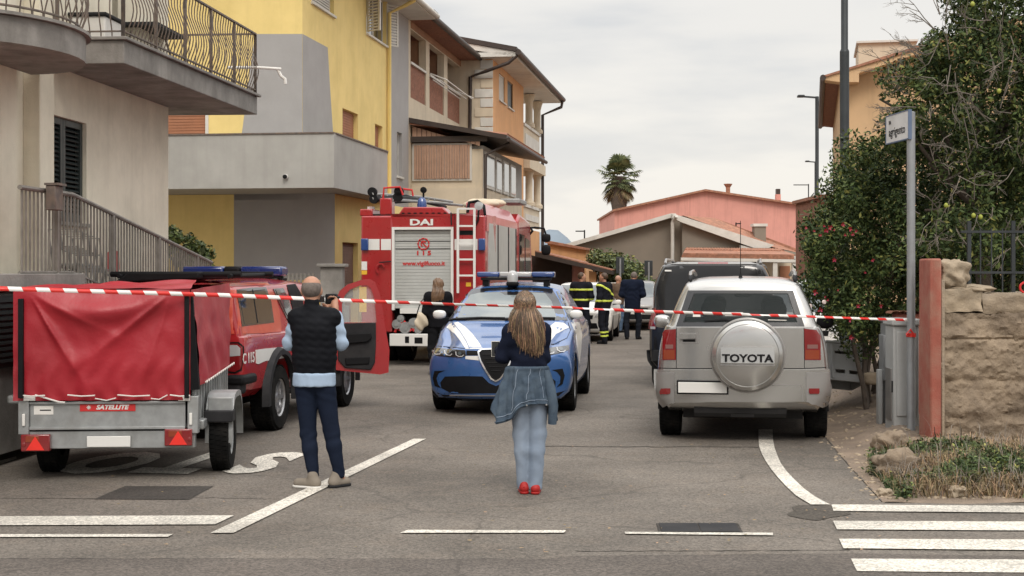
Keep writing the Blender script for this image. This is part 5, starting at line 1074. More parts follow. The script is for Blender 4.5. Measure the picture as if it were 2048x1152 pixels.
BX('side_box', M['dgrey'], tl, x1+.03, x1+.28, .3, .5, .46, .56, .01); BX('bracket', M['galv'], tl, x1-.0, x1+.06, .1, .75, .42, .5, .01)
# tarpaulin: rear sheet with folds pulled towards its upper corners
tarp = pm('red_tarpaulin', (.37, .014, .026), .42, 0, .12, 3, .004, 14, dirt=(.20, .02, .02), dscale=1.5, damt=.5)
ztop = T(200, 577)[2]; zlo = T(200, 800)[2]-.0; xl, xr = T(29, 600)[0], T(382, 600)[0]
nx_, nz_ = 90, 60; V = []
def fold(u, v):   # u across 0..1, v down 0..1
    d = 0
    for cx, sg in ((.09, 1), (.90, -1)):
        du, dv = (u-cx)*sg*1.55, v-.03; r_ = math.hypot(du, dv)+1e-3; a = math.atan2(dv, max(du, 1e-4) if du > 0 else du)
        if du > 0: d += .060*((1-abs(math.sin(a*5.5+.6*sg)))**2.2-.25)*math.exp(-((a-.86)/.38)**2)*min(1, r_*2.5)*max(0, 1.15-r_)
    d += .05*math.exp(-((v-.02-.18*math.sin(math.pi*u))/.10)**2)*math.sin(math.pi*u)
    d += .010*noise.noise(Vector((u*7, v*5, 1)))+.035*math.sin(math.pi*min(1, max(0, u)))*math.sin(math.pi*v)
    d += .006*math.sin(u*60+3*math.sin(v*9))*v*v
    return d
for j in range(nz_+1):
    v = j/nz_
    for i in range(nx_+1):
        u = i/nx_; z = ztop+(zlo-ztop)*v-.012*math.sin(math.pi*u)*(1-v); x = xl+(xr-xl)*u+.015*(1-v)*(1-2*u)*0
        V.append((x, -.04-fold(u, v)*1.35, z))
tp = MB().add(V, [(j*(nx_+1)+i, (j+1)*(nx_+1)+i, (j+1)*(nx_+1)+i+1, j*(nx_+1)+i+1) for j in range(nz_) for i in range(nx_)]).build('tarpaulin', tarp, tl, smooth=True, recalc=False, angle=180)
# side sheet (right), top sheet, left side sheet
def wavy(name, a, b, c, d, mat, par, amp=.012, nu=40, nv=24, nrm=(1, 0, 0), seed=0):
    a, b, c, d = map(Vector, (a, b, c, d)); nr = Vector(nrm); V = []
    for j in range(nv+1):
        for i in range(nu+1):
            u, v = i/nu, j/nv; p = a.lerp(b, u).lerp(d.lerp(c, u), v); p = p+nr*(amp*noise.noise(Vector((u*5+seed, v*4, seed)))+amp*.6*math.sin(u*18+2*math.sin(v*4))*v); V.append(p)
    return MB().add(V, [(j*(nu+1)+i, j*(nu+1)+i+1, (j+1)*(nu+1)+i+1, (j+1)*(nu+1)+i) for j in range(nv) for i in range(nu)]).build(name, mat, par, smooth=True, recalc=False, angle=180)
xs_ = x1-.0; ridge = ztop+.10
wavy('side_sheet', (xs_-.03, -.02, ztop-.01), (xs_+.02, Lt, ztop+.03), (xs_+.03, Lt, .84), (xs_+.04, .10, .80), tarp, tp, .02)
wavy('side_sheet', (xl, -.02, ztop-.01), (xl, Lt, ztop), (xl, Lt, .84), (xl, .0, .80), tarp, tp, .02, nrm=(-1, 0, 0), seed=4)
wavy('top_sheet', (xl, -.055, ztop), (xs_-.03, -.055, ztop), (xs_-.05, .45, ztop+.075), (xl+.02, .45, ztop+.015), tarp, tp, .015, nrm=(0, 0, 1), seed=2)
wavy('top_sheet', (xl+.02, .45, ztop+.015), (xs_-.05, .45, ztop+.075), (xs_, Lt, ztop+.03), (xl, Lt, ztop), tarp, tp, .015, nrm=(0, 0, 1), seed=3)
wavy('front_sheet', (xl, Lt, ztop), (xs_, Lt, ztop+.02), (xs_, Lt, .84), (xl, Lt, .84), tarp, tp, .01, nrm=(0, 1, 0), seed=5)
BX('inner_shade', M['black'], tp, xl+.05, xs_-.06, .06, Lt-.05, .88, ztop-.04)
for px, w in ((46, 10), (376, 9)):
    p = T(px-w/2, 597 if px < 100 else 590); q = T(px+w/2, 795); BX('black_strap', M['black'], tp, p[0], q[0], -.085, -.03, q[2], p[2], .004)
p = T(372, 590); q = T(392, 780); MB().prism([(p[0]+.02, -.03, p[2]), (p[0]+.06, -.03, p[2]), (q[0]+.02, .04, q[2]), (p[0]+.02, -.03, q[2])], (0, .05, 0)).build('tarpaulin_gap', M['black'], tp)
mb = MB()
for a_, b_ in ((37, 90), (135, 190), (235, 300), (340, 380)): mb.tube([T(a_, 790, -.075), T((a_+b_)/2, 792.5, -.08), T(b_, 791, -.075)], .006, 5)
mb.tube([T(70, 790, -.06), T(118, 804, -.06), T(130, 805, -.06)], .007, 5).tube([T(190, 797, -.06), T(213, 801, -.06), T(232, 796, -.06)], .005, 5).tube([T(302, 797, -.06), T(318, 799, -.06), T(335, 790, -.06)], .005, 5).build('lashing_rope', M['white'], tp, smooth=True)
mb = MB()
for i in range(15): y = .18+i*.135; mb.tube([(xs_+.065, y, .825+.003*i), (xs_+.07, y+.03, .815+.003*i), (xs_+.065, y+.07, .828+.003*i)], .007, 5)
mb.build('eyelet_rope', M['white'], tp)
for px in (59, 368): p = T(px, 797, -.04); BX('rope_cleat', M['white'], tl, p[0]-.05, p[0]+.05, -.05, -.03, p[2]-.02, p[2]+.025, .005)
# ---------------------------------------------------------------- fire engine
FT = Fr(((845.5-CX)/F*28, 28.0), 1425)
ft = thing('fire_engine', 'red fire engine seen from behind with grey roller shutter and white ladder', 'fire engine', FT)
f2 = lambda px, py, y=0.: (FT.front(px, py, y)[0], y, FT.front(px, py, y)[1])
HWF = 1.2; zt = f2(845, 431)[2]; zl = f2(845, 640)[2]
def fbox(name, mat, par, x0, x1, y0, y1, dy0=-.01, dy1=0., bev=0): a = f2(x0, y1, dy0); b = f2(x1, y0, dy0); return BX(name, mat, par, a[0], b[0], dy0, dy1, a[2], b[2], bev)
rx0, _, rz0 = f2(784, 617); rx1, _, rz1 = f2(907, 459)
bd = MB().box(-HWF, rx0, 0, 1.2, .62, zt).box(rx1, HWF, 0, 1.2, .62, zt).box(rx0, rx1, 0, 1.2, rz1, zt).box(-HWF, HWF, 1.2, 4.7, .78, zt).build('body', M['redp'], ft, bev=.03)
sh = BX('roller_shutter', M['silvd'], ft, rx0+.02, rx1-.02, .09, .11, rz0, rz1)
M['shut'] = pm('silver_shutter', (.50, .51, .49), .5, .3, .05, 4, dirt=(.35, .35, .33), damt=.4)
z = rz0
while z < rz1-.05: BX('slat', M['shut'], sh, rx0+.02, rx1-.02, .065, .089, z+.002, z+.060, .003); z += .062
for a_, b_ in ((rx0-.0, rx0+.05), (rx1-.05, rx1)): BX('shutter_frame', M['whitep'], ft, a_, b_, -.02, .06, rz0-.03, rz1+.05)
BX('shutter_frame', M['whitep'], ft, rx0+.05, rx1-.05, -.02, .06, rz1, rz1+.05); fbox('shutter_handle', M['whitep'], ft, 800, 893, 617, 627, -.05, .06)
for a_, b_ in ((736, 759), (762, 782), (909, 955)): fbox('white_band', M['whitep'], ft, a_, b_, 478, 500, -.004, -.0005)
for a_, b_ in ((721.5, 736), (956.5, 970)): fbox('blue_lamp', M['blueL'], ft, a_, b_, 477, 501, -.07, -.001, .015)
for y_ in (f2(845, 498)[2], f2(845, 483)[2]): BX('shutter_line', M['dgrey'], sh, rx0+.03, rx1-.03, .058, .0645, y_, y_+.012)
def ftext(body, px, py, size, mat, sx=1., bold=.003, y=-.012): p = f2(px, py, y); return text('lettering', body, mat, ft, p, size, sx=sx, bold=bold)
ftext('DAI', 843, 445, .16, M['whitep'], 1.75, .006); ftext('1 1 5', 847, 506.5, .115, M['redm'], 1.25, .005, .055); ftext('www.vigilfuoco.it', 847.5, 527, .115, M['redm'], 1.02, .003, .055)
p = f2(847, 488, .055); mb = MB()
for k in range(9):
    a0 = k*2*math.pi/9; pts = []
    for t in (0, .2, .45, .7): pts.append((p[0]+.105*math.cos(a0+t), p[1], p[2]+.105*math.sin(a0+t)))
    mb.tube(pts, [.008, .018, .014, .004], 5)
mb.tube([(p[0]+.045*math.cos(a), p[1], p[2]+.05*math.sin(a)) for a in np.linspace(.5, 4.2, 9)], .014, 5).tube([(p[0]-.04, p[1], p[2]+.06), (p[0]+.01, p[1], p[2]-.01), (p[0]+.06, p[1], p[2]-.06)], .012, 5).build('flame_emblem', M['redm'], ft)
for (a_, b_, c_, d_, m_) in ((723, 734, 523, 540, 'whitep'), (723, 734, 541, 549, 'yelm'), (718.5, 733, 574, 600, 'yelm'), (718.5, 733, 603, 624, 'yelm'), (932, 942, 565, 573, 'yelm')): fbox('sticker', M[m_], ft, a_, b_, c_, d_, -.005, -.001)
# ladder
lm_ = MB()
for px in (916, 949): a_ = f2(px, 586, -.09); b_ = f2(px, 417, -.09); lm_.bar(a_, b_, .045, .04, up=(0, 1, 0))
for py in (417.5, 452, 487, 519, 551): a_ = f2(916, py, -.09); b_ = f2(949, py, -.09); MB().bar(a_, b_, .035).build('ladder_rung', M['whitep'], ft)
lm_.build('ladder', M['whitep'], ft)
fbox('recess', M['black'], ft, 919, 946, 461, 470, -.004, -.001)
mb = MB()
for py, pw in ((529, 26), (545, 24)): pass
mb.tube([f2(761+8*math.cos(a), 538+10*math.sin(a), -.05) for a in np.linspace(2.2, 5.9, 9)], .02, 6).build('grab_hook', M['redp'], ft)
MB().tube([f2(758, 525, -.04), f2(782, 523, -.04)], .012, 6).tube([f2(902, 425, -.06), f2(903, 450, -.06)], .014, 6).build('grab_rail', M['dgrey'], ft)
# pump bay and bumper
BX('pump_bay', M['black'], ft, -HWF+.5, HWF-.35, .25, .3, .62, 1.1); fbox('rear_bumper', M['whitep'], ft, 779, 860, 668, 692, -.15, -.02, .01); fbox('rear_bumper', M['whitep'], ft, 861, 965, 668, 692, -.15, -.02, .01)
fbox('bumper_hole', M['black'], ft, 810, 818, 673, 686, -.155, -.151); fbox('bumper_hole', M['black'], ft, 829, 845, 675, 687, -.155, -.151)
mb = MB()
for px, py, r_ in ((795, 648, .09), (812, 655, .11), (829, 646, .10), (838, 660, .07), (803, 637, .07)): c = f2(px, py, .05); mb.lathe([(r_, 0), (r_, .12), (r_*.8, .14)], (c[0], -.05, c[2]), 'y', 14).lathe([(0, -.02), (r_*.5, -.02), (r_*.5, 0)], (c[0], -.05, c[2]), 'y', 12)
mb.build('pump_outlets', M['galv'], ft, smooth=True)
mb = MB(); 
for k in range(5): mb.tube([f2(790+k*9, 664-k*3, .02), f2(800+k*9, 640+k*3, -.02), f2(815+k*7, 662, -.02)], .03, 6)
mb.build('hoses', M['redm'], ft, smooth=True)
# side: roller shutters, slanted top fascia, cab
sy = lambda px, x=HWF: FT.side(px, 500, x)[0]
for a_, b_ in ((976, 993), (996, 1014), (1017, 1029)):
    k = BX('side_shutter', M['shut'], ft, HWF+.001, HWF+.02, sy(a_), sy(b_), FT.side(985, 556, HWF)[1], FT.side(985, 448, HWF)[1])
    BX('shutter_frame', M['dgrey'], k, HWF+.001, HWF+.03, sy(b_)+.02, sy(b_)+.10, FT.side(985, 556, HWF)[1], FT.side(985, 448, HWF)[1])
pk_ = pm('red_paint_pink_reflection', (.52, .13, .14), .35, 0, .08, 3, coat=.6)  # pink carries the light reflected on the red upper side
ztf = zt+.26; yc = sy(1031)
MB().prism([(HWF, .2, zt+.0), (HWF-.16, .2, ztf), (HWF-.4, .2, ztf), (HWF-.4, .2, zt+.0)], (0, yc, 0)).build('top_fascia', pk_, ft, bev=.02)
MB().prism([(HWF+.006, .1, zt-.30), (HWF+.006, .1, zt-.0), (HWF+.006, yc+.2, zt-.0), (HWF+.006, yc+.2, zt-.28)], (.012, 0, 0)).build('side_band', pk_, ft)
cab = MB().prism([(-HWF, 4.75, .7), (-HWF, 4.75, zt+.05), (-HWF, 5.1, zt+.22), (-HWF, 6.9, zt+.1), (-HWF, 7.35, 1.9), (-HWF, 7.5, 1.3), (-HWF, 7.5, .6)], (2*HWF, 0, 0)).build('cab', M['redp'], ft, bev=.06)
MB().prism([(HWF+.004, 4.95, 1.75), (HWF+.004, 4.95, 2.62), (HWF+.004, 5.75, 2.60), (HWF+.004, 5.75, 1.72)], (.012, 0, 0)).build('cab_window', M['glass'], ft); MB().prism([(HWF+.004, 5.95, 1.70), (HWF+.004, 5.95, 2.55), (HWF+.004, 6.7, 2.50), (HWF+.004, 7.05, 1.7)], (.012, 0, 0)).build('cab_window', M['glass'], ft)
for x, y in ((-.95, 1.5), (.95, 1.5), (-.95, 6.2), (.95, 6.2)): wheel(ft, x, y, .46, .30, 1 if x > 0 else -1, 8)
for x in (-.62, .62): wheel(ft, x, 1.5, .46, .28, 1, 8)
BX('chassis', M['under'], ft, -.5, .5, .3, 7, .45, .8); BX('underbody_skirt', M['under'], ft, -1.1, 1.1, .35, .9, .55, .78)
# mirrors on an arm, right
a_ = f2(1046, 457, 7.1); b_ = f2(1084, 457, 7.1); MB().tube([a_, f2(1070, 455, 7.1), f2(1088, 457, 7.1), f2(1092, 470, 7.1)], .025, 6).build('mirror_arm', M['black'], ft, smooth=True)
for py, h__ in ((476, 19), (500, 24)):
    c = f2(1092, py, 7.1); m_ = rock_mesh('mirror_housing', .12, .07, h__/82/2*.92, 0, 3, 0, 1, .5); m_.materials.append(M['black']); o = link('mirror', m_, ft); o.location = c
MB().tube([f2(1058, 470, 7.0), f2(1065, 462, 7.0), f2(1060, 455, 7.0)], .03, 6).build('mirror_arm', M['black'], ft)
# roof load
BX('roof_deck', M['dgrey'], ft, -HWF+.05, HWF-.4, .1, 4.7, zt, zt+.04)
MB().prism([f2(795, 431, .1), f2(807, 414, .1), f2(886, 414, .1), f2(901, 431, .1)], (0, .5, 0)).build('roof_locker', M['redp'], ft, bev=.02)
for k in range(8): fbox('locker_vent', M['black'], ft, 803+k*12, 809+k*12, 425, 430, .085, .099)
c = f2(844, 411, .3); MB().lathe([(.09, -.08), (.095, 0), (.08, .1), (.05, .15), (0, .16)], c, 'z', 16).build('blue_beacon', M['blueL'], ft, smooth=True); MB().lathe([(.11, -.16), (.11, -.08), (.0, -.08)], c, 'z', 16).build('beacon_base', M['black'], ft)
fbox('side_locker', M['redp'], ft, 719.5, 745, 418, 432, .05, 1.0, .02); fbox('fitting', M['whitep'], ft, 735, 745, 413, 430, .3, .5)
BX('equipment_box', M['redp'], ft, f2(757, 0)[0], f2(781, 0)[0], .1, .4, zt, f2(0, 401)[2], .02)
for a_ in range(4):
    px = 752+a_*8; MB().tube([f2(px-6, 396+a_*3, .2), f2(px+60, 392+a_*3, 2.2), f2(px+115, 408+a_*2, 4.2)], .035, 6).build('suction_pipe', M['dgrey'], ft)
lad = MB()
for dx, dy in ((0, 0), (0, 9), (40, 12)): lad.tube([f2(745+dx, 388+dy, .15), f2(840+dx, 394+dy, 3.5), f2(905+dx*.5, 404+dy*.6, 4.6)], .028, 6)
for k in range(11): t = k/11; lad.tube([f2(750+t*130, 389+t*10, .3+3.8*t), f2(752+t*130, 399+t*8, .3+3.8*t)], .018, 5)
lad.build('roof_ladder', M['galv'], ft, smooth=True)
MB().tube([f2(766, 400, .12), f2(768, 376, .12), f2(800, 374, .12), f2(806, 390, .12)], .02, 6).tube([f2(806, 378, .6), f2(824, 380, .6), f2(826, 392, .6)], .02, 6).build('roof_hoop', M['redm'], ft, smooth=True)
for px, py in ((745, 384), (748, 398), (798, 383), (796, 394)): MB().lathe([(.0, -.05), (.09, -.05), (.09, .05), (0, .05)], f2(px, py, .2), 'y', 14).build('hose_coupling', M['black'], ft)
bag = rock_mesh('canvas_roll', .35, .25, .12, 2, 3, .2, 1.5); bag.materials.append(M['cream']); o = link('canvas_roll', bag, ft); o.location = f2(962, 408, 2.5); o = link('canvas_roll', bag, ft); o.location = f2(985, 407, 4.2); o.scale = (.8, 1, .9)
BX('roof_box', M['galv'], ft, f2(1000, 0, 5.0)[0], f2(1040, 0, 5.0)[0], 5.0, 6.2, f2(0, 413, 5)[2], f2(0, 404, 5)[2], .02)
cl_ = MB().tube([f2(935, 425, .05), f2(938, 405, .1), f2(955, 402, .2), f2(968, 412, .1), f2(970, 430, .05)], .03, 6).tube([f2(958, 410, .0), f2(956, 440, -.04), f2(950, 452, -.04)], .02, 6).build('work_lamp_bracket', M['black'], ft, smooth=True)
MB().lathe([(.0, -.06), (.08, -.05), (.08, .05), (0, .06)], f2(958, 412, .0), 'y', 14).build('work_lamp', M['clrL'], ft)
MB().lathe([(0, -.04), (.065, -.03), (.065, .04), (0, .05)], f2(847, 380, 2.5), 'y', 14).tube([f2(847, 386, 2.5), f2(847, 400, 2.5)], .02, 6).build('search_lamp', M['black'], ft)
# ---------------------------------------------------------------- black van
BV = Fr(((1425-CX)/F*22.2, 22.2), 1480)
bv = thing('van', 'black passenger van parked directly in front of the silver off-road car', 'van', BV)
def vs_(w, zb, wr, zr, zbelt=1.05): return [(0, zb), (w*.88, zb), (w*.98, zb+.1), (w, .7), (w*.995, .95), (w*.975, zbelt), (w*.94, zbelt+.15), (w*.5+wr*.5+.03, zbelt+(zr-zbelt)*.6), (wr+.02, zr-.07), (wr-.08, zr), (wr*.5, zr+.03), (0, zr+.035)]
K_ = [(0, vs_(.955, .32, .76, 1.885)), (.4, vs_(.96, .3, .78, 1.90)), (3.6, vs_(.96, .3, .77, 1.88)), (4.3, vs_(.95, .3, .74, 1.2, .98)), (4.9, vs_(.88, .35, .66, 1.0, .85))]
me, cuts = car_body(K_, .08, deform=lambda x, y, z: (x, y+max(0, 1-y/.7)*(.10*(abs(x)/.95)**3+max(0, z-1.05)*.16), z), wheels=((.95, .34), (3.95, .34)), wr=.38, hw=.96)
pj = Proj(BV, me); finish_body(me, cuts, M['blackp'], bv, angle=33)
w_ = pj.patch('rear_window', [(1322, 548), (1330, 535), (1360, 531), (1540, 531), (1552, 560), (1556, 618), (1400, 622), (1330, 620), (1308, 616), (1314, 575)], pm('van_glass', (.02, .02, .021), .12, 0, .2, 2, spec=.35), bv, .004, .01)
pj.patch('tail_light', [(1297, 616), (1312, 616), (1313, 650), (1311, 659), (1297, 658)], M['redL'], bv, .012, .02); pj.patch('reversing_lens', [(1298, 653), (1311, 653), (1311, 658), (1298, 658)], M['clrL'], bv, .016, .02)
pj.line('brake_light', [(1396, 527), (1456, 527)], 2.5, M['redL'], bv, .01); pj.patch('roof_edge_reflection', [(1334, 525), (1545, 525), (1548, 529), (1330, 529)], M['silvd'], bv, .01, .02); pj.patch('window_sticker', [(1330, 540), (1343, 540), (1343, 543), (1330, 543)], M['white'], bv, .01, .01)  # grey roof strip paints the reflection along the black roof
pj.patch('rear_bumper', [(1296, 700), (1555, 700), (1553, 740), (1300, 742)], M['dgrey'], bv, .05, .05)
for s_ in (-1, 1):
    for wy in (.95, 3.95): wheel(bv, s_*.84, wy, .335, .22, s_, 6)
    MB().tube([(s_*.72, .3, 1.90), (s_*.72, .5, 1.965), (s_*.72, 3.0, 1.965), (s_*.71, 3.3, 1.90)], .02, 6).build('roof_rail', M['silvd'], bv, smooth=True)
BX('underbody', M['under'], bv, -.7, .7, .2, 4.2, .22, .5)
# ---------------------------------------------------------------- far cars
def far_car(label, fr, mat, hgt=1.48, L=4.2, w=.87, front=True, group=None):
    c = thing('parked_car', label, 'car', fr, group=group); s = (hgt-.0)
    def q(zb, zs, wb, zbelt, wr, zr): return [(0, zb), (w*.86, zb), (w*.96, zb+.08), (w, .5), (w*.99, zs-.08), (w*.95, zs), (wb, zbelt), (wb*.5+wr*.5, zbelt*.5+zr*.5), (wr+.03, zr-.04), (wr-.04, zr+.005), (wr*.5, zr+.02), (0, zr+.025)]
    K_ = [(0, q(.25, .68, .72, .73, .55, .76)), (.5, q(.2, .78, .76, .83, .58, .88)), (1.05, q(.2, .84, .80, .92, .6, .97)), (1.9, q(.2, .87, .80, .95, .56, hgt-.05)), (2.7, q(.2, .88, .80, .96, .56, hgt-.03)), (3.5, q(.2, .9, .79, .98, .53, hgt-.18)), (4.0, q(.25, .88, .75, .95, .55, 1.0)), (L, q(.3, .84, .7, .9, .5, .93))]
    me, cuts = car_body(K_, .06, ny=24, ks=2, M_=10, deform=lambda x, y, z: (x, y+max(0, 1-y/.8)*.22*(abs(x)/w)**2.5, z), wheels=((.85, .31), (3.35, .31)), wr=.35, hw=w)
    p_ = Proj(fr, me); finish_body(me, cuts, mat, c, angle=33)
    def LP(x, y, z): v = fr.w(x, y, z); return (CX+F*v.x/v.y, HY-(v.z-H)*F/v.y)
    st = max(2.5, 120/fr.o.y)
    p_.patch('windscreen', [LP(-.74, 1.1, .99), LP(.74, 1.1, .99), LP(.54, 1.85, hgt-.08), LP(-.54, 1.85, hgt-.08)], M['glassg'], c, .004, .01, step=st)
    p_.patch('side_window', [LP(.80, 1.3, 1.0), LP(.58, 1.95, hgt-.12), LP(.58, 3.2, hgt-.14), LP(.78, 3.5, 1.02)], M['glass'], c, .004, .01, step=st)
    for s_ in (-1, 1): p_.patch('headlight', [LP(s_*.45, 0, .62), LP(s_*.76, .12, .66), LP(s_*.78, .15, .74), LP(s_*.5, .05, .71)], M['clrL'], c, .008, .01, step=st); mirror(c, s_*(w+.09), 1.5, .98, s_, mat, (.18, .1, .13), .06)
    p_.patch('grille', [LP(-.40, 0, .58), LP(.40, 0, .58), LP(.42, 0, .68), LP(-.42, 0, .68)], M['black'], c, .006, .01, step=st); p_.patch('lower_intake', [LP(-.55, 0, .34), LP(.55, 0, .34), LP(.5, 0, .48), LP(-.5, 0, .48)], M['black'], c, .006, .01, step=st)
    p_.patch('number_plate', [LP(-.24, 0, .50), LP(.24, 0, .50), LP(.24, 0, .575), LP(-.24, 0, .575)], M['whitep'], c, .012, .01, step=st)
    for s_ in (-1, 1):
        for wy in (.85, 3.35): wheel(c, s_*(w-.11), wy, .31, .2, s_, 6)
    BX('underbody', M['under'], c, -.5, .5, .3, 3.8, .18, .4); return c
far_car('pale car parked behind the two uniformed firefighters on the left side', Fr(P(1153, 600, 37.2).xy, 1420), M['whitep'], 1.50)
far_car('grey car parked facing the camera behind the man in the dark blue coat', Fr(P(1268, 600, 44.5).xy, 1330), M['silvd'], 1.50)
far_car('white car mostly hidden behind the silver off-road car and the shrubs', Fr(P(1612, 600, 27.5).xy, 1500), M['whitep'], 1.62)
# ================================================================ people
class SDF:
    def __init__(s, lo, hi, h): s.lo = np.array(lo, float); s.h = h; s.n = np.ceil((np.array(hi)-s.lo)/h).astype(int)+1; s.v = np.full(s.n, 1e3, dtype=np.float32)
    def _sl(s, lo, hi):
        a = np.maximum(0, np.floor((lo-s.lo)/s.h).astype(int)); b = np.minimum(s.n, np.ceil((hi-s.lo)/s.h).astype(int)+1)
        if (b <= a).any(): return None
        g = np.meshgrid(*[s.lo[i]+s.h*np.arange(a[i], b[i]) for i in range(3)], indexing='ij', sparse=True); return (slice(a[0], b[0]), slice(a[1], b[1]), slice(a[2], b[2])), g
    def _mix(s, sl, d, k, sub=False):
        o = s.v[sl]
        if sub: s.v[sl] = np.maximum(o, -d); return
        if k <= 0: s.v[sl] = np.minimum(o, d); return
        q = np.maximum(k-np.abs(o-d), 0)/k; s.v[sl] = np.minimum(o, d)-q*q*k*.25
    def cap(s, a, b, ra, rb, k=.03, sy=1., sx=1.):
        a = np.array(a, float); b = np.array(b, float); m = max(ra, rb)*max(1, sy, sx)+.05+k; r = s._sl(np.minimum(a, b)-m, np.maximum(a, b)+m)
        if r is None: return s
        sl, (X, Y, Z) = r; ab = b-a; L = max(1e-9, ab.dot(ab)); t = np.clip(((X-a[0])*ab[0]+(Y-a[1])*ab[1]+(Z-a[2])*ab[2])/L, 0, 1)
        d = np.sqrt(((X-a[0]-t*ab[0])/sx)**2+((Y-a[1]-t*ab[1])/sy)**2+(Z-a[2]-t*ab[2])**2)-(ra+(rb-ra)*t); s._mix(sl, d*min(1, sy, sx), k); return s
    def ell(s, c, r, k=.03, sub=False):
        c = np.array(c, float); r = np.array(r, float); q = s._sl(c-r-.05-k, c+r+.05+k)
        if q is None: return s
        sl, (X, Y, Z) = q; g = np.sqrt(((X-c[0])/r[0])**2+((Y-c[1])/r[1])**2+((Z-c[2])/r[2])**2); s._mix(sl, (g-1)*r.min(), k, sub); return s
    def grid(s): return np.meshgrid(*[s.lo[i]+s.h*np.arange(s.n[i]) for i in range(3)], indexing='ij', sparse=True)
    def clip(s, p, n):   # keep the side the normal points away from
        X, Y, Z = s.grid(); s.v = np.maximum(s.v, ((X-p[0])*n[0]+(Y-p[1])*n[1]+(Z-p[2])*n[2]).astype(np.float32)); return s
    def disp(s, fn): s.v = s.v+fn(*s.grid()).astype(np.float32); return s
    def mesh(s, name, mat, parent, relax=1, **kw):
        v = s.v; n = s.n; ins = v < 0; c = ins[:-1, :-1, :-1].astype(np.int8)
        cnt = sum(ins[i:n[0]-1+i, j:n[1]-1+j, k:n[2]-1+k].astype(np.int8) for i in (0, 1) for j in (0, 1) for k in (0, 1)); act = (cnt > 0) & (cnt < 8); idx = np.full(act.shape, -1, np.int64); I = np.argwhere(act); idx[act] = np.arange(len(I))
        acc = np.zeros((len(I), 3)); w = np.zeros(len(I)); ii, jj, kk = I.T
        for ax in range(3):
            o1, o2 = [(1, 2), (0, 2), (0, 1)][ax]
            for p in (0, 1):
                for q in (0, 1):
                    A = [0, 0, 0]; A[o1] = p; A[o2] = q; Bq = list(A); Bq[ax] = 1
                    va = v[ii+A[0], jj+A[1], kk+A[2]]; vb = v[ii+Bq[0], jj+Bq[1], kk+Bq[2]]; m = (va < 0) != (vb < 0); t = np.where(m, va/np.where(m, va-vb, 1), 0)
                    pt = np.array(A, float)[None, :]+t[:, None]*(np.array(Bq)-np.array(A))[None, :]; acc += pt*m[:, None]; w += m
        V = s.lo+(I+acc/w[:, None])*s.h; Q = []
        for ax in range(3):
            o1, o2 = [(1, 2), (2, 0), (0, 1)][ax]; sa = [slice(None)]*3; sb = [slice(None)]*3; sa[ax] = slice(0, -1); sb[ax] = slice(1, None)
            ch = ins[tuple(sa)] != ins[tuple(sb)]; E = np.argwhere(ch); E = E[(E[:, o1] > 0) & (E[:, o2] > 0) & (E[:, o1] < act.shape[o1]) & (E[:, o2] < act.shape[o2])]
            d1 = np.zeros(3, int); d1[o1] = 1; d2 = np.zeros(3, int); d2[o2] = 1; g = lambda P_: idx[P_[:, 0], P_[:, 1], P_[:, 2]]
            q = np.stack([g(E-d1-d2), g(E-d2), g(E), g(E-d1)], 1); fl = ~ins[E[:, 0], E[:, 1], E[:, 2]]; q[fl] = q[fl][:, ::-1]; Q.append(q)
        Q = np.concatenate(Q); Q = Q[(Q >= 0).all(1)]
        for _ in range(relax):
            a = np.zeros_like(V); c = np.zeros(len(V))
            for k in range(4):
                for l in (1, 3): np.add.at(a, Q[:, k], V[Q[:, (k+l) % 4]]); np.add.at(c, Q[:, k], 1)
            V = V*.5+.5*a/np.maximum(c, 1)[:, None]
        o = rawmesh(name, V, Q, None, mat, parent, **kw); o.data.shade_smooth(); return o
SK = pm('skin', (.42, .22, .145), .5, 0, .08, 12, spec=.35)
def cloth(name, col, rough=.85, **k): return pm(name, col, rough, 0, k.pop('var', .12), k.pop('scale', 9), k.pop('bump', .001), k.pop('bscale', 160), spec=k.pop('spec', .06), **k)
def hand(f, w, d, n, r=1., curl=.5, k=.012):
    w, d, n = Vector(w), Vector(d).normalized(), Vector(n).normalized(); t = d.cross(n).normalized(); n = t.cross(d)
    f.cap(w, w+d*.045*r, .026*r, .030*r, .02, 1); 
    for i, (o, L) in enumerate(((-.028, .066), (-.0095, .076), (.0095, .071), (.028, .056))):
        a = w+d*.06*r+t*o*r; b = a+(d*math.cos(curl*.6)+n*math.sin(curl*.6))*L*.45*r; c = b+(d*math.cos(curl*1.7)+n*math.sin(curl*1.7))*L*.55*r
        f.cap(w+d*.02*r+t*o*.6*r, a, .014*r, .0125*r, k).cap(a, b, .0105*r, .0098*r, .006).cap(b, c, .0098*r, .0085*r, .004)
    a = w+d*.015*r-t*.022*r; b = a+(d*.6-t*.7+n*.35).normalized()*.042*r; f.cap(a, b, .015*r, .0125*r, .01).cap(b, b+(d*.9-t*.15+n*.4).normalized()*.032*r, .0115*r, .009*r, .004)
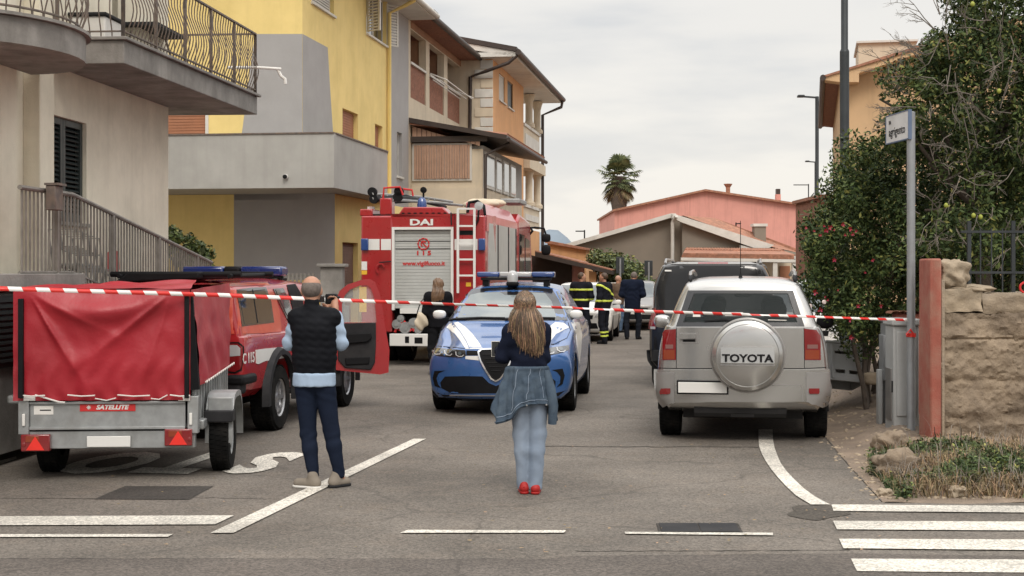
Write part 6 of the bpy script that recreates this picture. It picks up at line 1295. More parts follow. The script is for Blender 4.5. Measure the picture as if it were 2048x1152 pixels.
def head(f, c, s=1., yaw=0, tilt=0):
    c = Vector(c); Rm = Matrix.Rotation(yaw, 3, 'Z') @ Matrix.Rotation(tilt, 3, 'X'); q = lambda x, y, z: c+Rm @ Vector((x*s, y*s, z*s))
    f.ell(q(0, -.012, .03), (.077*s, .094*s, .088*s), .0).cap(q(0, .03, -.02), q(0, .055, -.075), .062*s, .038*s, .05).ell(q(0, .035, -.01), (.062*s, .06*s, .09*s), .03)
    f.cap(q(0, .085, .015), q(0, .108, -.022), .009*s, .014*s, .012).cap(q(-.02, .094, -.055), q(.02, .094, -.055), .006*s, .006*s, .012).cap(q(-.035, .083, .032), q(.035, .083, .032), .009*s, .009*s, .014)
    for x in (-1, 1): f.ell(q(x*.030, .094, .012), (.014*s, .012*s, .010*s), 0, True).ell(q(x*.079, -.005, -.005), (.011*s, .022*s, .032*s), .008)
    return q
def eyes(q, parent, s=1.):
    for x in (-1, 1):
        m = rock_mesh('eye', .011*s, .011*s, .009*s, 0, 2, 0); m.materials.append(M['white']); o = link('eye', m, parent); o.location = q(x*.030, .082, .012)
        m = rock_mesh('pupil', .005*s, .003*s, .005*s, 0, 1, 0); m.materials.append(M['black']); p_ = link('pupil', m, o); p_.location = q(x*.030, .0935, .012)-q(x*.030, .082, .012)
def folds(zc, amp, f1=38, f2=9, ph=0):
    def fn(X, Y, Z):
        r = 0
        for z0, wd, sg in zc: r = r+np.exp(-((Z-z0)/wd)**2)*np.sin(Z*f1+sg*X*f2*2.2+Y*f2+ph+1.3*np.sin(X*23+z0*9))
        return -amp*r
    return fn
def strands(name, parent, roots, ends, mats, n, wid=.0035, jit=.012, seg=9, bulge=None, seed=0):
    """hair strands: strips running from points on the crown over the shell to the tips"""
    r_ = np.random.default_rng(seed); V = []; Q = []; MI = []; b = 0
    for i in range(n):
        pts = roots(r_.random(), r_.random(), r_); ph = r_.uniform(0, 6.28); a = r_.uniform(.5, 1.6); P_ = []
        for j, p in enumerate(pts):
            t = j/(len(pts)-1); P_.append(p+np.array([math.sin(t*7*a+ph)*jit*t, math.cos(t*6*a+ph)*jit*.5*t, 0]))
        P_ = np.array(P_); m = len(P_); T_ = np.gradient(P_, axis=0); nr = P_-np.array([P_[0][0], P_[0][1]+.1, 0])*[1, 1, 0]; nr[:, 2] = 0; nr[:, 1] -= .05
        s_ = np.cross(T_, nr); s_ /= np.maximum(1e-6, np.linalg.norm(s_, axis=1))[:, None]; w = wid*r_.uniform(.6, 1.5)*np.linspace(1, .35, m)[:, None]
        V += [P_-s_*w, P_+s_*w]; MI += [int(r_.choice(len(mats), p=[.45, .37, .18]))]*(m-1); Q += [[b+j, b+j+1, b+m+j+1, b+m+j] for j in range(m-1)]; b += 2*m
    o = rawmesh(name, np.concatenate(V), np.array(Q), None, mats, parent, kind='stuff'); o.data.polygons.foreach_set('material_index', np.array(MI, dtype=np.int32)); o.data.shade_smooth(); return o
def shoe(name, a, t, mat, sole, parent, r=.045, h=.008):
    """a = ankle ground point, t = toe ground point"""
    a, t = Vector(a), Vector(t); d = (t-a).normalized(); L = (t-a).length
    lo = [min(a[i], t[i])-.12 for i in range(3)]; hi = [max(a[i], t[i])+.12 for i in range(3)]; hi[2] = a.z+.2; f = SDF(lo, hi, h)
    f.cap(a-d*.03+Vector((0, 0, .045)), t-d*.03+Vector((0, 0, .035)), r*.86, r*.85, .02).cap(a-d*.02+Vector((0, 0, .05)), a+Vector((0, 0, .10)), r*.85, r*.9, .03).clip((0, 0, a.z+.018), (0, 0, -1)); o = f.mesh(name, mat, parent)
    g = SDF(lo, hi, h*.7); g.cap(a-d*.03+Vector((0, 0, .02)), t-d*.03+Vector((0, 0, .02)), r*.98, r*.98, .01).clip((0, 0, a.z+.022), (0, 0, 1)).clip((0, 0, a.z+.001), (0, 0, -1)); g.mesh('sole', sole, o); return o
def torso(f, J, g, k=.06, dep=.72):
    """g = clothing thickness"""
    pel, wst, che, nk = (Vector(J[q]) for q in ('pel', 'wst', 'che', 'nk'))
    wp, ww, wc = J.get('W', (.155, .135, .155))
    f.cap(pel, wst, (wp+g)/1.0*.9, ww+g, k, dep).cap(wst, che, ww+g, wc+g, k, dep)
    for s in 'LR': sh = Vector(J['sh'+s]); f.cap(che+(sh-che)*.25+Vector((0, 0, .01)), sh+(che-sh)*.12, .095+g, .058+g, .05, .85).cap(nk-Vector((0, 0, .045)), sh, .045+g, .052+g, .04)
def arm(f, J, s, g, up=(.052, .043), lo=(.041, .030), frac=1.):
    sh, el, wr = Vector(J['sh'+s]), Vector(J['el'+s]), Vector(J['wr'+s]); f.cap(sh, el, up[0]+g, up[1]+g, .04)
    if frac > 0: f.cap(el, el.lerp(wr, frac), lo[0]+g, (lo[0]+(lo[1]-lo[0])*frac)+g, .025)
def legs(f, J, g, th=(.082, .055), ca=(.052, .036), k=.035, flare=0., end=.0):
    pel = Vector(J['pel']); f.ell(pel+Vector((0, -.01, -.03)), (J.get('hipw', .155)+g, .105+g, .12+g), .03)
    base = f.v; vols = []
    for s in 'LR': f.v = np.full(f.n, 1e3, dtype=np.float32); hp, kn, an = (Vector(J[q+s]) for q in ('hp', 'kn', 'an')); f.cap(hp, kn, th[0]+g, th[1]+g, k); c = kn.lerp(an, .35)+Vector((0, -.012, 0)); f.cap(kn, c, th[1]+g, ca[0]+g, .025).cap(c, an-Vector((0, 0, end)), ca[0]+g, ca[1]+g+flare, .02); vols.append(f.v)
    f.v = base; full = (slice(None),)*3; f._mix(full, np.minimum(*vols), k)
def bounds(J, m=.22):
    P_ = [v for v in J.values() if isinstance(v, (tuple, Vector)) and len(v) == 3]; P_ = [p for p in P_ if not (abs(p[0]) < .3 and p[2] < .2 and False)]
    return [min(p[i] for p in P_)-m for i in range(3)], [max(p[i] for p in P_)+m for i in range(3)]
def body(J, root, h=.011, hs=1., yaw=0, tilt=0, curlL=.6, curlR=.6, nL=(0, 0, 1), nR=(0, 0, 1), eye=True, skin=SK):
    lo, hi = bounds(J); lo[2] = -.03; f = SDF(lo, hi, h); torso(f, J, -.012); legs(f, J, -.010)
    for s, cu, nn_ in (('L', curlL, nL), ('R', curlR, nR)):
        arm(f, J, s, -.006); el, wr = Vector(J['el'+s]), Vector(J['wr'+s]); hand(f, wr, J.get('hd'+s, wr-el), nn_, 1., cu)
        an = Vector(J['an'+s]); to = Vector(J['to'+s]); f.cap(an, Vector((an.x, an.y, to.z)).lerp(to, .55)+Vector((0, 0, .045)), .030, .024, .02)
    hd = Vector(J['hd']); f.cap(Vector(J['nk'])-Vector((0, 0, .05)), hd+Vector((0, -.02, -.04)), .052, .05, .03); q = head(f, hd, hs, yaw, tilt); o = f.mesh('body', skin, root, relax=1)
    if eye: eyes(q, o, hs)
    return o, q
def std(h=1.75, w=1., spread=.10, arms='down', W=None, st=(0, 0)):
    k = h/1.75; v = lambda x, y, z: (x*k*w, y*k, z*k)
    J = dict(pel=v(0, 0, .96), wst=v(0, 0, 1.10), che=v(0, -.005, 1.31), nk=v(0, -.01, 1.48), hd=v(0, .015, 1.63))
    for s, sg, yo in (('L', -1, st[0]), ('R', 1, st[1])):
        J['sh'+s] = v(sg*.185, -.01, 1.42); J['hp'+s] = v(sg*.085, 0, .90); J['kn'+s] = v(sg*(.085+spread)/1.4, .02+yo*.5, .49); J['an'+s] = v(sg*spread, -.02+yo, .09); J['to'+s] = v(sg*(spread+.04), .15+yo, .0)
        if arms == 'down': J['el'+s] = v(sg*.235, -.03, 1.14); J['wr'+s] = v(sg*.235, .05, .90)
        elif arms == 'front': J['el'+s] = v(sg*.25, -.02, 1.15); J['wr'+s] = v(sg*.09, .20, 1.10)
        elif arms == 'hips': J['el'+s] = v(sg*.33, -.06, 1.16); J['wr'+s] = v(sg*.17, .04, 1.0)
        elif arms == 'up': J['el'+s] = v(sg*.23, .06, 1.18); J['wr'+s] = v(sg*.08, .22, 1.36)
    if W: J['W'] = W
    return J
M['hairb'] = pm('brown_hair', (.07, .04, .024), .5, 0, .35, 20, spec=.4, island=.4); M['hairg'] = pm('short_grey_hair', (.14, .115, .10), .8, 0, .3, 30, .004, 120)
M['blond'] = pm('blonde_brown_hair', (.125, .072, .038), .42, 0, .4, 14, spec=.45, island=.75)
# ---------------------------------------------------------------- man filming, seen from behind
g0 = G(635, 975); mr = thing('person', 'man in black padded vest and light blue shirt holding up a camera, seen from behind', 'person', loc=g0)
mm = lambda px, py, y=0.: ((px-635)/242.7, y, (975-py)/242.7)
J = dict(hd=mm(623, 582, .01), nk=mm(626, 614, -.015), che=mm(629, 665, -.01), wst=mm(629, 715), pel=mm(629, 748), shL=mm(594, 634, -.005), shR=mm(664, 634, -.005), elL=mm(577, 688, .06), elR=mm(680, 688, .05), wrL=mm(632, 632, .24), wrR=mm(664, 616, .22),
         hpL=mm(612, 770), hpR=mm(648, 770), knL=mm(616, 868, .02), knR=mm(662, 862, .03), anL=mm(628, 952, -.02), anR=mm(678, 950, .03), toL=mm(598, 975, .02), toR=mm(690, 975, .10), W=(.150, .145, .168), hipw=.145)
bo, q = body(J, mr, .0105, 1.04, yaw=0, tilt=-.02, curlL=1.0, curlR=1.0, nL=(.5, 0, 1), nR=(-.5, 0, 1))
lo, hi = bounds(J, .24)
f = SDF(lo, hi, .010); torso(f, J, .017, dep=.72); f.clip(mm(629, 758), (0, 0, -1)); f.cap(mm(623, 612, -.01), mm(624, 605, -.005), .062, .062, .02)
f.disp(lambda X, Y, Z: -.0045*np.abs(np.sin(Z*math.pi/.058+.5*np.sin(X*9)))-.002*np.sin(X*70+Z*20)*np.sin(Z*90)+.004*np.cos(X*8)); f.mesh('padded_vest', cloth('black_padded_nylon', (.006, .0065, .009), .7, spec=.12), mr)
f = SDF(lo, hi, .010)
for s in 'LR': arm(f, J, s, .012, (.052, .046), (.046, .038), .75)
f.disp(folds([(1.25, .12, 1)], .006, 60, 12)); SHB = cloth('light_blue_shirt', (.33, .42, .54)); f.mesh('shirt_sleeves', SHB, mr)
f = SDF(lo, hi, .010); f.cap(J['wst'], Vector(J['pel'])-Vector((0, 0, .08)), .170, .178, .04, .80).clip(mm(629, 772), (0, 0, -1)).clip(mm(629, 745), (0, 0, 1)).disp(folds([(.85, .2, 1)], .002, 10, 30)); f.mesh('shirt_tail', SHB, mr)
f = SDF(lo, hi, .010); legs(f, J, .006, (.090, .060), (.057, .040), .03); f.clip(mm(0, 758), (0, 0, 1)).clip(mm(0, 957), (0, 0, -1))
f.disp(folds([(.75, .05, 1), (.42, .06, -1), (.14, .05, 1)], .0028, 75, 20)); f.mesh('jeans', cloth('dark_navy_denim', (.012, .017, .032)), mr)
LE = cloth('grey_beige_leather', (.22, .19, .155), .7)
shoe('shoe', mm(627, 975, -.05), mm(590, 975, .02), LE, M['white'], mr, .05); shoe('shoe', mm(672, 975, .02), mm(693, 975, .12), LE, M['dgrey'], mr, .05)
f = SDF([q(0, 0, 0)[0]-.12, q(0, 0, 0)[1]-.14, q(0, 0, 0)[2]-.10], [q(0, 0, 0)[0]+.12, q(0, 0, 0)[1]+.12, q(0, 0, 0)[2]+.16], .008); f.ell(q(0, -.016, .022), (.083, .099, .088), 0).clip(q(0, .03, 0), (0, .8, -.5)).clip(q(0, 0, -.055), (0, 0, -1)); f.ell(q(0, -.075, .098), (.030, .036, .030), 0, True); f.mesh('cropped_hair', M['hairg'], mr)
cm_ = thing('video_camera', 'small black video camera with side screen held up by the man in the vest', 'camera', loc=g0)
c = mm(655, 602, .30); BX('camera_body', M['black'], cm_, c[0]-.05, c[0]+.04, c[1]-.07, c[1]+.10, c[2]-.03, c[2]+.055, .012); BX('screen', M['glass'], cm_, c[0]-.125, c[0]-.055, c[1]-.06, c[1]-.05, c[2]-.015, c[2]+.04, .003)
MB().lathe([(.032, 0), (.036, .07), (.030, .072), (0, .06)], (c[0], c[1]+.10, c[2]+.01), 'y', 16).build('lens', M['black'], cm_, smooth=True); MB().tube([(c[0]+.045, c[1]-.05, c[2]+.02), (c[0]+.06, c[1], c[2]+.025), (c[0]+.045, c[1]+.06, c[2]+.02)], .012, 6).build('hand_strap', M['black'], cm_)
# ---------------------------------------------------------------- woman with long hair, seen from behind
g0 = G(1058, 986); wr_ = thing('person', 'long-haired woman in navy jumper with a denim jacket tied round her waist and pale jeans', 'person', loc=g0)
wm = lambda px, py, y=0.: ((px-1058)/249., y, (986-py)/249.)
J = dict(hd=wm(1051, 614, .02), nk=wm(1053, 646, 0), che=wm(1056, 685), wst=wm(1057, 722), pel=wm(1058, 768), shL=wm(1023, 664), shR=wm(1084, 662), elL=wm(1005, 712, .03), elR=wm(1086, 716, .05), wrL=wm(1001, 706, .24), wrR=wm(1052, 712, .24),
         hpL=wm(1042, 782), hpR=wm(1075, 782), knL=wm(1043, 868, .03), knR=wm(1075, 868, .0), anL=wm(1049, 963, .0), anR=wm(1070, 963, -.03), toL=wm(1048, 986, .11), toR=wm(1072, 986, .09), W=(.140, .112, .122), hipw=.135)
bo, q = body(J, wr_, .0105, .95, curlL=.9, curlR=.9, nL=(1, 0, .3), nR=(-1, 0, .3))
lo, hi = bounds(J, .24); f = SDF(lo, hi, .010); torso(f, J, .014, dep=.76)
for s in 'LR': arm(f, J, s, .016, (.048, .042), (.042, .036), .86)
f.clip(wm(0, 737), (0, 0, -1)).disp(folds([(1.05, .10, 1), (1.2, .1, -1)], .005, 55, 11)); f.mesh('jumper', cloth('navy_knit', (.010, .013, .026)), wr_)
f = SDF(lo, hi, .010); legs(f, J, .004, (.086, .066), (.060, .052), .012, .004, .03); f.clip(wm(0, 979), (0, 0, -1)).clip(wm(0, 745), (0, 0, 1))
f.disp(folds([(.70, .05, 1), (.50, .06, -1), (.28, .08, 1), (.08, .04, -1)], .0035, 40, 22, 1)); JE = cloth('pale_blue_denim', (.23, .275, .34), .85, var=.14, scale=5, streak=.45, streakcol=(.10, .15, .23)); f.mesh('jeans', JE, wr_)
# jacket: a flaring skirt-like shell with an uneven hem, thick folds and a hanging sleeve
DJ = cloth('denim_jacket', (.055, .078, .108), .85, var=.25, scale=7, bump=.002, dirt=(.12, .155, .19), dscale=8, damt=.65)
n, m = 96, 34; V = []
def hem(a):   # bottom row in px and how far out, by angle (0 = right side, pi/2 = towards camera)
    pts = [(-.5, 806, 1.45), (.0, 842, 1.42), (.35, 822, 1.42), (.8, 806, 1.25), (1.35, 806, 1.12), (1.8, 812, 1.12), (2.3, 838, 1.28), (2.75, 846, 1.48), (3.1, 818, 1.80), (3.5, 812, 1.55), (4.2, 800, 1.15), (4.7, 800, 1.1), (5.78, 806, 1.45)]
    for (a0, y0, r0), (a1, y1, r1) in zip(pts, pts[1:]):
        if a0 <= a <= a1: t = (a-a0)/(a1-a0); t = t*t*(3-2*t); return y0+(y1-y0)*t, r0+(r1-r0)*t
for j in range(m+1):
    v = j/m
    for i in range(n):
        a = -.5+2*math.pi*i/n; a = min(a, 5.7799); hy_, rr_ = hem(a); py = 731+(hy_-731)*v; c = wm(1056+(-3)*v, py)
        w = .152+(.165*(rr_)-.152)*v**.8; fo = (.012*math.sin(a*9+v*2)+.010*math.sin(a*17+v*5+1))*(.25+v)+.012*noise.noise(Vector((math.cos(a)*3, math.sin(a)*3, v*6)))
        w += fo+.012*math.exp(-((v-.04)/.05)**2)
        V.append((c[0]+math.cos(a)*w, c[1]-math.sin(a)*w*.78, c[2]))
Fq = [(j*n+i, j*n+(i+1) % n, (j+1)*n+(i+1) % n, (j+1)*n+i) for j in range(m) for i in range(n)]
jk = MB().add(V, Fq).build('denim_jacket', DJ, wr_, smooth=True, recalc=False, angle=180); sm_ = jk.modifiers.new('t', 'SOLIDIFY'); sm_.thickness = .012
def on(i, j, o=.006): p = Vector(V[j*n+i % n]); c = Vector((wm(1056, 700)[0], 0, p.z)); return p+(p-c).normalized()*o
ia = lambda a: int((a+.5)/(2*math.pi)*n)
MB().tube([on(i, m-1) for i in range(ia(.3), ia(2.9))], .006, 5).build('hem_seam', DJ, jk, smooth=True); MB().tube([on(i, m-4, .003) for i in range(ia(.3), ia(2.9))], .003, 4).build('hem_stitching', JE, jk)
for a0, a1 in ((1.0, .9), (1.5, 1.62), (2.1, 2.25)): MB().tube([on(ia(a0+(a1-a0)*j/(m-6)), j, .003) for j in range(2, m-4, 2)], .003, 4).build('back_seam', JE, jk)
for px, py in ((1053, 807), (1092, 806)): MB().lathe([(0, -.004), (.007, -.003), (.008, 0)], wm(px, py, -.16), 'y', 10).build('button', M['alu'], jk)
MB().tube([wm(1092, 740, -.06), wm(1100, 775, -.09), wm(1106, 810, -.09), wm(1104, 846, -.08)], [.03, .042, .040, .034], 10).build('sleeve', DJ, jk, smooth=True)
RS = cloth('red_shoe', (.36, .02, .018), .5, spec=.3); shoe('shoe', wm(1048, 986, -.02), wm(1044, 986, .13), RS, RS, wr_, .038); shoe('shoe', wm(1071, 986, -.04), wm(1075, 986, .12), RS, RS, wr_, .038)
for px in (1048, 1071): MB().tube([(wm(px, 0)[0]-.036, -.05, .05), (wm(px, 0)[0], -.085, .06), (wm(px, 0)[0]+.036, -.05, .05)], .006, 6).build('shoe_strap', RS, wr_)
HC = Vector(wm(1050, 614, .005))
def hair_shell(f, c=HC, s=1.):
    f.ell(c+Vector((0, -.005, .03))*s, (.082*s, .102*s, .098*s), 0)
f = SDF([HC.x-.22, HC.y-.24, HC.z-.50], [HC.x+.26, HC.y+.16, HC.z+.18], .010); hair_shell(f)
f.cap(wm(1047, 620, -.04), wm(1045, 672, -.085), .066, .046, .05, .7).cap(wm(1056, 640, -.06), wm(1069, 686, -.10), .058, .028, .05, .7).cap(wm(1040, 650, -.07), wm(1046, 686, -.10), .055, .03, .04, .7).clip(HC+Vector((0, .045, 0)), (0, 1, -.35))
f.disp(lambda X, Y, Z: .004*np.sin(X*150+2*np.sin(Z*20))); f.mesh('hair', M['blond'], wr_)
TP = [wm(*t) for t in ((1026, 655, -.08), (1032, 668, -.09), (1041, 682, -.10), (1049, 690, -.11), (1057, 695, -.12), (1065, 699, -.12), (1073, 701, -.12), (1079, 698, -.11), (1083, 684, -.09), (1082, 666, -.08))]
def rootsf(u, v, r_):
    a = (u-.5)*2.9; tip = np.array(TP[min(9, max(0, int(u*10+r_.normal(0, .55))))])+r_.normal(0, 1, 3)*[.010, .008, .022]; st_ = r_.uniform(-.5, 1.25); out = []
    for j in range(10):
        t = j/9
        if t < .45: th = st_+(math.pi/2+.35-st_)*(t/.45); rr = (.085, .107, .102); p = np.array([HC.x+math.sin(a)*rr[0]*math.sin(max(.05, th))*1.0, HC.y-.005-math.cos(a)*rr[1]*math.sin(max(.05, th))*(1 if th > 0 else -1), HC.z+.03+rr[2]*math.cos(th)]); last = p
        else: s_ = (t-.45)/.55; s_ = s_*s_*(3-2*s_)*.5+s_*.5; p = last*(1-s_)+tip*s_; p = p+np.array([math.sin(a)*.02*math.sin(math.pi*s_), -.018*math.sin(math.pi*s_), 0])
        out.append(p)
    return out
HM = [pm('dark_brown_strand', (.055, .032, .019), .5, 0, .2, 9, spec=.4, island=.4), pm('mid_brown_strand', (.13, .078, .042), .45, 0, .2, 9, spec=.4, island=.4), pm('blonde_strand', (.30, .19, .10), .4, 0, .2, 9, spec=.4, island=.3)]
strands('hair_strands', wr_, rootsf, None, HM, 2800, .0026, .017, seed=3)
sg_ = thing('sunglasses', 'dark sunglasses pushed up on top of the long-haired woman\'s head', 'sunglasses', loc=g0)
for s_ in (-1, 1):
    mb_ = rock_mesh('lens', .030, .012, .018, 0, 2, 0, 1, .2); mb_.materials.append(M['black']); o = link('lens', mb_, sg_); o.location = wm(1050+s_*9.5, 590, -.02); o.rotation_euler = (.5, 0, s_*.15)
MB().tube([wm(1034, 592, -.03), wm(1050, 589, -.035), wm(1066, 591, -.03)], .004, 6).build('frame', M['black'], sg_)
ph = thing('smartphone', 'pale smartphone held out in the left hand of the long-haired woman', 'phone', loc=g0); c = wm(990, 703, .30); BX('case', M['trim'], ph, c[0]-.034, c[0]+.034, c[1], c[1]+.009, c[2]-.06, c[2]+.07, .003); BX('screen', M['glass'], ph, c[0]-.030, c[0]+.030, c[1]-.001, c[1]-.0002, c[2]-.055, c[2]+.065)
# ---------------------------------------------------------------- figures further off
def figure(label, px, Y, h, face, J, top, trou, hair='short', hairm=None, skirt=None, shoes=M['black'], vs=.014, topg=.028, bands=(), eye=True, yaw=0, tilt=0, topz=None, name='person', skinc=SK, hs=1.):
    g_ = Vector(((px-CX)/F*Y, Y, 0)); r = thing(name, label, 'person', loc=g_, rot=face); k = h/1.75
    bo, q = body(J, r, vs*.92, hs*k, yaw, tilt, skin=skinc); lo, hi = bounds(J, .24); tz = topz if topz is not None else J['pel'][2]-.10
    def jacket(ex=0.):
        f = SDF(lo, hi, vs); torso(f, J, topg+ex, dep=.78); f.cap(J['wst'], Vector(J['pel'])-Vector((0, 0, .10)), .155+topg+ex, .16+topg+ex, .04, .72)
        for s in 'LR': arm(f, J, s, topg*.85+ex, (.054, .048), (.046, .04), .92)
        return f
    f = jacket().clip((0, 0, tz), (0, 0, -1)).disp(folds([(1.1*k, .12, 1), (1.3*k, .1, -1)], .005, 50, 10)); jo = f.mesh('jacket', top, r)
    for (c, n_, w_, rad) in bands:
        f = jacket(.008); c, n_ = Vector(c), Vector(n_).normalized(); f.clip(c+n_*w_, n_).clip(c-n_*w_, -n_); X, Yg, Z = f.grid(); f.v = np.maximum(f.v, (np.sqrt((X-c.x)**2+(Yg-c.y)**2+(Z-c.z)**2)-rad).astype(np.float32)); f.mesh('reflective_band', HV, jo, relax=0)
    f = SDF(lo, hi, vs); legs(f, J, .014, (.088, .064), (.060, .048), .03, .006); f.clip((0, 0, tz+.12), (0, 0, 1)).clip((0, 0, .05), (0, 0, -1)).disp(folds([(.8*k, .08, 1), (.45*k, .1, -1)], .006, 50, 12)); to_ = f.mesh('trousers', trou, r)
    for s in 'LR':
        t = Vector(J['to'+s]); a = Vector(J['an'+s]); shoe('shoe', (a.x, a.y, 0), (t.x, t.y, 0), shoes, shoes, r, .05, .010)
    hm = hairm or M['hairb']; c = q(0, 0, 0)
    f = SDF([c[0]-.16, c[1]-.18, c[2]-.14], [c[0]+.16, c[1]+.16, c[2]+.18], .011); f.ell(q(0, -.018, .028), (.085*k, .099*k, .094*k), 0); Rm = Matrix.Rotation(yaw, 3, 'Z'); f.clip(q(0, .03, .0), tuple(Rm @ Vector((0, .8, -.45)))).clip(q(0, 0, -.05), (0, 0, -1)); f.mesh('hair', hm, r); return r, q, to_
HV = pm('yellow_reflective_tape', (.62, .72, .10), .5, 0, .06, 8); TUR = cloth('firefighter_navy', (.012, .013, .018), .7)
J = std(1.76, 1.05, .13, 'front'); figure('firefighter turned to his right, nearer the blue car, black jacket with two yellow bands', 1163, 36.4, 1.76, R(-25), J, TUR, TUR, yaw=R(-55), topg=.04, bands=[((0, 0, 1.33), (0, 0, 1), .028, .42), ((0, 0, 1.08), (0, 0, 1), .028, .42)])
J = std(1.75, 1.05, .10, 'down', st=(-.05, .06)); r, q, tr_o = figure('firefighter facing left with a slanting yellow chest band, beside the orange pillar', 1208, 36.3, 1.75, R(55), J, TUR, TUR, yaw=R(15), topg=.04, bands=[((0, 0, 1.32), (.45, 0, 1), .028, .42), ((0, 0, 1.06), (0, 0, 1), .028, .42)])
for s in 'LR':
    for z in (.20, .29): a, b = Vector(J['an'+s]), Vector(J['kn'+s]); c = a.lerp(b, (z-a.z)/(b.z-a.z)); MB().lathe([(.079, -.02), (.081, 0), (.079, .02)], (c.x, c.y-.008, z), 'z', 18).build('reflective_band', HV, tr_o)
BRJ = cloth('brown_jacket', (.13, .088, .062)); figure('man in brown jacket and blue jeans half hidden behind the man in dark blue', 1236, 43.0, 1.66, R(-40), std(1.66, 1., .08, 'front'), BRJ, cloth('mid_blue_denim', (.085, .13, .20)), hairm=pm('bald_skin', (.42, .24, .17), .5), tilt=-.3, yaw=R(-20))
J = std(1.80, 1.08, .12, 'front', st=(-.05, .05)); J['hd'] = (J['hd'][0]+.03, J['hd'][1]+.05, J['hd'][2]-.03); figure('man in long dark blue coat and dark trousers standing with his back turned, head bowed', 1265, 38.7, 1.78, R(-15), J, cloth('dark_blue_coat', (.010, .014, .028)), cloth('dark_trousers', (.014, .016, .022)), hairm=M['hairg'], topg=.05, tilt=-.35, topz=.80)
J = std(1.66, .92, .08, 'front', W=(.14, .115, .125)); r, q, _ = figure('woman in black with long light brown hair standing at the back of the fire engine', 876, 25.4, 1.66, R(12), J, cloth('black_coat', (.010, .010, .012)), cloth('black_trousers', (.012, .012, .014)), hairm=M['blond'])
HC2 = Vector(J['hd'])
f = SDF([-.22, -.26, 1.02], [.22, .16, 1.76], .012); f.ell(HC2+Vector((0, -.01, .03)), (.088, .10, .096), 0).cap(HC2+Vector((-.0, -.05, 0)), HC2+Vector((-.04, -.10, -.20)), .085, .085, .05, .7).cap(HC2+Vector((-.03, -.10, -.15)), HC2+Vector((-.08, -.11, -.28)), .07, .03, .05, .6).cap(HC2+Vector((.03, -.09, -.15)), HC2+Vector((.05, -.11, -.30)), .07, .03, .05, .6).clip(HC2+Vector((0, .03, 0)), (0, 1, -.35)).disp(lambda X, Y, Z: .005*np.sin(X*120+2*np.sin(Z*20))); f.mesh('long_hair', M['blond'], r)
bg_ = thing('handbag', 'pale cream and grey handbag hanging at the side of the woman in black', 'handbag', loc=P(843, 640, 25.3)); f = SDF([-.2, -.15, -.22], [.2, .15, .22], .012); f.ell((0, 0, -.02), (.11, .07, .15), 0).disp(lambda X, Y, Z: -.01*np.sin(X*30+Z*24)); f.mesh('bag', M['cream'], bg_); MB().tube([(-.08, 0, .1), (-.02, 0, .30), (.05, 0, .38), (.1, 0, .3), (.08, 0, .1)], .010, 6).build('strap', M['dgrey'], bg_, smooth=True)
# ================================================================ cordon tape, lamp posts, street sign, cabinets
tm_ = bpy.data.materials.new('red_white_tape'); tm_.use_nodes = True; t_n = tm_.node_tree; b_ = t_n.nodes['Principled BSDF']; b_.inputs['Roughness'].default_value = .35
at = t_n.nodes.new('ShaderNodeUVMap'); sp_ = t_n.nodes.new('ShaderNodeSeparateXYZ'); t_n.links.new(at.outputs[0], sp_.inputs[0])
a1 = t_n.nodes.new('ShaderNodeMath'); a1.operation = 'MULTIPLY_ADD'; a1.inputs[1].default_value = .10; t_n.links.new(sp_.outputs[1], a1.inputs[0]); t_n.links.new(sp_.outputs[0], a1.inputs[2])
a2 = t_n.nodes.new('ShaderNodeMath'); a2.operation = 'FRACT'; t_n.links.new(a1.outputs[0], a2.inputs[0]); a3 = t_n.nodes.new('ShaderNodeMath'); a3.operation = 'GREATER_THAN'; a3.inputs[1].default_value = .5; t_n.links.new(a2.outputs[0], a3.inputs[0])
mx_ = t_n.nodes.new('ShaderNodeMix'); mx_.data_type = 'RGBA'; mx_.inputs[6].default_value = (.60, .025, .018, 1); mx_.inputs[7].default_value = (.74, .72, .69, 1); t_n.links.new(a3.outputs[0], mx_.inputs[0]); t_n.links.new(mx_.outputs[2], b_.inputs['Base Color'])
A_ = P(1815, 640, 15.3); Bp = P(-60, 575, 11.9); cpx = [(-60, 575), (0, 577), (200, 583), (300, 586), (440, 590), (560, 595), (700, 601), (900, 608.5), (1150, 616), (1300, 623), (1600, 632.5), (1700, 636), (1815, 640)]
pts = []
for i in range(241):
    t = i/240; X = Bp.x+(A_.x-Bp.x)*t; Y = Bp.y+(A_.y-Bp.y)*t; px = CX+F*X/Y
    for (x0, y0), (x1, y1) in zip(cpx, cpx[1:]):
        if x0 <= px <= x1+.01: py = y0+(y1-y0)*(px-x0)/(x1-x0); break
    else: py = 575 if px < 0 else 640
    if px < 450: Y -= .10*min(1, (450-px)/120)*max(0, min(1, (px+60)/60))
    pts.append(Vector((X*Y/(Bp.y+(A_.y-Bp.y)*t), Y, H-(py-HY)/F*Y)))
V = []; Fq = []; UV = []; L = 0
for i, p in enumerate(pts):
    if i: L += (p-pts[i-1]).length
    tw = .35*math.sin(L*.9)+.25*math.sin(L*2.3+1)+(1.1 if 5.4 < L < 5.75 or 7.3 < L < 7.5 else 0); d = Vector((0, math.sin(tw), math.cos(tw))); hw_ = .021-.0068*min(1, L/4)-.0015*math.sin(L*1.7)
    V += [p-d*hw_, p+d*hw_]; UV += [(L/.215, 0), (L/.215, 1)]
    if i: Fq.append((2*i-2, 2*i, 2*i+1, 2*i-1))
me = bpy.data.meshes.new('tape'); me.from_pydata(V, [], Fq); uv = me.uv_layers.new(name='UVMap')
for l in me.loops: uv.data[l.index].uv = UV[l.vertex_index]
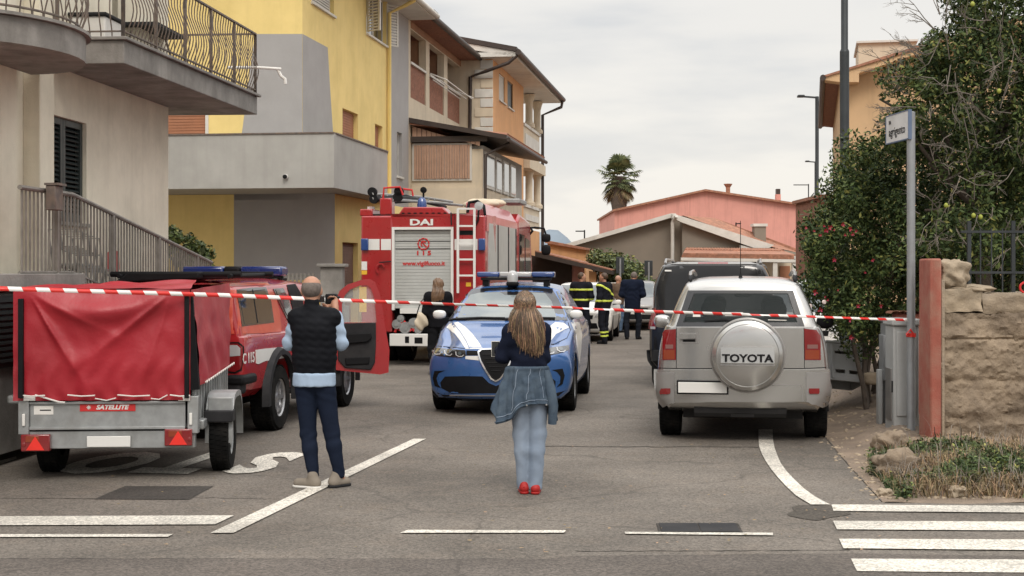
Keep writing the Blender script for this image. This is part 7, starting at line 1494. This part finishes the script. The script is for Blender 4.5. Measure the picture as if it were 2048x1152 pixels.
me.materials.append(tm_); me.shade_smooth(); tag(link('cordon_tape', me), 'red and white striped cordon tape stretched across the whole street to the sign pole', 'tape'); tp_o = bpy.context.scene.objects['cordon_tape']; s_ = tp_o.modifiers.new('t', 'SOLIDIFY'); s_.thickness = .001
# street sign
pb = G(1822, 885); sp = thing('street_sign', 'blue edged white street name plate on a grey metal pole by the stone wall', 'sign', loc=pb)
hp_ = (885-225)/F*pb.y; MB().lathe([(.043, -.15), (.043, hp_), (.03, hp_+.01), (0, hp_+.012)], n=20).build('pole', M['zinc'], sp, smooth=True)
MB().lathe([(.052, 1.10), (.052, 1.14)], n=16).tube([(.04, -.03, 1.12), (-.06, -.05, 1.13), (-.02, -.05, 1.18), (.03, -.05, 1.10)], .012, 5).build('tape_knot', tm_, sp)
c = [P(1771, 232, 15.0)-pb, P(1814, 221, 15.35)-pb, P(1814, 279, 15.35)-pb, P(1771, 290, 15.0)-pb]
Yf = lambda px: (1771, 15.0)
c = [P(1771, 232, 16.0)-pb, P(1815, 222, 15.33)-pb]; d_ = Vector((c[1].x-c[0].x, c[1].y-c[0].y, 0)); nrm = Vector((d_.y, -d_.x, 0)).normalized()
L_ = d_.length
ang = math.atan2(d_.y, d_.x); zt_ = hp_+.015; zb_s = zt_-.285
pl = MB().box(0, L_, 0, .03, zb_s, zt_).build('name_plate', pm('sign_white', (.62, .62, .62), .5, 0, .08, 4, dirt=(.35, .34, .32), damt=.5), sp); pl.location = (c[0].x, c[0].y-.03, 0); pl.rotation_euler = (0, 0, ang)
for (a, b, c_, d2) in ((-.012, L_+.012, zt_, zt_+.012), (-.012, L_+.012, zb_s-.012, zb_s), (-.012, 0, zb_s, zt_), (L_, L_+.012, zb_s, zt_)): MB().box(a, b, -.004, .034, c_, d2).build('plate_edge', pm('sign_edge_blue', (.10, .14, .22), .5), pl)
text('lettering', 'VIA', M['dgrey'], pl, (.12, -.002, zt_-.075), .06, ext=.001, sx=.8); text('lettering', 'agrigento', M['dgrey'], pl, (L_/2, -.002, zb_s+.105), .13, ext=.001, sx=1.02, bold=.001)
# lamp posts
def lamp(px, pyt, Y, r0, r1, pystep, arm, lbl, pyb=600):
    b = Vector(((px-CX)/F*Y, Y, 0)); l = thing('street_lamp', lbl, 'street lamp', loc=b, group='street lamps along the right side'); zt_ = H-(pyt-HY)/F*Y; zs = H-(pystep-HY)/F*Y
    MB().lathe([(r0*1.15, 0), (r0*1.15, .3), (r0, .32), (r0, zs), (r0*.99, zs+.02), (r1, zs+.06), (r1, zt_)], n=18).build('pole', M['lamp'], l, smooth=True)
    MB().bar((.0, 0, zt_-.04), (arm*.75, 0, zt_-.0), .07, .06).build('arm', M['lamp'], l); MB().box(min(0, arm*.3)+arm*.65-.02, max(0, arm*.3)+arm*.65, -.14, .14, zt_-.03, zt_+.05).build('lamp_head', M['lamp'], l, bev=.02); return l
lamp(1689, -260, 24.5, .078, .058, 105, -1.1, 'nearest tall dark lamp post behind the flowering shrub, cut off by the top edge')
lamp(1634, 193, 52, .085, .065, 410, -.7, 'middle dark street lamp with a flat head reaching left, against the sky'); lamp(1632, 323, 82, .10, .085, 400, -.6, 'farthest dark street lamp, its head just left of the middle lamp post')
# two dark road signs on poles seen from behind
for px, t0, t1, lb in ((1240, 514, 547, 'dark back of the left road sign on a pole before the taupe house'), (1297, 521, 551, 'dark back of the right road sign on a pole beside the black van')):
    Y = 50; b = Vector(((px-CX)/F*Y, Y, 0)); s = thing('road_sign', lb, 'sign', loc=b, group='road signs seen from behind'); z0, z1 = H-(t1-HY)/F*Y, H-(t0-HY)/F*Y
    BX('sign_panel', M['lamp'], s, -.14, .14, -.03, .0, z0, z1, .01); MB().lathe([(.035, 0), (.035, z1-.05)], (0, -.07, 0), n=10).build('pole', M['zinc'], s)
# grey utility cabinets
pbx = G(1795, 880); cb = thing('utility_cabinet', 'tall light grey plastic utility cabinet right beside the sign pole', 'cabinet', loc=(0, 0, 0))
M['cab'] = pm('grey_cabinet_plastic', (.40, .405, .40), .6, 0, .05, 3, .001, 90, dirt=(.25, .24, .22), dscale=2, damt=.5)
w = lambda px, py, Y: P(px, py, Y)
a = w(1787, 880, 15.6); b = w(1838, 880, 15.6); z1 = w(0, 652, 15.6).z; zc = w(0, 638, 15.6).z
BX('body', M['cab'], cb, a.x, b.x, 15.6, 15.95, .02, z1, .012); BX('lid', M['cab'], cb, a.x-.02, b.x+.02, 15.57, 15.98, z1+.002, zc, .015)
BX('door', M['cab'], cb, a.x+.03, b.x-.03, 15.583, 15.598, .25, z1-.06, .006); BX('door_hinge', M['dgrey'], cb, a.x-.008, a.x+.0, 15.62, 15.66, .5, .62); BX('side_panel', M['silvd'], cb, a.x-.012, a.x-.001, 15.66, 15.9, .2, .75, .004)
cb = thing('utility_cabinet', 'narrower darker grey utility cabinet standing behind and left of the light one', 'cabinet', loc=(0, 0, 0)); M['cab2'] = pm('dark_grey_cabinet_plastic', (.20, .205, .21), .6, 0, .06, 3, dirt=(.14, .13, .12), damt=.4)
a = w(1774, 800, 16.3); b = w(1792, 800, 16.3); BX('body', M['cab2'], cb, a.x, b.x+.1, 16.3, 16.6, .0, w(0, 645, 16.3).z, .012); BX('lid', M['cab2'], cb, a.x-.02, b.x+.12, 16.28, 16.62, w(0, 645, 16.3).z+.002, w(0, 636, 16.3).z, .01); BX('meter_box', M['cab2'], cb, a.x-.03, a.x-.001, 16.33, 16.55, w(0, 762, 16.3).z, w(0, 670, 16.3).z, .01); BX('cable_duct', M['cab'], cb, a.x-.08, a.x-.032, 16.36, 16.46, .05, w(0, 740, 16.3).z, .006)
# red painted pier, iron grille, rough stone wall
RW = pm('red_ochre_plaster', (.33, .095, .066), .9, 0, .12, 4, .006, 60, dirt=(.30, .18, .13), dscale=4, damt=.8, streak=.4)
wl = thing('stone_wall', 'rough brown rendered stone wall with a red painted end pier at the right edge', 'wall', loc=(0, 0, 0))
Yw = 14.75; pw = lambda px, py, Y=Yw: P(px, py, Y)
a = pw(1850, 880); b = pw(1874, 880); BX('red_pier', RW, wl, b.x-.075, b.x+.04, Yw-.03, 15.14, .0, pw(0, 517).z, .02); BX('red_wall', RW, wl, P(1790, 0, 17).x, P(1850, 0, 17).x, 17.0, 17.15, 0, P(0, 627, 17).z, .02)
for i in range(4): c = P(1795+i*13, 627, 17.0); o = MB().add([(c.x-.03+.06*math.cos(math.pi*k/6), y, c.z+.03*math.sin(math.pi*k/6)) for y in (16.93, 17.2) for k in range(7)], [(k, k+1, k+8, k+7) for k in range(6)]).build('cap_tile', M['tile'], wl, smooth=True)
MB().box(0, 1, 0, 1, 0, 1)
def rubble(px0, px1, py0, py1, seed, mat, name='stone', Y=Yw, dep=.5, rough=.05, res=.025, extra=None):
    x0, x1 = pw(px0, 0, Y).x, pw(px1, 0, Y).x; z1, z0 = pw(0, py0, Y).z, pw(0, py1, Y).z; nx = max(3, int((x1-x0)/res)); nz = max(3, int((z1-z0)/res)); V = []; 
    for j in range(nz+1):
        for i in range(nx+1):
            x = x0+(x1-x0)*i/nx; z = z0+(z1-z0)*j/nz; e_ = min(i, nx-i, j, nz-j); p = Vector((x*3.2, z*4.2, seed))
            dy = rough*(noise.noise(p)+.45*noise.noise(p*3)+.25*noise.noise(p*8))+(.010 if e_ == 0 else .002 if e_ == 1 else 0)
            if extra: dy += extra(x, z)+.02*noise.noise(p*16)
            V.append((x+.018*noise.noise(Vector((z*9, seed, x)))*(1 if i in (0, nx) else .3), Y+dy, z+.025*noise.noise(Vector((x*7, seed+3, 0)))*(1 if j in (0, nz) else .3)))
    n0 = len(V); F_ = [(j*(nx+1)+i, j*(nx+1)+i+1, (j+1)*(nx+1)+i+1, (j+1)*(nx+1)+i) for j in range(nz) for i in range(nx)]
    bd = [i for i in range(nx+1)]+[j*(nx+1)+nx for j in range(1, nz+1)]+[nz*(nx+1)+i for i in range(nx-1, -1, -1)]+[j*(nx+1) for j in range(nz-1, 0, -1)]
    V += [(V[i][0], Y+dep, V[i][2]) for i in bd]; m = len(bd); F_ += [(bd[k], n0+k, n0+(k+1) % m, bd[(k+1) % m]) for k in range(m)]+[[n0+k for k in range(m)]]
    return MB().add(V, F_).build(name, mat, wl, smooth=True, recalc=False, angle=50)
M['mort'] = pm('lime_mortar', (.31, .245, .175), .95, 0, .15, 5, .012, 30, dirt=(.22, .185, .15), dscale=4, damt=.7)
rubble(1873, 1965, 577, 624, 1, M['stone']); rubble(1966, 2260, 586, 627, 2, M['mort'], rough=.035)
def band_(x, z):
    d = 0
    for zz, w_, a_, ph in ((1.42-.02, .012, .030, 0), (.98, .03, .022, 2), (.62, .05, .03, 5)): zc_ = zz-.3+.05*noise.noise(Vector((x*1.6, ph, 0)))+.015*noise.noise(Vector((x*7, ph, 1))); d += a_*math.exp(-((z-zc_)/w_)**2)
    return d
rubble(1873, 2300, 626, 928, 3, M['stone2'], name='rendered_face', rough=.055, res=.02, extra=band_)
me = rock_mesh('cap_stone', .17, .2, .155, 5, 4, .28, 2.2, .55); me.materials.append(M['stone']); o = link('cap_stone', me, wl); o.location = pw(1903, 549, Yw+.18)
me = rock_mesh('cap_stone', .3, .2, .05, 9, 4, .3, 2.5, .3); me.materials.append(M['stone']); o = link('cap_stone', me, wl); o.location = pw(1925, 578, Yw+.2)
fn_ = thing('iron_fence', 'dark iron grille fence standing on top of the rough stone wall', 'fence', loc=(0, 0, 0))
for i in range(9): c = pw(1938+i*22, 0, Yw+.28); w_ = .018 if i % 4 == 0 else .006; BX('fence_post' if i % 4 == 0 else 'fence_bar', M['lamp'], fn_, c.x-w_, c.x+w_, Yw+.26, Yw+.26+2*w_, pw(0, 585).z, pw(0, 440 if i % 4 == 0 else 455).z)
for py in (462, 545): BX('fence_rail', M['lamp'], fn_, pw(1938, 0).x, pw(2200, 0).x, Yw+.25, Yw+.29, pw(0, py).z-.012, pw(0, py).z+.012)
BX('bare_plaster_edge', M['mort'], wl, b.x+.041, b.x+.075, Yw-.02, Yw+.2, 0, pw(0, 560).z, .01)
rm_ = thing('red_ring', 'red painted ring shape on top of the wall at the right picture edge', 'ornament', loc=pw(2050, 573, Yw+.05)); MB().tube([(.05*math.cos(a), 0, .05*math.sin(a)-.01) for a in np.linspace(0, 6.283, 17)[:-1]], .012, 6, close=True).build('ring', M['redm'], rm_, smooth=True)
# dumped grey plastic crates / cabinet parts behind the car
def dump(lbl, px, py, Y, w_, d2, h_, rot):
    t = thing('plastic_crate', lbl, 'crate', loc=P(px, py, Y)); t.rotation_euler = rot
    mb = MB(); holewall(mb, lambda u, z, d: (u, d, z), -w_/2, w_/2, 0, h_, [(-w_*.3, w_*.3, h_*.72, h_*.8), (-w_*.3, -w_*.05, h_*.2, h_*.3), (w_*.05, w_*.3, h_*.2, h_*.3)], .03); mb.build('front_panel', M['cab'], t)
    BX('back_panel', M['cab'], t, -w_/2, w_/2, d2, d2+.02, 0, h_); BX('side_panel', M['cab'], t, -w_/2, -w_/2+.02, .031, d2-.001, 0, h_); BX('side_panel', M['cab'], t, w_/2-.02, w_/2, .031, d2-.001, 0, h_); BX('top_panel', M['cab'], t, -w_/2-.01, w_/2+.01, -.01, d2+.03, h_+.001, h_+.03, .005)
    for x in (-w_*.38, w_*.38): BX('rib', M['cab'], t, x-.015, x+.015, -.02, -.001, .02, h_-.02)
    return t
dump('grey plastic crate lying tilted on the soil behind the silver car', 1695, 762, 18.5, .52, .4, .48, (R(-18), R(6), R(12))); dump('second grey plastic crate leaning half hidden by the silver car', 1655, 765, 19.0, .45, .35, .5, (R(-8), R(-9), R(-20)))
t = thing('stone_block', 'pale square stone block on the soil beside the grey crates', 'stone', loc=P(1745, 768, 18.2)); me = rock_mesh('stone_block', .14, .12, .085, 3, 3, .06, 2, .9); me.materials.append(M['stone']); o = link('block', me, t); o.location = (0, 0, .07)
# ================================================================ vegetation
def leafmat(name, c, isl=.6): return pm(name, c, .6, 0, .3, 1.2, spec=.2, island=isl)
M['leafd'] = leafmat('dark_leaf', (.042, .066, .022)); M['leafm'] = leafmat('mid_leaf', (.085, .118, .036)); M['leafy'] = leafmat('yellow_green_leaf', (.17, .18, .05)); M['twig'] = pm('grey_twig', (.17, .145, .12), .9, 0, .25, 6); M['bark'] = pm('bark', (.09, .07, .055), .95, 0, .3, 8, .01, 40)
M['lemon'] = pm('lemon_skin', (.30, .33, .05), .5, 0, .1, 8); M['flow'] = pm('red_petal', (.26, .006, .012), .6, 0, .2, 8, island=.3); M['pale'] = pm('pale_petal', (.66, .55, .52), .6)
def leaves(name, parent, C, Rr, n, size, mats, seed=0, fill=.35, up=.35, asp=.42, mind=None, **k):
    """n leaf-shaped faces on and in the clumps C (centre) with radii Rr"""
    r = np.random.default_rng(seed); C = np.array(C, float); Rr = np.array(Rr, float); Rr = Rr[:, None]*np.ones(3) if Rr.ndim == 1 else Rr
    p = Rr.prod(1)**(2/3); ci = r.choice(len(C), n, p=p/p.sum()); d = r.normal(size=(n, 3)); d /= np.linalg.norm(d, axis=1)[:, None]; rad = 1-fill*r.random(n)**1.6*1.2+r.normal(0, .07, n)
    pos = C[ci]+d*Rr[ci]*rad[:, None]; nrm = d*.55+r.normal(size=(n, 3))*.55+np.array([0, 0, up]); nrm /= np.linalg.norm(nrm, axis=1)[:, None]
    t = np.cross(nrm, r.normal(size=(n, 3))); t[:, 2] -= .25; t -= nrm*(t*nrm).sum(1)[:, None]; t /= np.linalg.norm(t, axis=1)[:, None]; b = np.cross(nrm, t); L = size*r.uniform(.6, 1.35, n)[:, None]; w = L*asp
    V = np.stack([pos-t*L*.5, pos+b*w*.5-nrm*L*.03, pos+t*L*.5+nrm*L*-.06, pos-b*w*.5-nrm*L*.03], 1).reshape(-1, 3); q = np.arange(n*4).reshape(-1, 4)
    o = rawmesh(name, V, q, None, mats, parent, **k)
    if isinstance(mats, (list, tuple)): mi = r.choice(len(mats), n, p=[.55, .35, .10][:len(mats)] if len(mats) == 3 else None).astype(np.int32); o.data.polygons.foreach_set('material_index', mi)
    return o
def branch(mb, a, b, r0, r1, n=5, jit=.1, seed=0):
    a, b = Vector(a), Vector(b); L = (b-a).length; pts = []
    for i in range(n+1): t = i/n; pts.append(a.lerp(b, t)+Vector((noise.noise(Vector((i*1.3, seed, 0))), noise.noise(Vector((i*1.3, seed, 7))), noise.noise(Vector((i*1.3, seed, 3)))))*L*jit*(1 if 0 < i else 0))
    mb.tube(pts, [r0+(r1-r0)*i/n for i in range(n+1)], 6); return pts
def clumps(pxs, Y, dY, r, n, seed):
    """random clump centres inside a picture outline, at depths Y..Y+dY"""
    rr = random.Random(seed); out = []; xs = [p[0] for p in pxs]; ys = [p[1] for p in pxs]; N = len(pxs)
    def inside(x, y):
        c = False
        for i in range(N):
            (x0, y0), (x1, y1) = pxs[i], pxs[i-1]
            if (y0 > y) != (y1 > y) and x < (x1-x0)*(y-y0)/(y1-y0)+x0: c = not c
        return c
    while len(out) < n:
        x, y = rr.uniform(min(xs), max(xs)), rr.uniform(min(ys), max(ys)); Yd = Y+dY*rr.random()
        if inside(x, y): out.append(tuple(P(x, y, Yd)))
    return out
# lemon tree behind the wall
lt = thing('lemon_tree', 'big dense lemon tree with bare grey twigs behind the stone wall', 'tree', loc=(0, 0, 0)); tb = P(1985, 600, 17.4); tb.z = 0
mb = MB(); branch(mb, tb, P(1960, 420, 17.4), .12, .09, 5, .06, 1); fork = P(1960, 420, 17.4)
tips = []
for i, (px, py, Y) in enumerate([(1830, 140, 17.0), (1890, 60, 17.6), (1980, -40, 17.2), (1800, 260, 16.8), (2060, 120, 17.0), (1860, 330, 16.9), (2030, 300, 17.8), (1850, 420, 17.2), (2090, -60, 18), (1760, 190, 17.2)]):
    pt = branch(mb, fork, P(px, py, Y), .05, .014, 6, .08, i+3); tips += pt[2:]
mb.build('trunk', M['bark'], lt, smooth=True)
out_ = [(1895, -10), (1880, 30), (1862, 70), (1850, 110), (1800, 135), (1745, 140), (1758, 165), (1800, 185), (1815, 215), (1800, 240), (1790, 262), (1800, 300), (1815, 350), (1825, 440), (1860, 500), (1920, 520), (2000, 520), (2200, 540), (2200, -160), (1905, -160)]
C = clumps(out_, 16.3, 2.2, .3, 190, 5); Rr = [random.uniform(.16, .36) for _ in C]
leaves('crown', lt, C, Rr, 60000, .068, [M['leafd'], M['leafm'], M['leafy']], 4, .5, kind='stuff')
C2 = clumps([(1760, 150), (1850, 110), (1885, 40), (1900, -20), (1880, 200), (1800, 250), (1780, 235)], 16.2, .8, .2, 26, 9); leaves('crown', lt, C2, [random.uniform(.08, .17) for _ in C2], 3200, .06, [M['leafm'], M['leafd'], M['leafy']], 6, .6, kind='stuff')
tw = MB(); rr_ = random.Random(3)
def twig(a, d, L, r, dep):
    b = a+d*L; mid = a.lerp(b, .5)+Vector((rr_.gauss(0, 1), rr_.gauss(0, 1), rr_.gauss(0, 1)))*L*.07; tw.tube([a, mid, b], [r, r*.8, r*.5], 4)
    if dep:
        for _ in range(rr_.choice((2, 3, 3))): t = rr_.uniform(.3, 1); twig(a.lerp(b, t), (d+Vector((rr_.gauss(0, .5), rr_.gauss(0, .5), rr_.gauss(0, .45)))).normalized(), L*rr_.uniform(.4, .7), r*.6, dep-1)
for (px, py, ex, ez) in ((1815, 215, -1, .15), (1850, 110, -.9, .55), (1870, 60, -.75, .8), (1822, 165, -1, .3), (1880, 30, -.5, 1), (1812, 245, -1, -.1), (1850, 130, -.6, .9), (1840, 190, -1, .5), (1805, 150, -.8, .7)):
    for _ in range(2): twig(P(px, py, 16.3), Vector((ex+rr_.gauss(0, .15), -.15+rr_.gauss(0, .2), ez+rr_.gauss(0, .15))).normalized(), rr_.uniform(.25, .40), .007, 3)
for _ in range(70):
    px, py = rr_.uniform(1830, 2060), rr_.uniform(20, 480); twig(P(px, py, 16.15), Vector((rr_.gauss(-.2, .6), -.3, rr_.gauss(0, .6))).normalized(), rr_.uniform(.18, .42), .006, 2)
tw.build('bare_twigs', M['twig'], lt, recalc=False, kind='stuff')
for px, py, c in ((1892, 411, .3), (1947, 431, 0), (1961, 434, 0), (1998, 182, .5), (1945, 8, 0)):
    me = rock_mesh('lemon', .024, .024, .030, px, 2, .04); me.materials.append(M['lemon']); o = link('lemon', me, lt); o.location = P(px, py, 15.95)
# red-flowering shrub left of the pole
hs = thing('flowering_shrub', 'tall dark green shrub with red flowers between the lamp post and the sign pole', 'shrub', loc=(0, 0, 0))
mb = MB()
for i in range(7): branch(mb, Vector((P(1735+i*9, 700, 18).x, 18+.2*i, 0)), P(1660+i*24, 420+30*(i % 3), 18.2+.3*(i % 3)), .035, .012, 6, .08, i+40)
mb.build('stems', M['bark'], hs, smooth=True)
o2 = [(1712, 300), (1745, 285), (1790, 330), (1830, 360), (1850, 480), (1845, 560), (1815, 640), (1775, 690), (1730, 700), (1700, 655), (1680, 640), (1640, 600), (1622, 560), (1625, 500), (1612, 480), (1640, 455), (1655, 420), (1672, 350), (1690, 320)]
C = clumps(o2, 17.3, 2.6, .3, 120, 12); leaves('foliage', hs, C, [random.uniform(.15, .32) for _ in C], 42000, .062, [M['leafd'], M['leafm'], M['leafy']], 8, .5, kind='stuff')
C3 = clumps([(1700, 300), (1750, 275), (1700, 420), (1650, 450), (1608, 490), (1625, 540), (1700, 460)], 17.2, .8, .2, 40, 4); leaves('foliage', hs, C3, [random.uniform(.05, .13) for _ in C3], 2600, .055, [M['leafm'], M['leafd'], M['leafy']], 16, .7, kind='stuff')
fl_ = []
for px, py in [(1700, 458), (1712, 462), (1705, 468), (1686, 449), (1660, 455), (1668, 460), (1652, 462), (1612, 455), (1628, 462), (1640, 470), (1730, 545), (1676, 580), (1655, 600), (1650, 594), (1716, 612), (1700, 640), (1702, 675), (1640, 620), (1762, 612), (1648, 452), (1690, 470), (1630, 585), (1745, 520), (1668, 520)]:
    c = P(px, py, 17.0+random.random()*.1); s_ = random.uniform(.3, .75); mb = MB()
    for k in range(6): a = k*math.pi/3+random.random(); mb.add([c, c+Vector((math.cos(a)*.03, -.015, math.sin(a)*.03))*s_, c+Vector((math.cos(a+.4)*.05, -.03, math.sin(a+.4)*.05))*s_, c+Vector((math.cos(a+.9)*.03, -.015, math.sin(a+.9)*.03))*s_], [(0, 1, 2, 3)])
    mb.build('flower', M['flow'], hs, recalc=False)
for px, py in ((1648, 604), (1620, 612)):
    c = P(px, py, 17.0); MB().add([c+Vector((math.cos(k*1.05)*.028, -.01*(k % 2), math.sin(k*1.05)*.028)) for k in range(6)], [(0, 1, 2, 3, 4, 5)]).build('flower', M['pale'], hs, recalc=False)
# second darker hedge between shrub and lemon tree
hd_ = thing('hedge', 'dark shaded hedge filling the gap behind the utility cabinets', 'hedge', loc=(0, 0, 0))
C = clumps([(1790, 450), (2100, 430), (2200, 640), (1870, 640), (1850, 690), (1800, 690), (1770, 600)], 18.6, 1.6, .3, 60, 22); leaves('foliage', hd_, C, [random.uniform(.22, .36) for _ in C], 18000, .07, [M['leafd'], M['leafm']], 18, .5, kind='stuff')
C = clumps([(1830, 250), (2200, 200), (2200, 640), (1830, 640)], 20, 1, .3, 40, 23); leaves('foliage', hd_, C, [random.uniform(.35, .5) for _ in C], 16000, .10, [M['leafd'], M['leafd']], 19, .5, kind='stuff')
mb = MB()
for i in range(5): branch(mb, Vector((5.0+i*.5, 19.4, 0)), Vector((4.9+i*.55, 19.5, 1.8)), .04, .02, 4, .06, i+70)
mb.build('stems', M['bark'], hd_)
# palm behind the pink building
PY = 90; pt = thing('palm_tree', 'tall fan palm with a shaggy brown skirt behind the pink building', 'palm tree', loc=Vector(((1238-CX)/F*PY, PY, 0)))
pz = lambda py: H-(py-HY)/F*PY; zc = pz(353)
MB().lathe([(.5, 0), (.36, zc-3.6), (.36, zc-2.4), (.55, zc-1.3), (.4, zc)], n=16).build('trunk', M['bark'], pt, smooth=True)
pf = [leafmat('palm_green', (.12, .14, .065), .5), leafmat('palm_dry', (.22, .17, .095), .4)]
def fans(name, n, e0, e1, L0, L1, mat, seed):
    r = random.Random(seed); mb = MB()
    for i in range(n):
        az = r.uniform(0, 2*math.pi); el = r.uniform(e0, e1); d = Vector((math.cos(az)*math.cos(el), math.sin(az)*math.cos(el), math.sin(el))); L = r.uniform(L0, L1); b = Vector((0, 0, zc))+d*.3; c = b+d*L*.5+Vector((0, 0, -.12)); mb.tube([b, b.lerp(c, .5)+Vector((0, 0, .05)), c], [.035, .03, .02], 4)
        s = d.cross(Vector((0, 0, 1))).normalized() if abs(d.z) < .98 else Vector((1, 0, 0)); u = s.cross(d)
        for k in range(13):
            a = (k/12-.5)*R(190); dr = (d*math.cos(a)+s*math.sin(a)); t_ = c+dr*L*.48+Vector((0, 0, -.10*L*(1+abs(a)*.3))); m_ = c+dr*L*.30; sd_ = dr.cross(u).normalized()*.05; mb.add([c, m_+sd_, t_, m_-sd_], [(0, 1, 2, 3)])
    return mb.build(name, mat, pt, recalc=False, kind='stuff')
fans('crown', 34, .35, 1.5, .9, 1.55, pf[0], 1); fans('crown', 34, -.8, .4, .8, 1.25, pf[0], 4); fans('dry_skirt', 34, -1.45, -.85, .9, 1.5, pf[1], 2)
# small garden trees by the taupe house, potted plant by the stairs
def bush(lbl, outline, Y, dY, nC, rad, n, size, mats, cat='shrub', seed=1, base=None, name='garden_shrub'):
    t = thing(name, lbl, cat, loc=(0, 0, 0)); C = clumps(outline, Y, dY, .2, nC, seed); leaves('foliage', t, C, [random.uniform(*rad) for _ in C], n, size, mats, seed, .6, kind='stuff')
    mb = MB(); c0 = Vector(C[0]); bx = sum(c[0] for c in C)/len(C); by = sum(c[1] for c in C)/len(C); bz = max(c[2] for c in C)
    for k in range(4): branch(mb, Vector((bx+.1*k-.15, by, base or 0)), Vector(C[(k*7) % len(C)]), .03, .01, 4, .08, k+seed)
    mb.build('stems', M['bark'], t); return t
M['olive'] = leafmat('olive_leaf', (.12, .15, .075)); 
bush('pale green bushy shrub growing against the taupe house wall behind the firefighters', [(1190, 520), (1215, 508), (1240, 512), (1262, 530), (1292, 545), (1300, 590), (1270, 612), (1215, 600), (1200, 560)], 53, 2, 46, (.25, .5), 9000, .16, [M['olive'], M['leafm'], M['leafy']], seed=31)
bush('leafy potted shrub rising behind the foot of the stair railing', [(338, 470), (350, 462), (360, 490), (385, 478), (408, 478), (415, 500), (420, 520), (405, 540), (350, 540), (340, 500)], 21.5, .6, 22, (.06, .14), 1500, .10, [M['leafm'], M['olive'], M['leafy']], seed=33, base=.3)
gb = thing('garden_wall', 'low dark grey garden wall with gate behind the man in dark blue', 'wall', loc=(0, 0, 0)); BX('wall', M['taupe'], gb, P(1222, 0, 48).x, P(1330, 0, 48).x, 48, 48.2, 0, P(0, 568, 48).z); BX('coping', M['trim'], gb, P(1220, 0, 48).x, P(1332, 0, 48).x, 47.96, 48.24, P(0, 568, 48).z+.002, P(0, 565, 48).z)
# leaves and litter on the asphalt
mb = MB(); r = random.Random(5)
for i in range(260):
    px, py = r.uniform(900, 1760), r.uniform(880, 1110)
    if i % 4 == 0: px = r.uniform(0, 900)
    g = G(px, py); s = r.uniform(.006, .022); a = r.uniform(0, 6.28); mb.add([(g.x+math.cos(a+k*1.57)*s*(1 if k % 2 else .5), g.y+math.sin(a+k*1.57)*s*(1 if k % 2 else .5), .012+r.random()*.006) for k in range(4)], [(0, 1, 2, 3)])
mb.build('leaf_litter', M['straw'], recalc=False, kind='stuff', cat='litter', label='small dry leaves and crumbs scattered over the asphalt')

# low broad-leaved weeds among the grass
Cw = [pg[i] for i in range(0, len(pg), max(1, len(pg)//260))]
leaves('weeds', None, [(x, y, z+.03) for x, y, z in Cw], [random.uniform(.04, .11) for _ in Cw], 9000, .038, [M['leafd'], M['leafm'], M['leafy']], 44, .7, .6, .5, kind='stuff', cat='weeds', label='small broad-leaved green weeds among the straw at the foot of the wall')
blades('dry_grass', [(x, y, z+.02) for x, y, z in straw_pts[::9]], (.10, .30), M['twig'], .003, 1.6, kind='stuff', cat='grass', label='taller dead grey stalks sticking out of the verge by the wall')
rp_ = thing('advertising_board', 'round ended red board leaning behind the sloping stair railing', 'board', loc=P(226, 548, 17.2)); MB().prism([(.075*math.cos(a), 0, .06*math.sin(a)+(.22 if math.sin(a) > 0 else .06)) for a in np.linspace(0, 6.283, 17)[:-1]], (0, .02, 0)).build('board_face', M['redm'], rp_)
